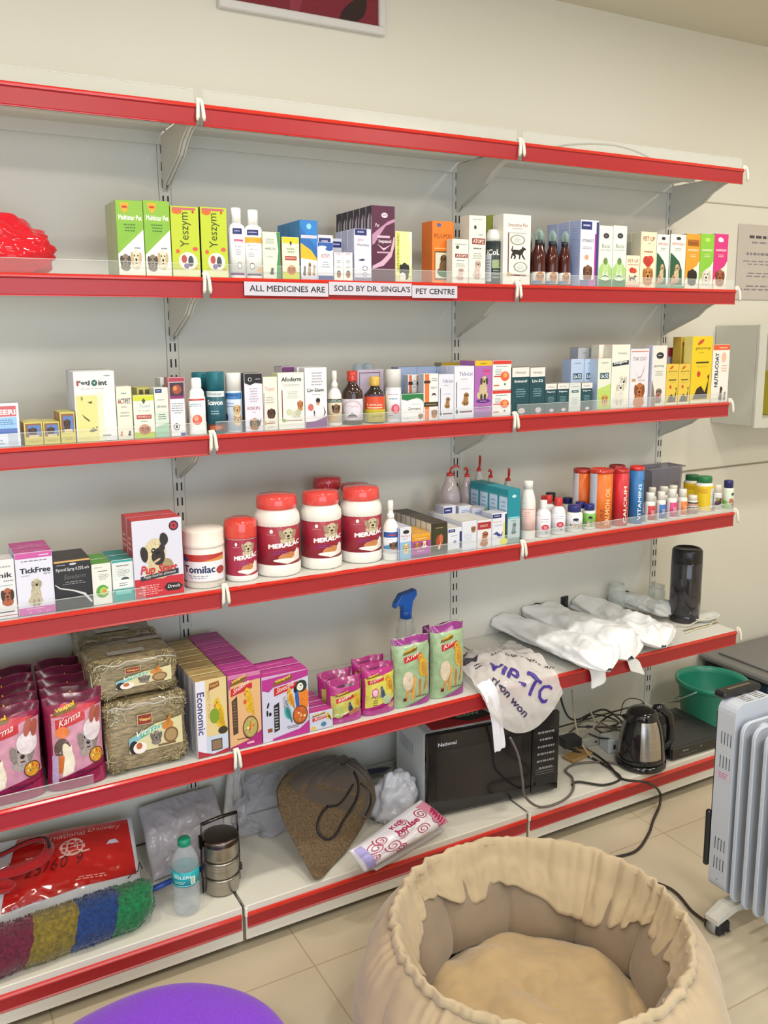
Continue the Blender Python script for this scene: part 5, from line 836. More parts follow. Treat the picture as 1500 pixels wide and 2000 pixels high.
# ---------------------------------------------------------------- fifth shelf
vlogo = lambda x, y, w, h, name='Karma': [('p', [(x, y + h * .55), (x + w * .75, y + h * .78), (x + w * .8, y + h * 1.0), (x + w * .12, y + h * .84)], '#7a5a1c'), ('t', 'Vitapol', x + w * .1, y + h * .66, w * .6, h * .2, '#e8c040', {'b': .04, 'tilt': .18}), ('p', [(x + w * .06, y), (x + w, y + h * .3), (x + w, y + h * .6), (x + w * .06, y + h * .44)], '#c02830'), ('t', name, x + w * .16, y + h * .12, w * .7, h * .28, '#f4ece4', {'s': .3, 'tilt': .22})]
kar = [('p', [(.06, .12), (.98, .28), (.98, .86), (.1, .84)], '#c98fa4'), ('p', [(.08, .8), (.6, .8), (.9, .88), (.3, .92)], '#c83a44')] + vlogo(.12, .66, .55, .26, 'Karma') + [
    ('dog', .5, .34, .4, .32, '#a89c98', '#8a7c78'), ('e', .78, .62, .16, .12, '#e0d4d8'), ('e', .8, .78, .05, .1, '#a8584a', -.4), ('e', .9, .76, .05, .09, '#a8584a', -.2), ('e', .24, .46, .14, .12, '#5a4a44'), ('e', .34, .38, .08, .16, '#e8dcc0', .5), ('e', .26, .64, .12, .06, '#e07a3a'), ('e', .2, .3, .12, .1, '#c86a2a'), ('p', [(.22, .16), (.42, .2), (.4, .5), (.28, .44)], '#e8e0cc'), ('bowl', .7, .24, .26, .18, '#d8962c'), ('p', [(0, .0), (1, 0), (1, .2), (.5, .12), (0, .1)], '#94204c'), ('lines', .4, .15, .5, .04, 1, '#4a1a2c'), ('r', .06, .1, .1, .3, '#b8a0c8')]
MRN = '#8a1f45'
pouch(4, -45, 93, 1388, .012, .052, 'maroon pouch of small-pet food with grey rabbit, by the left picture edge', kar, '#861b42', '#5c1434', n=5, pitch=.06, grp='maroon food pouches, left row', seed=1, dx=.004)
pouch(4, 98, 213, 1360, .012, .052, 'maroon pouch of small-pet food with grey rabbit, beside the hay bales', kar, '#861b42', '#5c1434', n=5, pitch=.06, grp='maroon food pouches, right row', seed=5, dx=.004)
def bale(pl, pr, pt, off, z0, dep, lab):
    xa, xb, y, z, h = place(4, pl, pr, pt, off, z0); w = xb - xa
    root = thing('hay_bale', lab, 'hay bale', ((xa + xb) / 2, y, z), 0)
    def sq(sc_, bump):
        def f(u, v):
            a = 2 * PI * u; t = (v - .5) * PI; ex = .24
            cs = lambda q, e: math.copysign(abs(q) ** e, q)
            X = cs(math.cos(t), ex) * cs(math.cos(a), ex); Y = cs(math.cos(t), ex) * cs(math.sin(a), ex); Z = cs(math.sin(t), ex)
            n = noise.noise(Vector((X * 2 + pl, Y * 2, Z * 2))) * bump
            return (X * (w / 2 * sc_ + n), dep / 2 + Y * (dep / 2 * sc_ + n), h / 2 + Z * (h / 2 * sc_) )
        return f
    b = MB(); b.grid(sq(.975, .006), 56, 28, ('#948462', 'straw'), cu=True)
    rnd = random.Random(int(pl)); F_ = sq(.985, .006); SC_ = [('#b8a67a', 'straw'), ('#8a7a54', 'straw'), ('#6e6446', 'straw'), ('#cbbd94', 'straw')]
    for k in range(1500):                                        # loose strands pressed against the film
        u0, v0 = rnd.random(), rnd.uniform(.16, .9); p = Vector(F_(u0, v0)); du = (Vector(F_(u0 + .004, v0)) - p).normalized(); dv = (Vector(F_(u0, v0 + .004)) - p).normalized()
        an = rnd.uniform(0, PI); t = du * math.cos(an) + dv * math.sin(an); L = rnd.uniform(.006, .017); q = t.cross(du.cross(dv).normalized()).normalized() * rnd.uniform(.0004, .0009); nn = (p - Vector((0, dep / 2, h / 2))).normalized() * .0016
        b.add([Vector((s_.x, s_.y, min(h - .0005, max(.001, s_.z)))) for s_ in (p + nn - t * L - q, p + nn + t * L - q, p + nn + t * L + q, p + nn - t * L + q)], [(0, 1, 2, 3)], SC_[k % 4])
    b.build('pressed_hay', root, fix=False)
    fr = MB(); vm = [('p', [(.24, .28), (.96, .28), (.96, .7), (.6, .66), (.24, .5)], '#d8cfa0'), ('p', [(.24, .5), (.6, .64), (.6, .56), (.24, .4)], '#7ab8c0'), ('p', [(.4, .54), (.72, .66), (.72, .6), (.4, .48)], '#5aa878'), ('t', 'Vitasia', .34, .5, .34, .09, '#e8f0e8', {'s': .3, 'tilt': .2}), ('r', .36, .68, .2, .16, '#c8b48a'), ('r', .37, .69, .18, .14, '#8a2c24'), ('t', 'Vitapol', .385, .725, .15, .06, '#e8c86a', {'b': .03}),
           ('e', .3, .36, .06, .1, '#1f1a1c'), ('e', .38, .34, .09, .09, '#eee6dc'), ('e', .37, .37, .04, .05, '#b8643a'), ('dog', .52, .34, .16, .22, '#8a8078', '#6a625c'), ('e', .76, .6, .08, .07, '#c8823c'), ('e', .78, .68, .025, .08, '#b8742c', -.3), ('ring', .8, .44, .1, .12, '#7a5a3a', '#a88c60'), ('r', .62, .3, .24, .03, '#7a5a3c')]
    art(fr, vm, lambda u, v, o: ((u - .5) * w * .9, -.0045 - o + .004 * (abs(u - .5) * 2) ** 4, .05 * h + v * .9 * h), w, h, curved=.02, lift=.0002)
    fr.build('printed_label', root, fix=False)
    for k, (px_, py_) in enumerate(((-.02, .35), (.06, .78))):
        tp = MB(); tp.add([((px_ - .10) * w / .28 * .6 + k * .03, dep * py_ - .012, h + .0008), ((px_ + .1) * w / .28 * .6 + k * .03, dep * py_ - .016, h + .0008), ((px_ + .1) * w / .28 * .6 + k * .03, dep * py_ + .008, h + .0008), ((px_ - .1) * w / .28 * .6 + k * .03, dep * py_ + .012, h + .0008)], [(0, 1, 2, 3)], ('#b8b4ac', 'gloss')); tp.build('price_sticker', root)
    wr = MB(); rnd = random.Random(int(pl))                           # crinkled film strips along the edges
    for s in (-1, 1):
        wr.tube([(s * w * .48, dep * .02 + k * dep * .12, h * (.5 + .42 * math.sin(k * 1.3 + s))) for k in range(8)], [.002] * 8, ('#c8c4bc', 'haze'), 5)
    wr.tube([(-w * .46 + k * w * .092, -.002 + .003 * math.sin(k * 2), h * .93 + .004 * math.sin(k * 1.7)) for k in range(11)], .0016, ('#dcd8ce', 'haze'), 5)
    wr.build('film_wrinkle', root)
    return root, h
bl, hb = bale(211, 372, 1364, .016, None, .175, 'cellophane-wrapped hay bale with rodent label, bottom of the pile')
zb = ZS[4] + hb + .002
y2 = -DEP[4] + .03
bale(181, 350, 1286, .032, zb, .165, 'cellophane-wrapped hay bale with rodent label, on top and nearest')
bale(160, 310, 1240, .212, zb + .0, .145, 'cellophane-wrapped hay bale at the back of the upper layer')
bale(180, 335, 1340, .2, None, .15, 'cellophane-wrapped hay bale hidden behind the bottom one')
eco = [('r', 0, .0, .3, 1, '#dcdcea'), ('t', 'Economic', .03, .3, .24, .56, '#4c4a70', {'rot': -90, 'b': .02}), ('r', .3, .24, .7, .76, '#dbc48c'), ('p', [(.42, .86), (.78, .9), (.76, .97), (.44, .95)], '#8a4a24'), ('t', 'Vitapol', .45, .88, .28, .05, '#e8c86a', {'tilt': .1}), ('t', 'BIRD FOOD', .36, .5, .1, .36, '#b8965a', {'rot': -90}), ('bird', .5, .3, .5, .46, '#e2b820', '#c8a018'), ('e', .58, .52, .16, .1, '#7a9a2a'), ('e', .84, .31, .16, .05, '#3a3420'), ('r', .3, .0, .7, .26, '#c0cede'), ('r', .44, .06, .36, .15, '#4a4236'), ('r', .47, .075, .3, .12, '#8a7058'), ('p', [(0, .0), (1, 0), (1, .06), (.5, .02), (.2, .06), (0, .1)], '#a82a40')]
carton(4, 387, 447.5, 1327, .012, .042, 'cream and white birdseed carton with vertical name, yellow bird', eco, '#d8c690', '#c9c6d4', '#b89c66', n=7, pitch=.0445, kind='paper', dx=.0, tart=[('r', .2, .2, .6, .2, '#a88a54'), ('r', 0, .9, 1, .06, '#6a6a30')], sart=[('r', .4, .05, .2, .9, '#8aa0c8')])
MAG = '#b2308a'
sma = [('r', 0, 0, 1, .95, '#dcae7c'), ('p', [(0, .95), (1, .95), (1, .9), (.1, .88), (0, .8)], MAG)] + vlogo(.02, .72, .72, .24, 'Smakers') + [('p', [(.1, .2), (.26, .22), (.26, .72), (.08, .66)], '#4a3a2c'), ('lines', .1, .3, .15, .36, 9, '#8a6a48'), ('bird', .42, .42, .44, .4, '#e2b42c', '#d8a82a'), ('e', .5, .62, .05, .03, '#d8502c'), ('bowl', .4, .1, .5, .32, '#b8a860'), ('p', [(0, 0), (1, 0), (1, .2), (.6, .1), (0, .04)], '#a82874'), ('lines', .5, .03, .3, .06, 1, '#f0d0e0'), ('lines', .2, .12, .4, .03, 1, '#4a2a2a')]
carton(4, 450, 512.5, 1315, .012, .04, 'magenta and tan bird stick carton with cockatiel and bowl', sma, '#c87aa0', '#b89a78', MAG, n=8, pitch=.0415, tart=[('r', .1, .3, .8, .1, '#d060a8'), ('r', 0, .92, 1, .05, '#6a1a50')])
sto = [('r', 0, 0, 1, .9, '#c8c8dc'), ('p', [(0, .96), (1, 1), (1, .9), (.5, .84), (.24, .82), (.14, .76), (0, .8)], MAG)] + vlogo(.22, .68, .55, .28, 'Slonecznik') + [('p', [(.24, .12), (.36, .15), (.36, .58), (.24, .54)], '#23262a'), ('lines', .25, .16, .1, .36, 8, '#b8bcc0'), ('parrot', .66, .36, .36, .5), ('bowl', .64, .16, .34, .3, '#c8642c'), ('bird', .42, .24, .24, .34, '#4aa8a0', '#2a7a80'), ('bird', .5, .44, .22, .34, '#e0a83a', '#c8862a'), ('bird', .42, .46, .16, .2, '#b8c0c8', '#8a90a0'), ('e', .12, .56, .02, .05, '#1a1a1e', -.4), ('e', .1, .44, .02, .05, '#1a1a1e'), ('e', .16, .42, .03, .03, '#1a1a1e'), ('r', .1, .14, .1, .06, '#8a4a30'), ('p', [(.2, .0), (1, 0), (1, .2), (.8, .1), (.2, .03)], MAG), ('lines', .5, .13, .3, .05, 2, '#5a4a50')]
carton(4, 514, 604.5, 1315, .012, .05, 'large magenta and lilac carton with an orange and blue parrot', sto, '#c8a8c8', '#b06a9c', '#c23a92', n=2, tart=[('r', .1, .4, .6, .08, '#e080b8'), ('r', .0, .86, 1, .06, '#7a2460')])
smb = vlogo(.06, .5, .8, .44, 'Rusto') + [('bird', .68, .44, .3, .44, '#e0b424', '#6a5a24'), ('e', .6, .26, .12, .14, '#4a7aa0'), ('e', .14, .14, .12, .1, '#d8b444'), ('r', 0, 0, 1, .05, '#b8a8b4')]
carton(4, 605, 650.5, 1389, .012, .032, 'small square magenta-topped carton with tiny birds', smb, '#c4cad8', '#b04a8c', '#c23a8c', n=4, pitch=.034, tart=[('r', .1, .5, .8, .1, '#d870b0')])
seed = [('p', [(.04, .16), (.97, .3), (.97, .72), (.04, .66)], '#c8c060')] + vlogo(.12, .5, .55, .24, 'Karma') + [('bird', .62, .3, .34, .38, '#dcae2c', '#c8982c'), ('bird', .46, .2, .22, .3, '#4a5a7a', '#2a3a5a'), ('e', .72, .2, .2, .12, '#b8785a'), ('e', .24, .28, .14, .14, '#b0c070'), ('t', 'Prosta', .12, .2, .4, .05, '#f4f4e4', {'s': .3, 'tilt': .1}), ('p', [(0, 0), (1, 0), (1, .26), (.5, .16), (0, .12)], '#b0448c'), ('ring', .3, .07, .05, .03, '#e8c8dc', '#b0448c')]
hole = [('e', .5, .86, .3, .02, '#4a1a3a')]
pouch(4, 646, 713, 1328, .014, .05, 'small magenta seed pouch with yellow bird, left of the front pair', seed + hole, '#b0307c', '#98296c', n=2, pitch=.055, top=.16, grp='small magenta seed pouches, left', seed=11)
seed2 = [('p', [(.04, .16), (.97, .3), (.97, .84), (.04, .76)], '#d6cc58')] + vlogo(.06, .64, .5, .2, 'Karma') + [('bird', .56, .42, .4, .38, '#e0a82c', '#c88a2c'), ('bird', .4, .3, .24, .3, '#5a6a8a', '#3a4a6a'), ('ring', .28, .48, .1, .09, '#b8307c', '#e8b8d0'), ('t', 'PLUS', .18, .36, .3, .05, '#2a4a7a'), ('lines', .2, .2, .2, .14, 3, '#3a5a4a'), ('e', .66, .3, .16, .1, '#b8c8a0'), ('p', [(0, 0), (1, 0), (1, .28), (.5, .14), (0, .12)], '#b0448c'), ('e', .8, .16, .1, .06, '#c8a080')]
pouch(4, 714, 777, 1300, .014, .05, 'small magenta seed pouch with two birds on yellow, right of the pair', seed2 + [('r', .2, .93, .3, .02, '#5a1a4a')], '#b83080', '#98296c', n=2, pitch=.055, top=.12, grp='small magenta seed pouches, right', seed=15)
bigp = [('p', [(.02, .04), (.98, .1), (.98, .86), (.02, .84)], '#9fb890')] + vlogo(.18, .66, .5, .2, 'Kiwi') + [('bird', .5, .38, .44, .4, '#d8a83a', '#c8963a'), ('bird', .16, .14, .4, .4, '#cdb48c', '#b89468'), ('p', [(.24, .12), (.3, .12), (.4, .5), (.34, .5)], '#d89a4a'), ('p', [(.4, .1), (.46, .1), (.52, .46), (.46, .46)], '#e0a850'), ('p', [(.6, .14), (.66, .16), (.66, .4), (.6, .4)], '#c87a3c'), ('p', [(.74, .2), (.84, .24), (.88, .44), (.8, .42)], '#c89a5a'), ('e', .3, .4, .14, .14, '#d8c8b0'), ('r', .2, .1, .08, .05, '#6a2a2a'), ('p', [(.2, 0), (1, 0), (1, .16), (.6, .06)], '#9a3a8a'), ('lines', .5, .13, .36, .03, 1, '#5a4a3a')]
pouch(4, 773, 847, 1247, .014, .055, 'large green bird food pouch with violet top, left and nearer', bigp, '#9fb890', '#8c2f7e', n=1, top=.13, seed=21, grp='large green bird food pouches')
pouch(4, 848, 913, 1221, .016, .055, 'large green bird food pouch with violet top, right and upright', bigp, '#9fb890', '#8c2f7e', n=1, top=.13, seed=27, grp='large green bird food pouches')
pouch(4, 834, 884, 1224, .09, .05, 'violet topped food pouch standing behind the two green ones', [], '#7c2c74', '#7c2c74', top=.1, seed=31)
# clear spray bottle with blue trigger head
xs = xat(793, -.2, ZS[4]); ys = -.2; zs = ZS[4] + .0005; H = zat(xs, ys, 1152) - zs
sp = thing('spray_bottle', 'clear plastic spray bottle with bright blue trigger head behind the pouches', 'spray bottle', (xs, ys, zs))
MB().lathe([(0, 0), (.034, 0), (.037, .004), (.037, .10), (.030, .112), (.033, .125), (.027, .14), (.029, .155), (.023, .17), (.024, .185), (.0165, H * .68), (.0145, H * .70)], ('#cdd4d6', 'glass')).build('body', sp)
b = MB(); b.lathe([(0, H * .69), (.018, H * .69), (.0175, H * .78), (0, H * .78)], ('#1f55a8', 'plastic'))
b.prism([(-.030, .85), (-.042, .82), (-.038, .875), (-.020, .965), (.012, .985), (.030, 1.0), (.032, .94), (.018, .87), (.014, .77), (-.014, .77), (-.016, .84)], 'y', -.013, .013, ('#2460b8', 'plastic'))
for k in range(len(b.v)):
    x, y, z = b.v[k]
    if z > .5: b.v[k] = (x, y, z * H)
b.build('trigger_head', sp, bevel=.003)
MB().tube([(0, 0, .01), (0, 0, H * .7)], .002, ('#dfe4e6', 'haze'), 6).build('dip_tube', sp)
# black tumbler
xa, xb = xat(1312.5, -.22, ZS[4]), xat(1358.5, -.22, ZS[4]); r = (xb - xa) / 2 * .9; xm = (xa + xb) / 2; H = zat(xm, -.22, 1070) - ZS[4]
tu = thing('tumbler', 'tall dark smoky cylindrical flask with black lid near the shelf end', 'flask', (xm, -.22, ZS[4] + .001))
MB().lathe([(0, 0), (r * .93, 0), (r * .95, .004), (r * .96, H * .09), (r * .93, H * .1), (r * 1.0, H * .11), (r, H * .80), (r * .97, H * .81)], ('#2c2930', 'gloss'), seg=36).build('body', tu)
MB().lathe([(0, H * .81), (r * .97, H * .81), (r * .99, H * .815), (r * .97, H * .965), (r * .9, H * .99), (r * .8, H), (r * .74, H * .98), (0, H * .975)], ('#1b1a1e', 'plastic'), seg=36).build('lid', tu)
l = MB(); art(l, [('t', 'AQ', .2, 0, .6, 1, '#6a6670')], lambda u, v, o: ((r + .0008) * math.cos(math.radians(-90 - 40 + 36 * u)), (r + .0008) * math.sin(math.radians(-90 - 40 + 36 * u)), H * .13 + v * .012), .02, .012, curved=.004); l.build('mark', tu)
# glass jars behind the bags
for k, (px, pt, y) in enumerate(((1203, 1140, -.05), (1281, 1143, -.09))):
    x = xat(px, y, ZS[4]); h = zat(x, y, pt) - ZS[4]
    j = thing('glass_jar', 'empty clear glass jar at the back, ' + ('left, behind the white bags' if k == 0 else 'near the dark flask'), 'jar', (x, y, ZS[4] + .001))
    MB().lathe([(0, .004), (.028, 0), (.031, .004), (.031, h * .75), (.027, h * .86), (.0275, h), (.0255, h), (.025, h * .86), (.029, h * .74), (.029, .008), (0, .008)], ('#dfe6e2', 'glass')).build('body', j)
    MB().lathe([(.0278, h - .010), (.0288, h - .007), (.0278, h - .004)], ('#b8c0c0', 'glass')).build('thread', j)
# small dark wall socket behind the shelving seen through a cut-out in the panel
pc = atY(1102, 1176, -.001)
s_ = MB(); s_.box(-.016, -.004, -.022, .016, 0, .022, ('#26282a', 'plastic'), .001); s_.box(-.010, -.0052, -.006, -.004, -.004, .012, ('#0f1012', 'matte')); s_.box(.004, -.0052, -.010, .012, -.004, .010, ('#3a3d40', 'matte'))
tag(s_.build('wall_socket', None, (pc.x, -.0008, pc.z)), 'small dark socket on the back panel above the rolled bags', 'socket')
# ---- rolled white carrier bags
def bagroll(p0, p1, r0, r1, label, seed, flat=.56, tails=(), end=0, col='#f3f4f6'):
    a, b_ = Vector(p0), Vector(p1); L = (b_ - a).length; t = (b_ - a).normalized(); sd = Vector((-t.y, t.x, 0)).normalized() if abs(t.z) < .99 else Vector((1, 0, 0)); u_ = t.cross(sd) * -1
    root = thing('carrier_bag_roll', label, 'plastic bag', (a.x, a.y, ZS[4] + .001), 0, None)
    o = Vector((a.x, a.y, ZS[4] + .001))
    def f(u, v):
        s = v; rr = (r0 + (r1 - r0) * s) * (1 - max(0, (abs(s - .5) * 2)) ** 16 * .85)
        an = 2 * PI * u; fold = .16 * math.sin(3 * an + s * 5 + seed) + .10 * math.sin(7 * an - s * 9 + seed * 2)
        wr = noise.noise(Vector((math.cos(an) * 2 + seed, math.sin(an) * 2, s * 7))) * .28 * (.4 + s) + abs(noise.noise(Vector((math.cos(an) * 4, math.sin(an) * 4 + seed, s * 16)))) * .3 * s
        q = rr * 1.58 * (1 + fold * .35 + wr * .9)
        P = a.lerp(b_, s) + sd * (math.cos(an) * q * 1.25)
        z = max(.0012, q * flat * (math.sin(an) + .92) + (a.lerp(b_, s).z - ZS[4] - .001))
        return (P.x - o.x, min(P.y, -.009) - o.y, z)
    m = MB(); m.grid(f, 44, 60, (col, 'plastic'), cu=True); m.build('rolled_film', root)
    for k, pts in enumerate(tails):
        tb_ = MB(); W = pts[0]; P = [Vector(p) - o for p in pts[1:]]; n = len(P); vs = []
        for i_, p in enumerate(P):
            d_ = (P[min(n - 1, i_ + 1)] - P[max(0, i_ - 1)]); s2 = Vector((W[0], W[1], W[2])); 
            for j_ in range(5): vs.append(p + s2 * (j_ / 4 - .5) * (1 + .06 * math.sin(i_ * 2 + k)) + Vector((0, -.004 * math.sin(j_ * 1.7 + i_), .002 * math.sin(j_ * 2.3 + i_))))
        fs = [(i_ * 5 + j_, i_ * 5 + j_ + 1, (i_ + 1) * 5 + j_ + 1, (i_ + 1) * 5 + j_) for i_ in range(n - 1) for j_ in range(4)]
        tb_.add(vs, fs, (col, 'plastic'), True); tb_.build('handle_loop', root, solid=.0012, sub=1)
    return root
Z5 = ZS[4]
A5 = lambda px, py, dz=.02: atZ(px, py, Z5 + dz)
def hang(px0, py0, px1, py1, n=5, out=.012):
    """points of a strip that leaves the shelf edge at (px0,py0) and hangs in front of the rail down to (px1,py1)"""
    y = -DEP[4] - out
    p0 = atY(px0, py0, y); p1 = atY(px1, py1, y - .004)
    return [p0.lerp(p1, k / (n - 1)) for k in range(n)]
def slab(*pts): return list(pts)
t1 = hang(1166, 1300, 1171, 1340, 4); t2 = hang(1232, 1283, 1248, 1316, 4)
bagroll(A5(955, 1213), A5(1190, 1312, .014), .026, .040, 'rolled white carrier bag lying nearest the printed bag, handle hanging over', 2.0, tails=[[(.062, 0, .016)] + [A5(1150, 1290, .02) + Vector((0, -.02, 0))] + t1])
bagroll(A5(1012, 1190, .03), A5(1232, 1290, .018), .030, .046, 'thickest rolled white carrier bag in the middle of the bundle', 5.1, tails=[[(.066, 0, -.026)] + [A5(1205, 1272, .02) + Vector((0, -.02, 0))] + t2])
bagroll(A5(1118, 1180, .03), A5(1296, 1266, .018), .028, .036, 'rolled white carrier bag second from the dark flask', 8.3)
bagroll(A5(1165, 1165, .02), A5(1308, 1204, .02), .026, .026, 'loosely folded white carrier bag beside the dark flask', 11.7, col='#dcdedd')
# ---- printed plastic bag spread over the shelf and the microwave
pbg = thing('printed_carrier_bag', 'crumpled clear carrier bag with violet and black lettering hanging over the shelf', 'plastic bag', (.75, -.39, Z5))
O = Vector((.75, -.39, Z5))
x0 = xat(902, -.2, Z5); x1 = xat(1128, -.39, Z5)
def sheet(u, v, off=0):
    """u along the shelf, v from the back (0) over the front edge and down (1)"""
    # v: 0..0.62 lies on the shelf, 0.62..1 hangs in front of the rail
    xl = x0 - .03 + (x1 - x0 - .05) * u * 1.12
    vv = v / .66
    nz = noise.noise(Vector((u * 4, v * 5, 3.3))) * .02 + abs(noise.noise(Vector((u * 9, v * 9, 7.7)))) * .014
    if vv < 1:
        y = -.13 - vv * (DEP[4] - .13 + .012); z = .012 + .035 * math.sin(PI * min(1, vv)) * (.5 + .5 * math.sin(u * PI)) + nz
        x = xl - .05 * vv
    else:
        d_ = (v - .66) / .34; drop = .15 * math.sin(PI * (.08 + .84 * u)) ** .7
        y = -DEP[4] - .013 - .01 * math.sin(d_ * 2) - nz * .4 - .01; z = .010 + nz * .3 - d_ * drop
        x = xl - .05 + d_ * .02
    return (x - O.x, y - O.y - off, max(z, .003) + off if vv < 1 else z + off)
m = MB(); m.grid(lambda u, v: sheet(u, v), 48, 56, ('#ebe4e0', 'film')); ltr = m; VIO = '#4a3590'
art(ltr, [('t', 'VIP-TC', .56, .36, .23, .062, VIO, {'b': .02, 'ang': -43}), ('t', 'ing right an', .80, .50, .17, .020, '#4a4654', {'s': .2, 'ang': -38, 'b': .01}), ('t', 'rion won', .36, .26, .15, .026, '#3c3656', {'b': .02, 's': .2, 'ang': -52}), ('t', 'ation', .52, .66, .06, .012, '#4a4654', {'ang': -20}),
          ('p', [(.06, .74), (.1, .82), (.2, .8), (.26, .88), (.2, .84), (.1, .86), (.04, .8)], '#34303e'), ('p', [(.04, .64), (.12, .72), (.24, .68), (.3, .74), (.22, .72), (.12, .76), (.02, .68)], '#34303e'), ('p', [(.02, .9), (.12, .96), (.16, .9), (.1, .92)], '#2a2440'), ('lines', .1, .54, .16, .06, 2, '#3a3642')],
    lambda u, v, o: sheet(u, 1 - v, .0012 + o), .30, .42, curved=.008)
ltr.build('film', pbg, fix=False)
# white un-printed handle of the same bag hanging over the rail
hp = thing('white_bag_handle', 'plain white plastic bag handle hanging over the rail in front of the microwave', 'plastic bag', (0, 0, 0))
yy = -DEP[4] - .030; P = [atZ(942, 1330, Z5 + .034), atY(960, 1352, yy), atY(968, 1390, yy), atY(973, 1430, yy), atY(977, 1467, yy)]
wd_ = [.05, .048, .036, .036, .038]
m = MB(); vs = []
for i_, (p, w_) in enumerate(zip(P, wd_)):
    for j_ in range(9): vs.append(p + Vector(((j_ / 8 - .5) * w_ * 1.05, -.003 * math.sin(j_ * 1.3 + i_ * .8), .010 * (j_ / 8 - .5) + .0015 * math.sin(j_ * 2 + i_))))
m.add(vs, [(i_ * 9 + j_, i_ * 9 + j_ + 1, (i_ + 1) * 9 + j_ + 1, (i_ + 1) * 9 + j_) for i_ in range(len(P) - 1) for j_ in range(8)], ('#eceaf2', 'plastic'), True); m.build('handle_strip', hp, solid=.001, sub=2)
# pale dish and string beside the flask
pd = atZ(1385, 1213, Z5)
d1 = MB(); d1.lathe([(0, .002), (.05, .002), (.062, .012), (.066, .014), (.064, .016), (.05, .005), (0, .005)], ('#e2e2dc', 'plastic'), seg=36, sx=1.0, sy=.62)
tag(d1.build('dish', None, (pd.x + .0, pd.y + .02, Z5 + .0005), .1), 'shallow white oval dish at the right end of the shelf', 'dish')
st = MB(); st.tube([A5(1322, 1222, .004), A5(1345, 1222, .008), A5(1362, 1213, .012), A5(1382, 1207, .010), A5(1398, 1212, .004), A5(1385, 1222, .003), A5(1360, 1228, .003), A5(1340, 1236, .003)], .0022, ('#d8d2b4', 'matte'), 6)
st.tube([A5(1335, 1232, .003), A5(1362, 1225, .003), A5(1402, 1216, .003)], .0016, ('#8a7858', 'matte'), 6)
tag(st.build('string'), 'loose loop of cream string on the shelf beside the dark flask', 'string')

# ---------------------------------------------------------------- base deck
ZB = ZS[5]
def nz3(*a): return noise.noise(Vector(a))
def pillow(name, label, cat, c, th, colr, kind, items, seed=1, wr=.006, zmin=ZB + .0008, back=None, W=.3, H=.2, grp=None, pw=2.6, edge=.002, lift=.0003, curved=.012, body='pouch_body'):
    """soft pack on four world corners c = [bottom-left, bottom-right, top-right, top-left]"""
    c = [Vector(p) for p in c]; O = (c[0] + c[1] + c[2] + c[3]) / 4; O.z = min(p.z for p in c)
    n0 = (c[1] - c[0]).cross(c[3] - c[0]).normalized()
    if n0.y > 0 and abs(n0.y) > abs(n0.z) or n0.z < -.2: n0 = -n0
    def f(s):
        def g(u, v, o=0):
            b = c[0].lerp(c[1], u).lerp(c[3].lerp(c[2], u), v)
            e = max(0, (1 - abs(2 * u - 1) ** pw)) ** .6 * max(0, (1 - abs(2 * v - 1) ** pw)) ** .6
            w = nz3(u * 4 + seed, v * 4, seed) * wr + abs(nz3(u * 10, v * 9 + seed, seed * 2)) * wr * .7
            p = b + n0 * (s * (th / 2 * e + edge) + w * (.3 + e) * (1 if s > 0 else .3) + s * o)
            return (p.x - O.x, p.y - O.y, max(p.z, zmin + (.0 if s < 0 else .001)) - O.z)
        return g
    root = thing(name, label, cat, O, 0, grp); F, B = f(1), f(-1); m = MB()
    m.grid(lambda u, v: F(u, v), 40, 34, (colr, kind)); m.grid(lambda u, v: B(1 - u, v), 40, 34, (back or colr, kind))
    for uu in (0, 1): m.grid(lambda a, v: tuple(Vector(F(uu, v)).lerp(Vector(B(uu, v)), a)), 1, 34, (back or colr, kind))
    for vv in (0, 1): m.grid(lambda u, a: tuple(Vector(F(u, vv)).lerp(Vector(B(u, vv)), a)), 40, 1, (back or colr, kind))
    m.build(body, root)
    if items:
        a = MB(); art(a, items, lambda u, v, o: F(min(.99, max(.01, u)), min(.99, max(.01, v)), o + .0012), W, H, curved=curved, lift=lift); a.build('printing', root, fix=False)
    return root, F
# red courier pack
CR = [(-.640, -.215, .150), (-.215, -.250, .150), (-.195, -.075, .262), (-.600, -.020, .262)]
RC = '#c42420'
pillow('courier_pack', 'red and white plastic courier pack with a printed globe and handwritten digits', 'parcel', CR, .07, '#d9dde6', 'gloss', [
    ('p', [(.22, .10), (.98, .22), (.97, .97), (.30, .95), (.25, .5)], RC, 'gloss'), ('t', 'International', .40, .80, .30, .07, '#e8b8ac', {'s': .1}), ('t', 'Delivery', .72, .82, .2, .07, '#e8b8ac', {'s': .2, 'tilt': .1}),
    ('ring', .62, .66, .075, .11, '#e8b8ac', RC), ('ring', .62, .66, .035, .11, '#e8b8ac', RC), ('r', .55, .65, .14, .014, '#e8b8ac'), ('r', .56, .70, .12, .012, '#e8b8ac'), ('r', .56, .60, .12, .012, '#e8b8ac'), ('p', [(.54, .56), (.72, .6), (.72, .58), (.54, .54)], '#e8b8ac'),
    ('t', '25/60 9', .34, .40, .34, .13, '#5c1614', {'s': .3, 'tilt': .14, 'sp': 1.2}), ('lines', .6, .24, .24, .05, 2, '#e8a89c'), ('lines', .34, .62, .14, .04, 1, '#e8b8ac'), ('p', [(.82, .62), (.9, .64), (.88, .70), (.84, .68)], '#d8c8e0'),
    ('t', 'VE', .10, .36, .08, .10, '#3a3e50', {'rot': -90}), ('ring', .15, .20, .05, .09, '#3a3e50', '#d9dde6'), ('r', .105, .195, .09, .012, '#3a3e50')], seed=3, wr=.008, W=.42, H=.22)
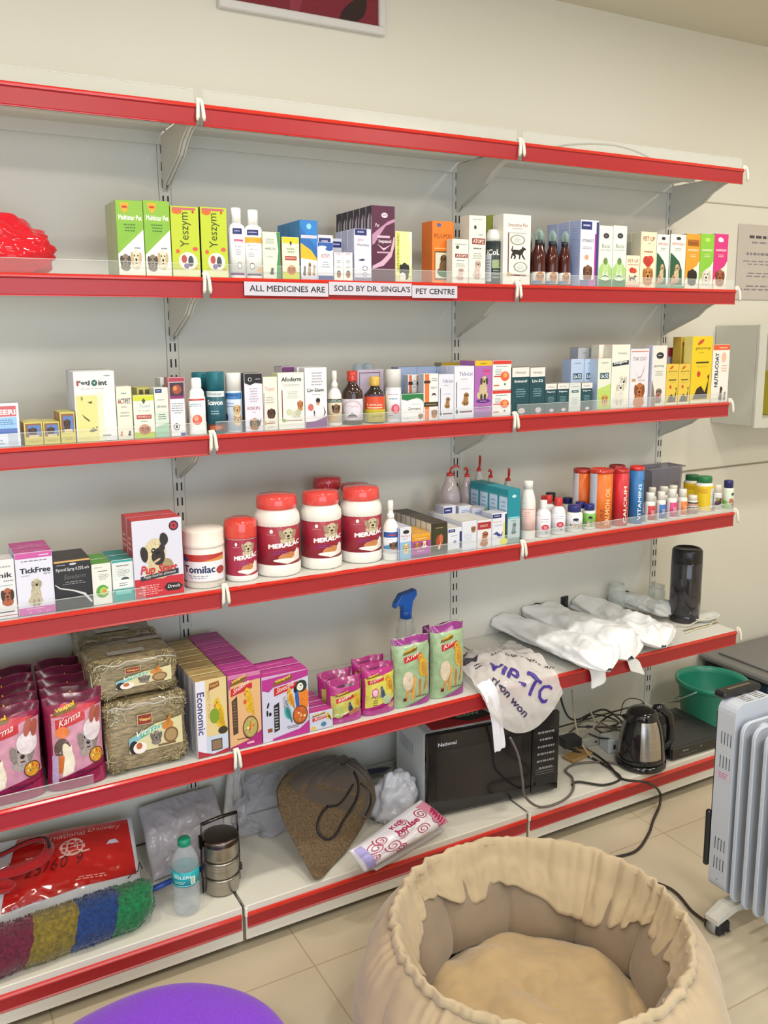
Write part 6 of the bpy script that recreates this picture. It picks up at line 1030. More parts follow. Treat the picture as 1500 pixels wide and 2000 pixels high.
# red leash with black grip, at the far left
lz = ZB + .12
L0 = lambda px, py, z: atZ(px, py, z)
le = thing('dog_leash', 'red padded dog leash with black stitching coiled on the courier pack', 'leash', L0(20, 1700, .27))
O_ = Vector(le.location)
def strap(mb, pts, w, t, m):
    P = [Vector(p) for p in pts]; out = []
    for k in range(len(P) - 1):
        for q in range(6):
            a = q / 6; p0 = P[max(0, k - 1)]; p3 = P[min(len(P) - 1, k + 2)]
            out.append(.5 * ((2 * P[k]) + (P[k + 1] - p0) * a + (2 * p0 - 5 * P[k] + 4 * P[k + 1] - p3) * a * a + (3 * P[k] - p0 - 3 * P[k + 1] + p3) * a ** 3))
    out.append(P[-1]); n = len(out); vs = []
    for k, p in enumerate(out):
        d = (out[min(n - 1, k + 1)] - out[max(0, k - 1)]).normalized(); s = d.cross(Vector((0, 0, 1))).normalized(); s = (s * .75 + Vector((0, 0, .66))).normalized(); nn = d.cross(s).normalized()
        for a, b in ((-1, -1), (1, -1), (1, 1), (-1, 1)): vs.append(p + s * (a * w / 2) + nn * (b * t / 2))
    fs = [(k * 4 + j, k * 4 + (j + 1) % 4, (k + 1) * 4 + (j + 1) % 4, (k + 1) * 4 + j) for k in range(n - 1) for j in range(4)] + [(0, 1, 2, 3), tuple((n - 1) * 4 + j for j in (3, 2, 1, 0))]
    mb.add(vs, fs, m, True)
m = MB(); lp = [L0(-60, 1690, .25), L0(0, 1672, .27), L0(50, 1648, .28), L0(88, 1640, .285), L0(96, 1658, .29), L0(75, 1682, .285), L0(30, 1700, .275), L0(-20, 1712, .27), L0(-60, 1730, .26)]
strap(m, [p - O_ for p in lp], .026, .005, ('#b3161c', 'fabric')); m.build('webbing', le)
m = MB(); strap(m, [(p - O_) + Vector((0, -.002, .006)) for p in lp[:5]], .006, .006, ('#1c1316', 'rubber')); m.build('stitched_grip', le)
m = MB(); strap(m, [p - O_ for p in (L0(-60, 1752, .25), L0(-10, 1745, .25), L0(20, 1738, .245), L0(12, 1728, .25), L0(-60, 1722, .25))], .026, .006, ('#c01c22', 'fabric')); m.build('hand_loop', le)
m = MB(); m.tube([p - O_ for p in (L0(-5, 1700, .285), L0(12, 1692, .287), L0(20, 1686, .287))], .0022, ('#d8d8dc', 'metal'), 6); m.build('metal_clip', le)
# rainbow fluffy duster
D0, D1 = Vector((-.70, -.350, ZB + .048)), Vector((-.205, -.322, ZB + .046))
du = thing('fluffy_duster', 'fluffy maroon, yellow, blue and green duster lying along the deck edge', 'duster', (-.45, -.31, ZB))
BANDS = [(0, .16, '#63152f'), (.16, .40, '#63152f'), (.40, .60, '#7c6a22'), (.60, .79, '#12356e'), (.79, 1.0, '#0f6e3c')]
hd = MB(); rnd = random.Random(3)
def dsurf(u, v):
    a = 2 * PI * u; r = .051 * (1 - max(0, (v - .9) / .1) ** 2.2 * .72) * (1 + .10 * nz3(v * 8, math.cos(a), math.sin(a)) + .05 * nz3(v * 40, math.cos(a) * 8, math.sin(a) * 8))
    v = min(1, max(0, v + (.035 * math.sin(a) + .012 * nz3(math.cos(a) * 3, math.sin(a) * 3, v * 30)) * (v < .97))); P = D0.lerp(D1, v); p = P + Vector((0, r * math.cos(a) * 1.1, r * math.sin(a))); return (p.x + .45, p.y + .31, max(p.z - ZB, .001))
for (v0, v1, cc) in BANDS: hd.grid(lambda u, v: dsurf(u, v0 + (v1 - v0) * v), 36, 16, (cc, 'fuzz'), cu=True)
for k in range(9000):                                            # short tufts
    v = rnd.random(); u = rnd.random(); p = Vector(dsurf(u, v)); 
    if p.z < .004: continue
    cc = [b[2] for b in BANDS if b[0] <= v <= b[1]] or [BANDS[-1][2]]
    c0 = D0.lerp(D1, v); d = (p - Vector((c0.x + .45, c0.y + .31, c0.z - ZB))).normalized() + Vector((rnd.uniform(-.7, .7), rnd.uniform(-.7, .7), rnd.uniform(-.7, .7)))
    s = Vector((rnd.uniform(-1, 1), rnd.uniform(-1, 1), rnd.uniform(-1, 1))).normalized() * .0012; L = rnd.uniform(.003, .008)
    hd.add([Vector((w_.x, max(w_.y, -.088), max(w_.z, .0012))) for w_ in (p - s, p + s, p + d.normalized() * L)], [(0, 1, 2)], (cc[0], 'fuzz'))
hd.build('fluffy_head', du, fix=False)
MB().tube([(.235, .012, .05), (.30, .03, .048), (.355, .045, .044), (.44, .075, .03)], .0075, ('#2348a0', 'plastic')).build('handle', du)
MB().tube([(.195, .03, .09), (.212, .035, .102), (.222, .04, .094), (.23, .05, .112), (.236, .05, .092)], .0014, ('#1c1e24', 'rubber'), 5).build('hanging_cord', du)
# white translucent plastic sheet behind the bottle and tiffin
pillow('plastic_sheet', 'folded translucent white plastic sheet leaning behind the water bottle', 'plastic bag', [(-.175, -.20, ZB + .01), (.05, -.17, ZB + .01), (.05, -.03, .27), (-.165, -.03, .26)], .045, '#c4bfc8', 'milky', None, seed=9, wr=.022, body='film')
# water bottle
xa, xb = atZ(345, 1790, ZB), atZ(398, 1785, ZB); xm, ym = (xa.x + xb.x) / 2, -.345; r = .0335; H = zat(xm, ym, 1637) - ZB
wb_ = thing('water_bottle', 'clear plastic water bottle with green cap and turquoise label', 'bottle', (xm, ym, ZB + .0005))
pf = [(0, 0), (.024, 0), (.030, .004), (r, .012)]
for k in range(5): pf += [(r, .02 + k * .014), (r - .0022, .026 + k * .014), (r, .031 + k * .014)]
pf += [(r, H * .42), (r - .001, H * .43), (r - .001, H * .62), (r, H * .63), (r, H * .66), (r * .92, H * .74), (r * .7, H * .83), (r * .42, H * .90), (r * .38, H * .93)]
MB().lathe(pf, ('#cdd8dc', 'glass'), seg=36).build('body', wb_)
MB().lathe([(0, H * .915), (r * .47, H * .915), (r * .48, H * .92), (r * .48, H * .985), (r * .42, H), (0, H)], ('#138a68', 'plastic'), seg=30).build('cap', wb_)
wrap(wb_, [('r', .0, .05, 1, .06, '#7ad0d4'), ('t', 'BISLERI', .22, .56, .5, .2, '#d8f0f0', {'b': .02}), ('r', .72, .14, .14, .5, '#dfe8d0'), ('lines', .73, .18, .12, .4, 5, '#3a5a4a'), ('lines', .2, .2, .4, .2, 2, '#bfe8e8'), ('e', .3, .8, .1, .08, '#8adadc')], r, 1, H, .425, .625, '#17a0aa', span=150)
# steel tiffin carrier
tm = Vector((-.022, -.300, ZB + .0005)); R_ = .047; HT = .150
ti = thing('tiffin_carrier', 'round stacked stainless steel tiffin carrier with dark lid and wire handle', 'lunch box', tm, .1)
for k in range(3):
    z0 = k * .046
    MB().lathe([(0, z0 + .001), (R_ * .93, z0 + .001), (R_ * .97, z0 + .006), (R_, z0 + .012), (R_, z0 + .040), (R_ * 1.03, z0 + .043), (R_ * 1.0, z0 + .046), (R_ * .9, z0 + .046)], ('#a8a298', 'brushed'), seg=48).build('tier', ti)
MB().lathe([(R_ * 1.03, .136), (R_ * 1.03, .146), (R_ * .99, .150), (R_ * .8, .1515), (0, .152)], ('#6e635c', 'brushed'), seg=48).build('lid', ti)
m = MB()
for s in (-1, 1): m.tube([(s * (R_ + .004), 0, .004), (s * (R_ + .006), 0, .08), (s * (R_ + .004), 0, .15), (s * (R_ + .002), 0, .196)], .0024, ('#4a4644', 'metal'), 6)
m.tube([(-(R_ + .002), 0, .194), (0, -.002, .199), ((R_ + .002), 0, .196)], .0048, ('#54504e', 'metal'), 8); m.build('carry_frame', ti)
m = MB(); m.box(-R_ - .010, -.006, .128, -R_ - .002, .006, .165, ('#2c2826', 'metal'), .002).box(R_ + .002, -.005, .03, R_ + .012, .005, .05, ('#4a4644', 'metal'), .002); m.build('latch', ti)
# clear plastic wrap heap
def heap(name, label, cat, c, rx_, ry_, rz_, colr, kind, seed, amp=.25, freq=2.2, rz=0, nu=48, nv=30, tilt=0, base=ZB, ridge=.5, body=None, taper=None, grp=None):
    """crumpled heap resting on z = base"""
    def f(u, v):
        a = 2 * PI * u; t = (v - .5) * PI; x, y, z = math.cos(t) * math.cos(a), math.cos(t) * math.sin(a), math.sin(t)
        d = noise.voronoi(Vector((x * freq + seed, y * freq, z * freq + .3 * seed)))[0]; d2 = noise.voronoi(Vector((x * freq * 2.3, y * freq * 2.3 + seed, z * freq * 2.3)))[0]
        q = 1 + amp * nz3(x * 1.6 + seed, y * 1.6, z * 1.6) + ridge * amp * (min(.5, d[1] - d[0]) - .25) + ridge * amp * .5 * (min(.5, d2[1] - d2[0]) - .25) + ridge * amp * .03 * nz3(x * 9, y * 12, z * 12 + seed)
        w = 1
        if taper: w = 1 - taper * max(0, z)
        X, Y, Z = x * q * rx_ * w, y * q * ry_ * w, z * q * rz_
        X += tilt * Z
        return (X, Y, max(Z + rz_ * .72, .0015))
    m = MB(); m.grid(f, nu, nv, (colr, kind), cu=True)
    if body:
        t = thing(name, label, cat, c, rz, grp); m.build(body, t); return t
    o = m.build(name, None, c, rz); return tag(o, label, cat, grp)
heap('plastic_wrap', 'heap of crumpled clear plastic wrap behind the tiffin and the jute bag', 'plastic wrap', (.225, -.105, ZB + .001), .140, .075, .095, '#d2d2e0', 'wrap', 4.2, .30, 1.9, ridge=1.5, nu=70, nv=40)
pillow('paper_sleeve', 'grey white paper sleeve propped at the back beside the tiffin', 'paper', [(.045, -.10, ZB + .02), (.13, -.07, ZB + .02), (.15, -.02, .33), (.10, -.02, .31)], .016, '#c9c4c0', 'paper', None, seed=12, wr=.010, body='folded_sheet')
# jute shopping bag
jb = thing('jute_bag', 'brown jute shopping bag with dark gathered top and black cord handles', 'bag', (.36, -.24, ZB + .0008))
O_ = Vector(jb.location)
ax0, ax1 = Vector((.262, -.350, ZB + .010)), atY(668, 1508, -.10)
ax = (ax1 - ax0); side = Vector((.97, .20, .10)).normalized(); dep_ = ax.normalized().cross(side).normalized()
if dep_.z < 0: dep_ = -dep_
def interp(v, T):
    for (a, b), (c, d) in zip(T, T[1:]):
        if v <= c: return b + (d - b) * max(0, v - a) / (c - a)
    return T[-1][1]
JR = [(1716, 610, 632), (1700, 600, 652), (1672, 584, 684), (1640, 566, 708), (1605, 550, 728), (1575, 547, 738), (1548, 560, 736), (1524, 588, 722), (1505, 632, 704), (1491, 650, 684)]
JS = []
for k, (py, pl_, pr_) in enumerate(JR):
    t = k / (len(JR) - 1); yy = -.408 + .283 * t; A_, B_ = atY(pl_, py, yy), atY(pr_, py, yy); JS.append((t, (A_ + B_) / 2, (B_ - A_) / 2, interp(t, ((0, .012), (.2, .04), (.5, .055), (.8, .045), (1, .02)))))
def jsurf(u, v, k=1):
    a = 2 * PI * u; i = min(len(JS) - 2, int(v * (len(JS) - 1))); f_ = v * (len(JS) - 1) - i
    c = JS[i][1].lerp(JS[i + 1][1], f_); h = JS[i][2].lerp(JS[i + 1][2], f_); dd = JS[i][3] * (1 - f_) + JS[i + 1][3] * f_
    cx_, sx_ = math.cos(a), math.sin(a); cx_ = math.copysign(abs(cx_) ** .7, cx_); sx_ = math.copysign(abs(sx_) ** .7, sx_)
    fold = .22 * max(0, v - .45) * 2 * math.sin(a * 7 + v * 6 + nz3(a, v * 4, 2) * 2) + .06 * nz3(math.cos(a) * 2, math.sin(a) * 2, v * 5)
    p = c + h * (cx_ * k) + Vector((.15, .85, .3)) * (dd * (1 + sx_ * k * (1 + fold)) ) + Vector((0, -1, .3)) * (.012 * abs(math.sin(a * 4.5 + v * 5 + 2 * nz3(v * 4, a, 1))) * min(1, max(0, v - .3) * 3))
    return (p.x - O_.x, p.y - O_.y, max(p.z - O_.z, .001))
m = MB(); m.grid(lambda u, v: jsurf(u, v * .74), 110, 34, ('#6b5840', 'burlap'), cu=True); m.add([jsurf(k / 56, 0) for k in range(56)], [tuple(range(56))], ('#6f5a42', 'burlap')); m.build('jute_body', jb)
m = MB(); m.grid(lambda u, v: jsurf(u, min(1, .56 - .15 * math.cos(2 * PI * u) + v * (.44 + .15 * math.cos(2 * PI * u))), 1.045 - .10 * v), 110, 34, ('#564a40', 'suede'), cu=True); m.add([jsurf(k / 72, 1.0, .78) for k in range(72)], [tuple(range(72))], ('#4b423b', 'suede')); m.build('gathered_top', jb)
from mathutils.bvhtree import BVHTree
def spl(P):
    P = [Vector(p) for p in P]; out = []
    for k in range(len(P) - 1):
        p0 = P[max(0, k - 1)]; p3 = P[min(len(P) - 1, k + 2)]
        for q in range(5):
            a = q / 5; out.append(.5 * ((2 * P[k]) + (P[k + 1] - p0) * a + (2 * p0 - 5 * P[k] + 4 * P[k + 1] - p3) * a * a + (3 * P[k] - p0 - 3 * P[k + 1] + p3) * a ** 3))
    return out + [P[-1]]
def jh(px, py, sink=0):                                          # point just in front of the bag's own surface
    vs_, fs_ = [], []
    for o_ in jb.children:
        b_ = len(vs_); vs_ += [v.co + O_ for v in o_.data.vertices]; fs_ += [[b_ + i for i in p.vertices] for p in o_.data.polygons]
    d = (RM @ Vector(((px - CX) / FP, 1, -(py - CY) / FP))).normalized(); hit = BVHTree.FromPolygons(vs_, fs_).ray_cast(CAMP, d)
    return ((hit[0] if hit[0] else atY(px, py, -.25)) - d * (.004 - sink)) - O_
m = MB(); m.tube(spl([jh(640, 1575), jh(628, 1590), jh(620, 1612), jh(625, 1630), jh(640, 1639), jh(656, 1630), jh(668, 1608), jh(686, 1580), jh(698, 1556), jh(700, 1530), jh(692, 1508)]), .0036, ('#26211f', 'rubber'), 7); m.build('cord_handle', jb)
m = MB(); m.tube(spl([jh(705, 1530), jh(722, 1548), jh(724, 1570), jh(714, 1592)]), .003, ('#26211f', 'rubber'), 7); m.build('cord_handle', jb)
m = MB(); m.tube(spl([jh(640, 1575), jh(660, 1572), jh(676, 1556), jh(690, 1532)]), .0026, ('#1f1b1a', 'rubber'), 6); m.build('seam_cord', jb)
# dark folded umbrella-like item and grey tray at the back
m = MB(); p0, p1 = atY(690, 1518, -.085), atY(764, 1499, -.085)
o = thing('folded_strap', 'dark navy folded strap end poking out behind the jute bag', 'strap', p0); m.tube([(0, 0, 0), (p1 - p0) * .4 + Vector((0, 0, .004)), (p1 - p0) * .8, p1 - p0], [.004, .010, .009, .003], ('#23233a', 'fabric'), 8); m.build('strap_end', o)
q0, q1 = atY(690, 1500, -.03), atY(783, 1490, -.03)
m = MB(); m.box(q0.x, -.032, ZB + .001, q1.x, -.022, (q0.z + q1.z) / 2, ('#a3a49e', 'card'), .002); tag(m.build('cardboard_sheet'), 'flat grey card sheet standing against the back panel left of the microwave', 'sheet')
heap('white_plastic_bag', 'crumpled white plastic bag stuffed between jute bag and microwave', 'plastic bag', (.532, -.225, ZB + .001), .066, .062, .078, '#d9dbe6', 'milky', 7.7, .34, 2.4, ridge=.8, nu=60, nv=36, tilt=.2)
# scroll printed long pack
SC = '#b02a58'
def scroll(cx, cy, r, n=3):
    vs, fs = [], []
    for i in range(30):                                          # spiral stroke
        t = i * .42; q = r * (1 - i / 34); 
        for w_ in (-.5, .5): vs.append((cx + (q + w_ * .022) * math.cos(t + cx * 9) * .45, cy + (q + w_ * .022) * math.sin(t + cx * 9)))
        if i: fs.append((2 * i - 2, 2 * i - 1, 2 * i + 1, 2 * i))
    return [('M', vs, fs, SC)]
it = []
for c_ in ((.16, .62, .2), (.30, .40, .2), (.10, .34, .17), (.24, .76, .16), (.44, .60, .16), (.36, .20, .14), (.66, .34, .18), (.78, .74, .16), (.86, .34, .12), (.56, .84, .12)): it += scroll(*c_)
it += [('t', 'house', .40, .62, .30, .17, SC, {'b': .03, 's': .1}), ('t', 'KEY', .42, .84, .18, .09, SC, {'b': .02}), ('r', .84, .05, .15, .9, '#d88aa4')] + [('p', [(.85 + .02 * k, .08 + .1 * k), (.97, .16 + .1 * k), (.95, .2 + .1 * k), (.85, .12 + .1 * k)], SC) for k in range(6)] + [('r', .02, .05, .07, .9, '#a8a0d8')]
pa = [atZ(712, 1703, ZB + .045), atZ(876, 1606, ZB + .045), atZ(822, 1562, ZB + .10), atZ(682, 1662, ZB + .10)]
pillow('printed_pack', 'long white plastic pack with pink scroll print lying in front of the jute bag', 'bag', pa, .088, '#e6e2ea', 'gloss', it, seed=6, wr=.006, W=.26, H=.11, curved=.01)
pillow('printed_pack', 'flatter grey white scroll pack lying underneath the pink scroll one', 'bag', [atZ(735, 1700, ZB + .012), atZ(868, 1622, ZB + .012), atZ(840, 1600, ZB + .02), atZ(700, 1680, ZB + .02)], .03, '#c8c2c6', 'gloss', scroll(.3, .5, .3) + scroll(.6, .5, .3) + scroll(.8, .5, .25), seed=16, wr=.004, W=.24, H=.06, curved=.01)
# microwave oven
mw = thing('microwave_oven', 'white microwave oven with glossy black front under the shelf', 'microwave', (.607, -.300, ZB + .001), -.125)
W_, D_, H_ = .452, .232, .268
m = MB(); m.box(0, .018, .012, W_, D_, H_, ('#d5dbe0', 'paint'), .004)
for k in range(9): m.box(-.0006, .10 + k * .012, .16, .0002, .105 + k * .012, .20, ('#a0a6aa', 'matte'))
m.build('housing', mw)
m = MB()
for x in (.03, W_ - .03):
    for y in (.04, D_ - .03): m.lathe([(0, 0), (.012, 0), (.014, .013), (0, .013)], ('#1c1c1e', 'rubber'), x=x, y=y, seg=14)
m.build('feet', mw)
m = MB(); m.box(0, 0, .010, W_ * .785, .018, H_ + .002, ('#16161a', 'gloss'), .004); m.box(W_ * .07, -.0008, .05, W_ * .70, .001, .215, ('#232024', 'gloss'), .0005)
art(m, [('t', 'National', .10, .84, .17, .045, '#c8c8d0', {'b': .02})], lambda u, v, o: (u * W_ * .785, -o - .0002, .01 + v * .26), W_, .26); m.build('door', mw, fix=False)
m = MB(); m.box(W_ * .788, 0, .010, W_, .018, H_ + .002, ('#17171a', 'gloss'), .004)
art(m, [('lines', .12, .74 - k * .09, .76, .06, 1, '#8a8a92') for k in range(6)] + [('r', .12, .30 - .03 * k, .7, .008, '#6a6a72') for k in range(3)] + [('r', .15, .1, .7, .14, '#242428')], lambda u, v, o: (W_ * .788 + u * W_ * .212, -o - .0002, .01 + v * .26), W_ * .21, .26); m.build('control_panel', mw, fix=False)
m = MB(); m.box(.03, .03, H_ + .0003, .235, .16, H_ + .0015, ('#b8262c', 'paper')); m.build('red_leaflet', mw)
m = MB(); m.add([(.105, .085, H_ + .0022), (.16, .045, H_ + .0022), (.245, .06, H_ + .0022), (.235, .10, H_ + .0022), (.15, .125, H_ + .0022)], [(0, 1, 2, 3, 4)], ('#20302c', 'paper'))
art(m, [('t', '600W', .1, .2, .8, .6, '#b8d0c0', {'b': .03})], lambda u, v, o: (.125 + u * .1, .068 + v * .035, H_ + .0026 + o), .1, .04); m.build('wattage_sticker', mw, fix=False)
# ---- cables and clutter in the right bay
def curve(pts, r, m, name, label, cat='cable', plug=None, grp=None):
    P = [Vector(p) for p in pts]; out = []
    for k in range(len(P) - 1):
        for q in range(8):
            a = q / 8; p0 = P[max(0, k - 1)]; p3 = P[min(len(P) - 1, k + 2)]
            out.append(.5 * ((2 * P[k]) + (P[k + 1] - p0) * a + (2 * p0 - 5 * P[k] + 4 * P[k + 1] - p3) * a * a + (3 * P[k] - p0 - 3 * P[k + 1] + p3) * a ** 3))
    out.append(P[-1]); O = Vector(out[0]); t = MB(); t.tube([p - O for p in out], r, m, 8)
    return tag(t.build(name, None, O), label, cat, grp)
zd = ZB + .0058
BKC = ('#221e1c', 'rubber'); GRC = ('#6a615c', 'rubber')
curve([atY(996, 1440, -.425), atY(1012, 1475, -.424), atY(1020, 1520, -.424), atY(1026, 1556, -.422), atZ(1055, 1576, zd), atZ(1095, 1566, zd), atZ(1118, 1545, zd), atZ(1118, 1520, zd), atZ(1105, 1505, zd), atZ(1125, 1492, zd), atZ(1175, 1488, zd), atZ(1206, 1492, zd)], .0038, GRC, 'cable', 'grey brown cord hanging in front of the microwave and looping onto the deck')
curve([atZ(1105, 1460, zd + .03), atZ(1145, 1475, zd), atZ(1190, 1500, zd), atZ(1212, 1520, zd), atZ(1180, 1533, zd), atZ(1130, 1527, zd), atZ(1117, 1533, zd)], .0036, BKC, 'cable', 'black cord loop lying beside the right edge of the microwave')
curve([atZ(1108, 1450, zd + .03), atZ(1150, 1466, zd + .004), atZ(1185, 1490, zd + .004), atZ(1215, 1521, zd), atZ(1262, 1528, zd), atY(1287, 1545, -.419), atY(1289, 1570, -.424), atZ(1276, 1602, .006), atZ(1266, 1630, .005), atZ(1240, 1663, .005), atZ(1180, 1679, .005), (1.0, -.560, .005)], .0042, ('#2e2620', 'rubber'), 'cable', 'long dark cord running over the red rail down to the floor')
ec = thing('extension_cord', 'brown cord on the floor ending in a black plug beside the heater', 'cable', atZ(1250, 1716, .006)); O_ = Vector(ec.location)
P = [Vector(q) for q in ((1.0, -.560, .006), (.955, -.585, .006), (.935, -.63, .006), (.955, -.675, .006), (1.02, -.693, .006))] + [atZ(1262, 1722, .006), atZ(1300, 1731, .006), atZ(1325, 1748, .006), atZ(1350, 1778, .006), atZ(1378, 1800, .012)]
out = []
out = spl(P)
m = MB(); m.tube([p - O_ for p in out], .0042, ('#3a2e26', 'rubber'), 8); m.build('cord', ec)
pp_ = P[-1] - O_; m = MB(); m.box(pp_.x - .010, pp_.y - .052, -.005, pp_.x + .034, pp_.y + .0, .030, ('#1a1a1e', 'rubber'), .005); m.box(pp_.x + .004, pp_.y - .062, .006, pp_.x + .008, pp_.y - .05, .012, ('#b8b8b8', 'metal')); m.box(pp_.x + .018, pp_.y - .062, .006, pp_.x + .022, pp_.y - .05, .012, ('#b8b8b8', 'metal')); m.build('plug', ec)
curve([atY(1093, 1352, -.10), atY(1100, 1380, -.11), atY(1112, 1402, -.13), atY(1130, 1405, -.14), atY(1155, 1393, -.12), atY(1180, 1386, -.10), atY(1202, 1398, -.12), atY(1215, 1410, -.14)], .0036, BKC, 'cable', 'black cable drooping behind the microwave towards the kettle')
curve([atY(1117, 1348, -.15), atY(1122, 1400, -.17), atY(1130, 1440, -.20), atY(1142, 1462, -.23), atZ(1155, 1480, zd)], .003, ('#b0a48c', 'rubber'), 'cable', 'thin beige cable falling diagonally beside the microwave')
curve([atY(1150, 1385, -.13), atY(1160, 1405, -.15), atY(1158, 1425, -.17), atY(1148, 1434, -.18)], .0028, ('#a89a90', 'rubber'), 'cable', 'short curled beige cable end above the adaptor boxes')
curve([atY(1150, 1433, -.2), atY(1170, 1441, -.22), atY(1190, 1443, -.235)], .0032, BKC, 'cable', 'short black cable plugged into the white adaptor')
curve([atY(1212, 1395, -.15), atY(1218, 1372, -.12), atY(1232, 1364, -.10), atY(1252, 1368, -.09), atY(1262, 1380, -.1)], .0018, ('#3a3228', 'rubber'), 'cable', 'very thin dark wire arching above the kettle')
curve([atY(1285, 1395, -.08), atY(1295, 1376, -.06), atY(1322, 1370, -.05), atY(1345, 1372, -.05)], .003, ('#a8a890', 'rubber'), 'cable', 'pale cable curving behind the kettle towards the bucket')
for k in range(7):
    x0, y0 = 1108 + k * 13, 1420 - (k % 3) * 12
    curve([atZ(x0, y0 + 14, ZB + .012), atZ(x0 + 22, y0, ZB + .03 + .008 * (k % 3)), atZ(x0 + 52, y0 + 4, ZB + .026), atZ(x0 + 74, y0 + 16, ZB + .012), atZ(x0 + 48, y0 + 24, ZB + .008), atZ(x0 + 10, y0 + 22, ZB + .012)], .0032, (('#4a423c', 'rubber'), ('#84796a', 'rubber'), ('#2c2826', 'rubber'))[k % 3], 'cable', 'one of the tangled cables between the microwave and the kettle', grp='tangled cables behind the kettle')
def boxat(name, lab, cat, px, py, z, w, d, h, col, rz=0, kind='plastic', parts=None, grp=None):
    p = atZ(px, py, z); m = MB(); m.box(-w / 2, -d / 2, 0, w / 2, d / 2, h, (col, kind), .003)
    if parts: parts(m)
    o = m.build(name, None, (p.x, p.y, z), rz); return tag(o, lab, cat, grp)
boxat('power_adaptor', 'white square power adaptor with cable, half hidden by the kettle', 'adaptor', 1198, 1462, ZB + .001, .075, .06, .048, '#c8ced4', -.2, parts=lambda m: m.box(-.02, -.0315, .015, -.012, -.029, .03, ('#2a2c30', 'matte')))
boxat('network_box', 'grey white flat box among the cables beside the microwave', 'box', 1140, 1450, ZB + .001, .12, .07, .03, '#b4b0a4', -.1, parts=lambda m: m.box(.02, -.036, .01, .03, -.034, .016, ('#303030', 'matte')))
boxat('cardboard_piece', 'small brown cardboard offcut lying beside the microwave', 'cardboard', 1128, 1478, ZB + .001, .10, .05, .012, '#a8844e', .15, 'card')
boxat('power_strip', 'long black power strip block emerging from behind the microwave', 'power strip', 1112, 1455, ZB + .045, .07, .05, .03, '#1e1c1e', -.1)
# kettle
kp = atZ(1254, 1503, ZB); kx, ky = 1.418, -.345
ke = thing('electric_kettle', 'brushed steel and black electric kettle on its base', 'kettle', (kx, ky, ZB + .0008), 0)
MB().lathe([(0, 0), (.080, 0), (.083, .004), (.082, .016), (.074, .020), (0, .020)], ('#1b1b1f', 'gloss'), seg=40).build('power_base', ke)
KH = .168
def kprof(): return [(0, .022), (.074, .022), (.076, .026), (.0765, .034), (.074, .06), (.0715, .09), (.067, .12), (.060, .145), (.054, .160), (.050, KH)]
MB().lathe(kprof(), ('#b9b4b0', 'brushed'), seg=56).build('steel_body', ke)
def band(a0, a1, z0, z1, name, off=.0022):
    pr = kprof()[1:]; m = MB()
    def rr(z):
        for (r0, h0), (r1, h1) in zip(pr, pr[1:]):
            if h0 <= z <= h1 and h1 > h0: return r0 + (r1 - r0) * (z - h0) / (h1 - h0)
        return pr[-1][0]
    m.grid(lambda u, v: ((rr(z0 + (z1 - z0) * v) + off) * math.cos(math.radians(a0 + (a1 - a0) * u)), (rr(z0 + (z1 - z0) * v) + off) * math.sin(math.radians(a0 + (a1 - a0) * u)), z0 + (z1 - z0) * v), 16, 14, ('#1b1a1f', 'gloss'))
    return m.build(name, ke)
band(-75, 20, .024, .166, 'water_window_cover'); band(165, 222, .024, .166, 'side_panel'); band(0, 360, .023, .040, 'lower_collar')
MB().lathe([(.0525, .160), (.053, .172), (.049, .184), (.038, .192), (.014, .196), (0, .197)], ('#17161b', 'gloss'), seg=40).build('lid', ke)
m = MB(); m.prism([(-.066, .160), (-.083, .178), (-.078, .186), (-.045, .184), (-.045, .158)], 'y', -.014, .014, ('#19181d', 'plastic')); m.build('spout', ke, bevel=.003)
m = MB(); m.tube([(.046, -.008, .186), (.072, -.012, .184), (.100, -.018, .158), (.112, -.020, .115), (.112, -.020, .07), (.100, -.017, .044), (.076, -.013, .038)], [.013, .015, .015, .014, .0135, .013, .012], ('#17161c', 'gloss'), 12); m.build('handle', ke)
m = MB(); m.box(.066, -.03, .004, .108, -.008, .014, ('#1a191e', 'rubber'), .003); m.build('switch_tab', ke)
# set-top box
st_ = thing('set_top_box', 'flat black electronics box with tiny silver lettering beside the kettle', 'electronics box', (1.512, -.388, ZB + .001), -.03)
m = MB(); m.box(0, 0, .004, .265, .24, .044, ('#1d1e21', 'plastic'), .003)
for k in range(14): m.box(.03 + k * .014, .15, .0438, .036 + k * .014, .21, .0446, ('#121315', 'matte'))
m.build('case', st_)
m = MB(); m.box(.002, -.006, .005, .263, 0, .042, ('#131316', 'gloss'), .002); art(m, [('lines', .14, .55, .2, .18, 1, '#b8b8c0'), ('lines', .14, .25, .3, .14, 1, '#6a6a74'), ('e', .5, .6, .012, .06, '#9a9aa4')], lambda u, v, o: (u * .265, -.0062 - o, .004 + v * .04), .26, .04); m.build('front_panel', st_, fix=False)
m = MB()
for x, y in ((.02, .02), (.245, .02), (.02, .22), (.245, .22)): m.lathe([(0, 0), (.008, 0), (.008, .0045), (0, .0045)], ('#101012', 'rubber'), x=x, y=y, seg=12)
m.build('feet', st_)
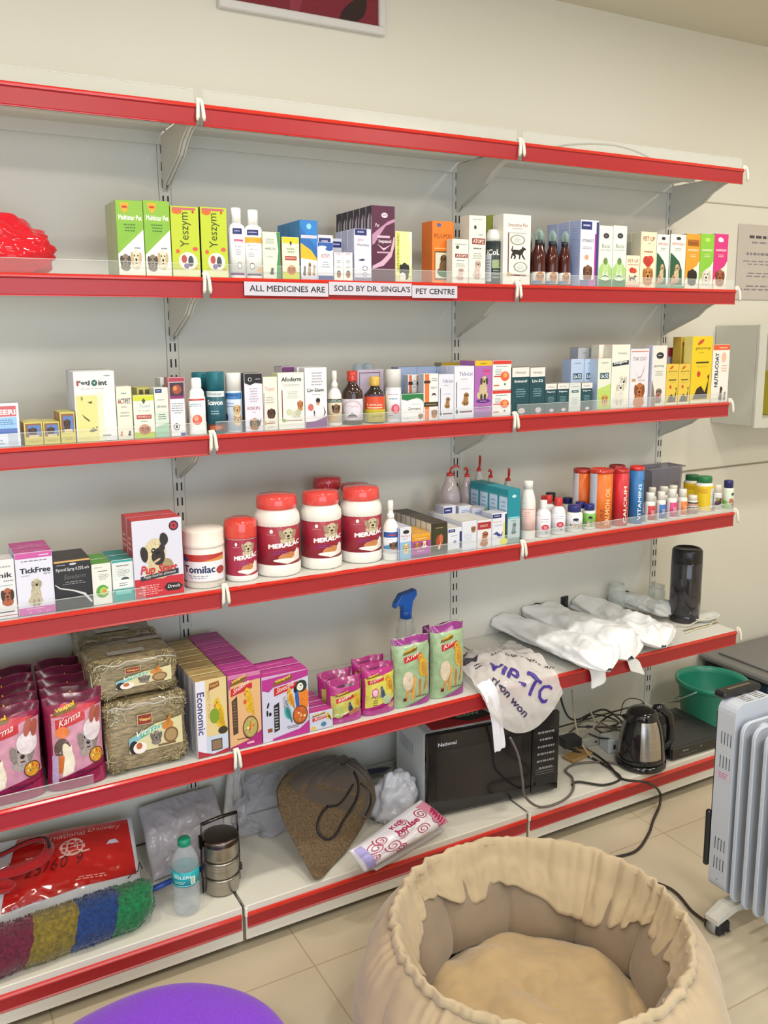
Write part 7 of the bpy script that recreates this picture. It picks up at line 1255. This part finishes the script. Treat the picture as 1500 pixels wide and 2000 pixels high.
# ---------------------------------------------------------------- things on the floor and the wall at the right
bk = thing('bucket', 'open sea green plastic bucket standing on the floor beyond the shelving', 'bucket', (1.962, -.165, 0)); BR, BH = .125, .252
MB().lathe([(0, .004), (BR * .74, 0), (BR * .76, .01), (BR * .97, BH - .02), (BR * .99, BH - .018), (BR * 1.06, BH - .016), (BR * 1.07, BH), (BR * 1.0, BH + .002), (BR * .955, BH - .02), (BR * .74, .012), (0, .012)], ('#2b8f76', 'plastic'), seg=48).build('tub', bk)
m = MB(); m.tube([(BR * 1.07 * math.cos(a), BR * 1.07 * math.sin(a), BH - .012 - .10 * math.sin(a - .3) * (1 if math.sin(a - .3) > 0 else 0)) for a in [.3 + k * PI / 14 for k in range(15)]], .003, ('#9ab8ac', 'plastic'), 6); m.build('bail_handle', bk)
gt = thing('storage_tub', 'large dark grey lidded storage tub behind the green bucket', 'storage box', (2.50, -.10, 0)); 
m = MB(); m.box(-.33, -.17, .0, .33, .15, .225, ('#2c3e50', 'plastic'), .02); m.build('tub_body', gt)
m = MB(); m.box(-.36, -.20, .225, .36, .16, .250, ('#777574', 'plastic'), .012); m.box(-.30, -.15, .250, .30, .11, .258, ('#777574', 'plastic'), .006); m.build('lid', gt)
# oil heater
he = thing('oil_heater', 'white oil-filled radiator heater with upright fins and vent slots', 'heater', (1.135, -.872, 0)); HX = .155
WH = ('#c3cad6', 'paint')
def fin_poly(w, z0, z1, r):
    pts = []
    for (cx_, cz_, a0) in ((w - r, z1 - r, 0), (r, z1 - r, 90), (r, z0 + r, 180), (w - r, z0 + r, 270)):
        for k in range(6): a = math.radians(a0 + k * 18); pts.append((cx_ + r * math.cos(a), cz_ + r * math.sin(a)))
    return pts
m = MB(); m.prism(fin_poly(HX, .085, .616, .03), 'y', -.055, 0, WH)
for zz in (.50, .435, .205, .15):
    for k in range(4): m.box(-.0006, -.046 + k * .0095, zz, .0004, -.0435 + k * .0095, zz + .034, ('#4a525e', 'matte'))
for zz in (.235, .12): m.box(-.0006, -.030, zz, .0004, -.027, zz + .003, ('#3a424e', 'matte'))
for k in range(2):
    for j in range(5): m.box(.045 + k * .045, -.048 + j * .0085, .6156, .075 + k * .045, -.045 + j * .0085, .6166, ('#6a6252', 'matte'))
m.build('control_housing', he, bevel=.003)
m = MB(); art(m, [('r', 0, 0, 1, 1, '#cfc8d8'), ('lines', .05, .1, .9, .8, 3, '#c04a7a')], lambda u, v, o: (-.0008 - o, -.006 - u * .042, .405 + v * .022), .06, .02); m.build('warning_sticker', he)
for k in range(13):
    y = -.074 - k * .035; f = MB()
    f.prism(fin_poly(HX - .012, .075, .575, .028), 'y', y - .003, y + .003, WH)
    f.tube([(.006 + p[0] * .94, y, p[1]) for p in fin_poly(HX - .018, .078, .572, .028)] + [(.006 + fin_poly(HX - .018, .078, .572, .028)[0][0] * .94, y, fin_poly(HX - .018, .078, .572, .028)[0][1])], .0048, WH, 8, caps=False)
    f.tube([(HX * .5, y + .0175, .54), (HX * .5, y - .0175, .54)], .024, WH, 14).tube([(HX * .5, y + .0175, .115), (HX * .5, y - .0175, .115)], .024, WH, 14)
    f.build('fin', he)
m = MB(); m.box(.01, .0, .14, HX - .01, .014, .58, ('#202126', 'plastic'), .006); m.box(-.004, .004, .14, .012, .020, .30, ('#1a1b20', 'plastic'), .005); m.build('control_facia', he)
m = MB(); m.box(.004, -.016, .616, HX - .01, .022, .634, ('#1d1d21', 'plastic'), .006); m.box(.03, -.004, .634, HX - .04, .004, .6355, ('#b0aa98', 'metal')); m.build('top_handle', he)
for y in (-.06, -.40):
    m = MB(); m.prism([(-.05, .045), (.0, .068), (HX, .068), (HX + .05, .045), (HX + .05, .032), (HX - .02, .05), (.02, .05), (-.05, .032)], 'y', y - .02, y + .02, ('#d2cfc4', 'plastic')); ft = m.build('foot', he)
    for s in (-.038, HX + .038):
        c = MB(); c.tube([(s, y - .012, .018), (s, y + .012, .018)], .018, ('#8a8882', 'plastic'), 18); c.build('castor', ft)
# wall cabinet, poster and framed picture
wc = thing('wall_cabinet', 'white open wall cabinet at the right picture edge', 'cabinet', (2.146, WALLY - .002, 1.195))
CW = .55; m = MB(); C_ = ('#c9c8bc', 'paint')
m.box(0, -.19, 0, .014, 0, .375, C_, .002).box(CW - .014, -.19, 0, CW, 0, .375, C_, .002).box(.014, -.19, 0, CW - .014, 0, .03, C_, .002).box(.014, -.19, .345, CW - .014, 0, .375, C_, .002).box(.014, -.012, .03, CW - .014, 0, .345, C_)
m.build('carcass', wc); m = MB(); m.box(-.002, -.204, -.006, .04, -.19, .377, C_, .002).box(CW - .04, -.204, -.006, CW + .002, -.19, .377, C_, .002).box(.038, -.204, -.006, CW - .038, -.19, .03, C_).box(.038, -.204, .345, CW - .038, -.19, .377, C_); m.build('face_frame', wc)
m = MB(); m.box(.17, -.16, .031, .24, -.08, .2, ('#c8b83a', 'paper'), .001); tag(m.build('yellow_box', None, (2.146, WALLY - .002, 1.195)), 'yellow green box inside the wall cabinet', 'box')
ps = MB(); w_, h_ = .55, .285; p0 = atY(1443, 437, WALLY - .002)
ps.box(0, -.0012, -h_, w_, 0, 0, ('#c3b9b0', 'paper'))
art(ps, [('lines', .08, .80, .42, .09, 1, '#4a4248'), ('lines', .1, .74, .5, .06, 1, '#8f868a'), ('lines', .08, .58, .3, .08, 1, '#857c80'), ('lines', .03, .46, .5, .08, 2, '#8f868a'), ('lines', .03, .3, .5, .08, 2, '#8a8086'), ('lines', .03, .12, .5, .09, 2, '#857c80'), ('r', 0, -.0, 1, .006, '#9a9086')], lambda u, v, o: (u * w_, -.0012 - o, -h_ + v * h_), w_, h_)
tag(ps.build('paper_notice', None, p0, fix=False), 'pale pinkish paper notice with typed lines taped to the wall at right', 'notice')
pc0 = atY(428, 12, WALLY - .02); pc1 = atY(754, 66, WALLY - .02)
fr = thing('framed_picture', 'white-framed dark red picture cut off by the top edge', 'picture', (pc0.x, WALLY - .001, pc0.z)); FW = pc1.x - pc0.x; FH = .45
m = MB(); t_ = .022
m.box(0, -.022, 0, FW, 0, t_, ('#d8d4d2', 'plastic'), .003).box(0, -.022, FH - t_, FW, 0, FH, ('#d8d4d2', 'plastic'), .003).box(0, -.022, t_, t_, 0, FH - t_, ('#d8d4d2', 'plastic'), .003).box(FW - t_, -.022, t_, FW, 0, FH - t_, ('#d8d4d2', 'plastic'), .003); m.build('frame', fr)
m = MB(); m.box(t_, -.012, t_, FW - t_, -.004, FH - t_, ('#7c1f33', 'gloss'))
rnd = random.Random(5)
art(m, [('P', ell(rnd.uniform(.1, .9), rnd.uniform(.05, .9), rnd.uniform(.05, .14), rnd.uniform(.04, .1), 14, rnd.random() * 3, .1), rnd.choice(['#5a1626', '#8f3346', '#a85a6a', '#3a1420', '#6a2032', '#2c1a20']), 'gloss') for _ in range(34)], lambda u, v, o: (t_ + .003 + u * (FW - 2 * t_ - .006), -.0122 - o, t_ + v * (FH - 2 * t_)), FW, FH); m.build('print', fr, fix=False)
# loose thin cable on top of the shelving
curve([(1.12, -.10, ZS[0] + .030), (1.22, -.14, ZS[0] + .052), (1.36, -.17, ZS[0] + .058), (1.46, -.20, ZS[0] + .034), (1.50, -.22, ZS[0] + .004)], .003, ('#9a927e', 'rubber'), 'cable', 'thin grey cable looping on top of the shelving at right')
# red plastic bag on the second shelf
rb = heap('red_plastic_bag', 'glossy red crumpled plastic bag on the left of the second shelf', 'plastic bag', (-.465, -.185, ZS[1] + .0005), .155, .095, .078, '#d8202e', 'redfilm', 2.7, .16, 1.5, ridge=1.3, nu=80, nv=46, base=ZS[1], body='bag_body')
o = thing('fabric_bundle', 'dark rounded bundle poking out behind the red plastic bag', 'bundle', (-.66, -.10, ZS[1] + .001)); MB().lathe([(0, 0), (.04, 0), (.05, .03), (.045, .09), (.02, .12), (0, .125)], ('#2f2a24', 'fabric')).build('bundle', o)
# ---------------------------------------------------------------- pet beds
bc = Vector((.455, -1.00, 0)); bed = thing('pet_bed', 'round beige suede pet bed with gathered drawstring rim', 'pet bed', bc, 0)
BE = '#b7a284'; NP = 10
def bed_out(u, v):                                               # outer wall: plump panels, 0 floor .. 1 gathered rim
    a = 2 * PI * u; pan = abs(math.sin(a * NP / 2 + .4)) ** .5
    prof = [(.0, .340, .0), (.08, .385, .02), (.3, .405, .09), (.55, .400, .165), (.78, .375, .235), (.92, .345, .282), (1.0, .312, .302)]
    for (v0, r0, h0), (v1, r1, h1) in zip(prof, prof[1:]):
        if v <= v1 or v1 == 1.0:
            t = (v - v0) / (v1 - v0); t = max(0, min(1, t)); r = r0 + (r1 - r0) * t; h = h0 + (h1 - h0) * t; break
    r += .026 * (pan - .8) * math.sin(PI * min(1, v * 1.02)) - .004
    jj = a + .2 * nz3(math.cos(a) * 3, math.sin(a) * 3, 9); g = max(0, (v - .72) / .28); r += g * (.006 * nz3(math.cos(jj) * 15, math.sin(jj) * 15, 1) * 1.6 + .003 * math.sin(jj * 61) - .004 * abs(math.sin(jj * 27))); h += g * .005 * nz3(math.cos(jj) * 13, math.sin(jj) * 13, 4)
    r += .004 * nz3(math.cos(a) * 4, math.sin(a) * 4, v * 4); return (r * math.cos(a), r * math.sin(a) * .985, max(h + .006 * nz3(math.cos(a) * 2, math.sin(a) * 2, 5) * v, .001))
m = MB(); m.grid(bed_out, 420, 36, (BE, 'suede'), cu=True); m.build('outer_wall', bed)
def frill(u, v):                                                 # gathered ruffle that folds over the rim into the bowl
    a = 2 * PI * u; A = a + .35 * nz3(math.cos(a) * 2, math.sin(a) * 2, .5)
    L = .085 + .020 * nz3(math.cos(a) * 1.7, math.sin(a) * 1.7, 3.3) * 2 + .012 * math.sin(A * 9)
    L += .05 * math.exp(-((a - .35) / .28) ** 2) + .035 * math.exp(-((a - 2.75) / .25) ** 2); L = max(.05, min(.15, L)); wav = 1.2 * (1.2 - 2.4 * abs(math.sin(A * 11 + 2.2 * math.sin(a * 3))) ** .8) + .5 * math.sin(A * 37 + 2 + v * 1.5 + 2 * math.sin(a * 4)) + .9 * nz3(math.cos(a) * 7, math.sin(a) * 7, v)
    roll = math.sin(PI * min(1, v * 2.2)) * .010
    r = .322 - v * L * .62 + wav * .0056 * (.38 + .62 * v) + .003 * nz3(math.cos(a) * 18, math.sin(a) * 18, v * 6) - .0022 * (1 - v) * math.cos(a * 58 + 4 * nz3(math.cos(a) * 6, math.sin(a) * 6, 1))
    h = .298 + .022 * math.sin(PI * min(1, v * 2.4)) * (v < .42) - max(0, v - .10) ** 1.15 * L * 1.15 + .003 * wav * v
    return (r * math.cos(a), r * math.sin(a) * .985, h + .010 * nz3(math.cos(a) * 2, math.sin(a) * 2, 5))
m = MB(); m.grid(frill, 620, 20, ('#bda988', 'suede'), cu=True); m.build('gathered_rim', bed, solid=.003)
def r_in(v, pan): return .316 - .052 * math.sin(PI * v ** .6) * (.45 + .55 * pan) - .045 * (1 - v)
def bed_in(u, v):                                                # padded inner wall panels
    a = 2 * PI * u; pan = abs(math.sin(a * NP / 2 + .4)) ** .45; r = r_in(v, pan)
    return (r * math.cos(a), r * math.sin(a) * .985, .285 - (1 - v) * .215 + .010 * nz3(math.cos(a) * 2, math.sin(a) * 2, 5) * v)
m = MB(); m.grid(bed_in, 300, 24, ('#8f7e6a', 'suede'), cu=True); m.build('inner_wall', bed)  # grey-brown suede; its colour also carries the shade under the ruffle
for k in range(NP):                                              # seams between the padded panels
    a = (k * PI - .4) * 2 / NP; m = MB(); m.tube([((r_in(v, 0) - .0005) * math.cos(a), (r_in(v, 0) - .0005) * .985 * math.sin(a), .27 - (1 - v) * .2) for v in [q / 10 for q in range(10)]], .0022, ('#7d6a52', 'suede'), 6); m.build('panel_seam', bed)
def cush(u, v):
    a = 2 * PI * u; r = v * .272; x, y = r * math.cos(a), r * math.sin(a)
    h = .118 * (1 - (v ** 6) * .45) + .020 * nz3(x * 9, y * 9, 2.2) + .022 * (abs(nz3(x * 7 + 3, y * 7, 7.1)) - .2) * 1.6 + .008 * abs(nz3(x * 22, y * 22, 4)) - .02 * (v > .97)
    return (x, y, h)
m = MB(); m.grid(cush, 150, 60, ('#b79d74', 'suede'), cu=True); m.build('cushion', bed)
tgb = MB(); tgb.grid(lambda u, v: (-.06 + .075 * u, -.215 + .030 * v - .01 * u, .150 + .014 * math.sin(PI * v)), 10, 6, ('#d6cabb', 'fabric')); tgb.build('fabric_tab', bed, solid=.004)
pbd = thing('purple_pet_cushion', 'bright purple plush pet cushion cut off by the bottom edge', 'pet bed', (-.335, -.835, 0), .3)
def pc_(u, v):
    a = 2 * PI * u; t = (v - .5) * PI; ex = .5; ct = abs(math.cos(t)) ** (.55 if t > 0 else .28); st2 = math.copysign(abs(math.sin(t)) ** .8, math.sin(t))
    rr = .285 * (1 + .03 * math.sin(3 * a + 1)) ; x, y = rr * ct * math.cos(a), rr * ct * math.sin(a)
    return (x, y, max(.086 + .090 * st2 + .008 * nz3(x * 7, y * 7, 1), .001))
m = MB(); m.grid(pc_, 100, 44, ('#8236d6', 'fabric'), cu=True); m.build('plush_cover', pbd)
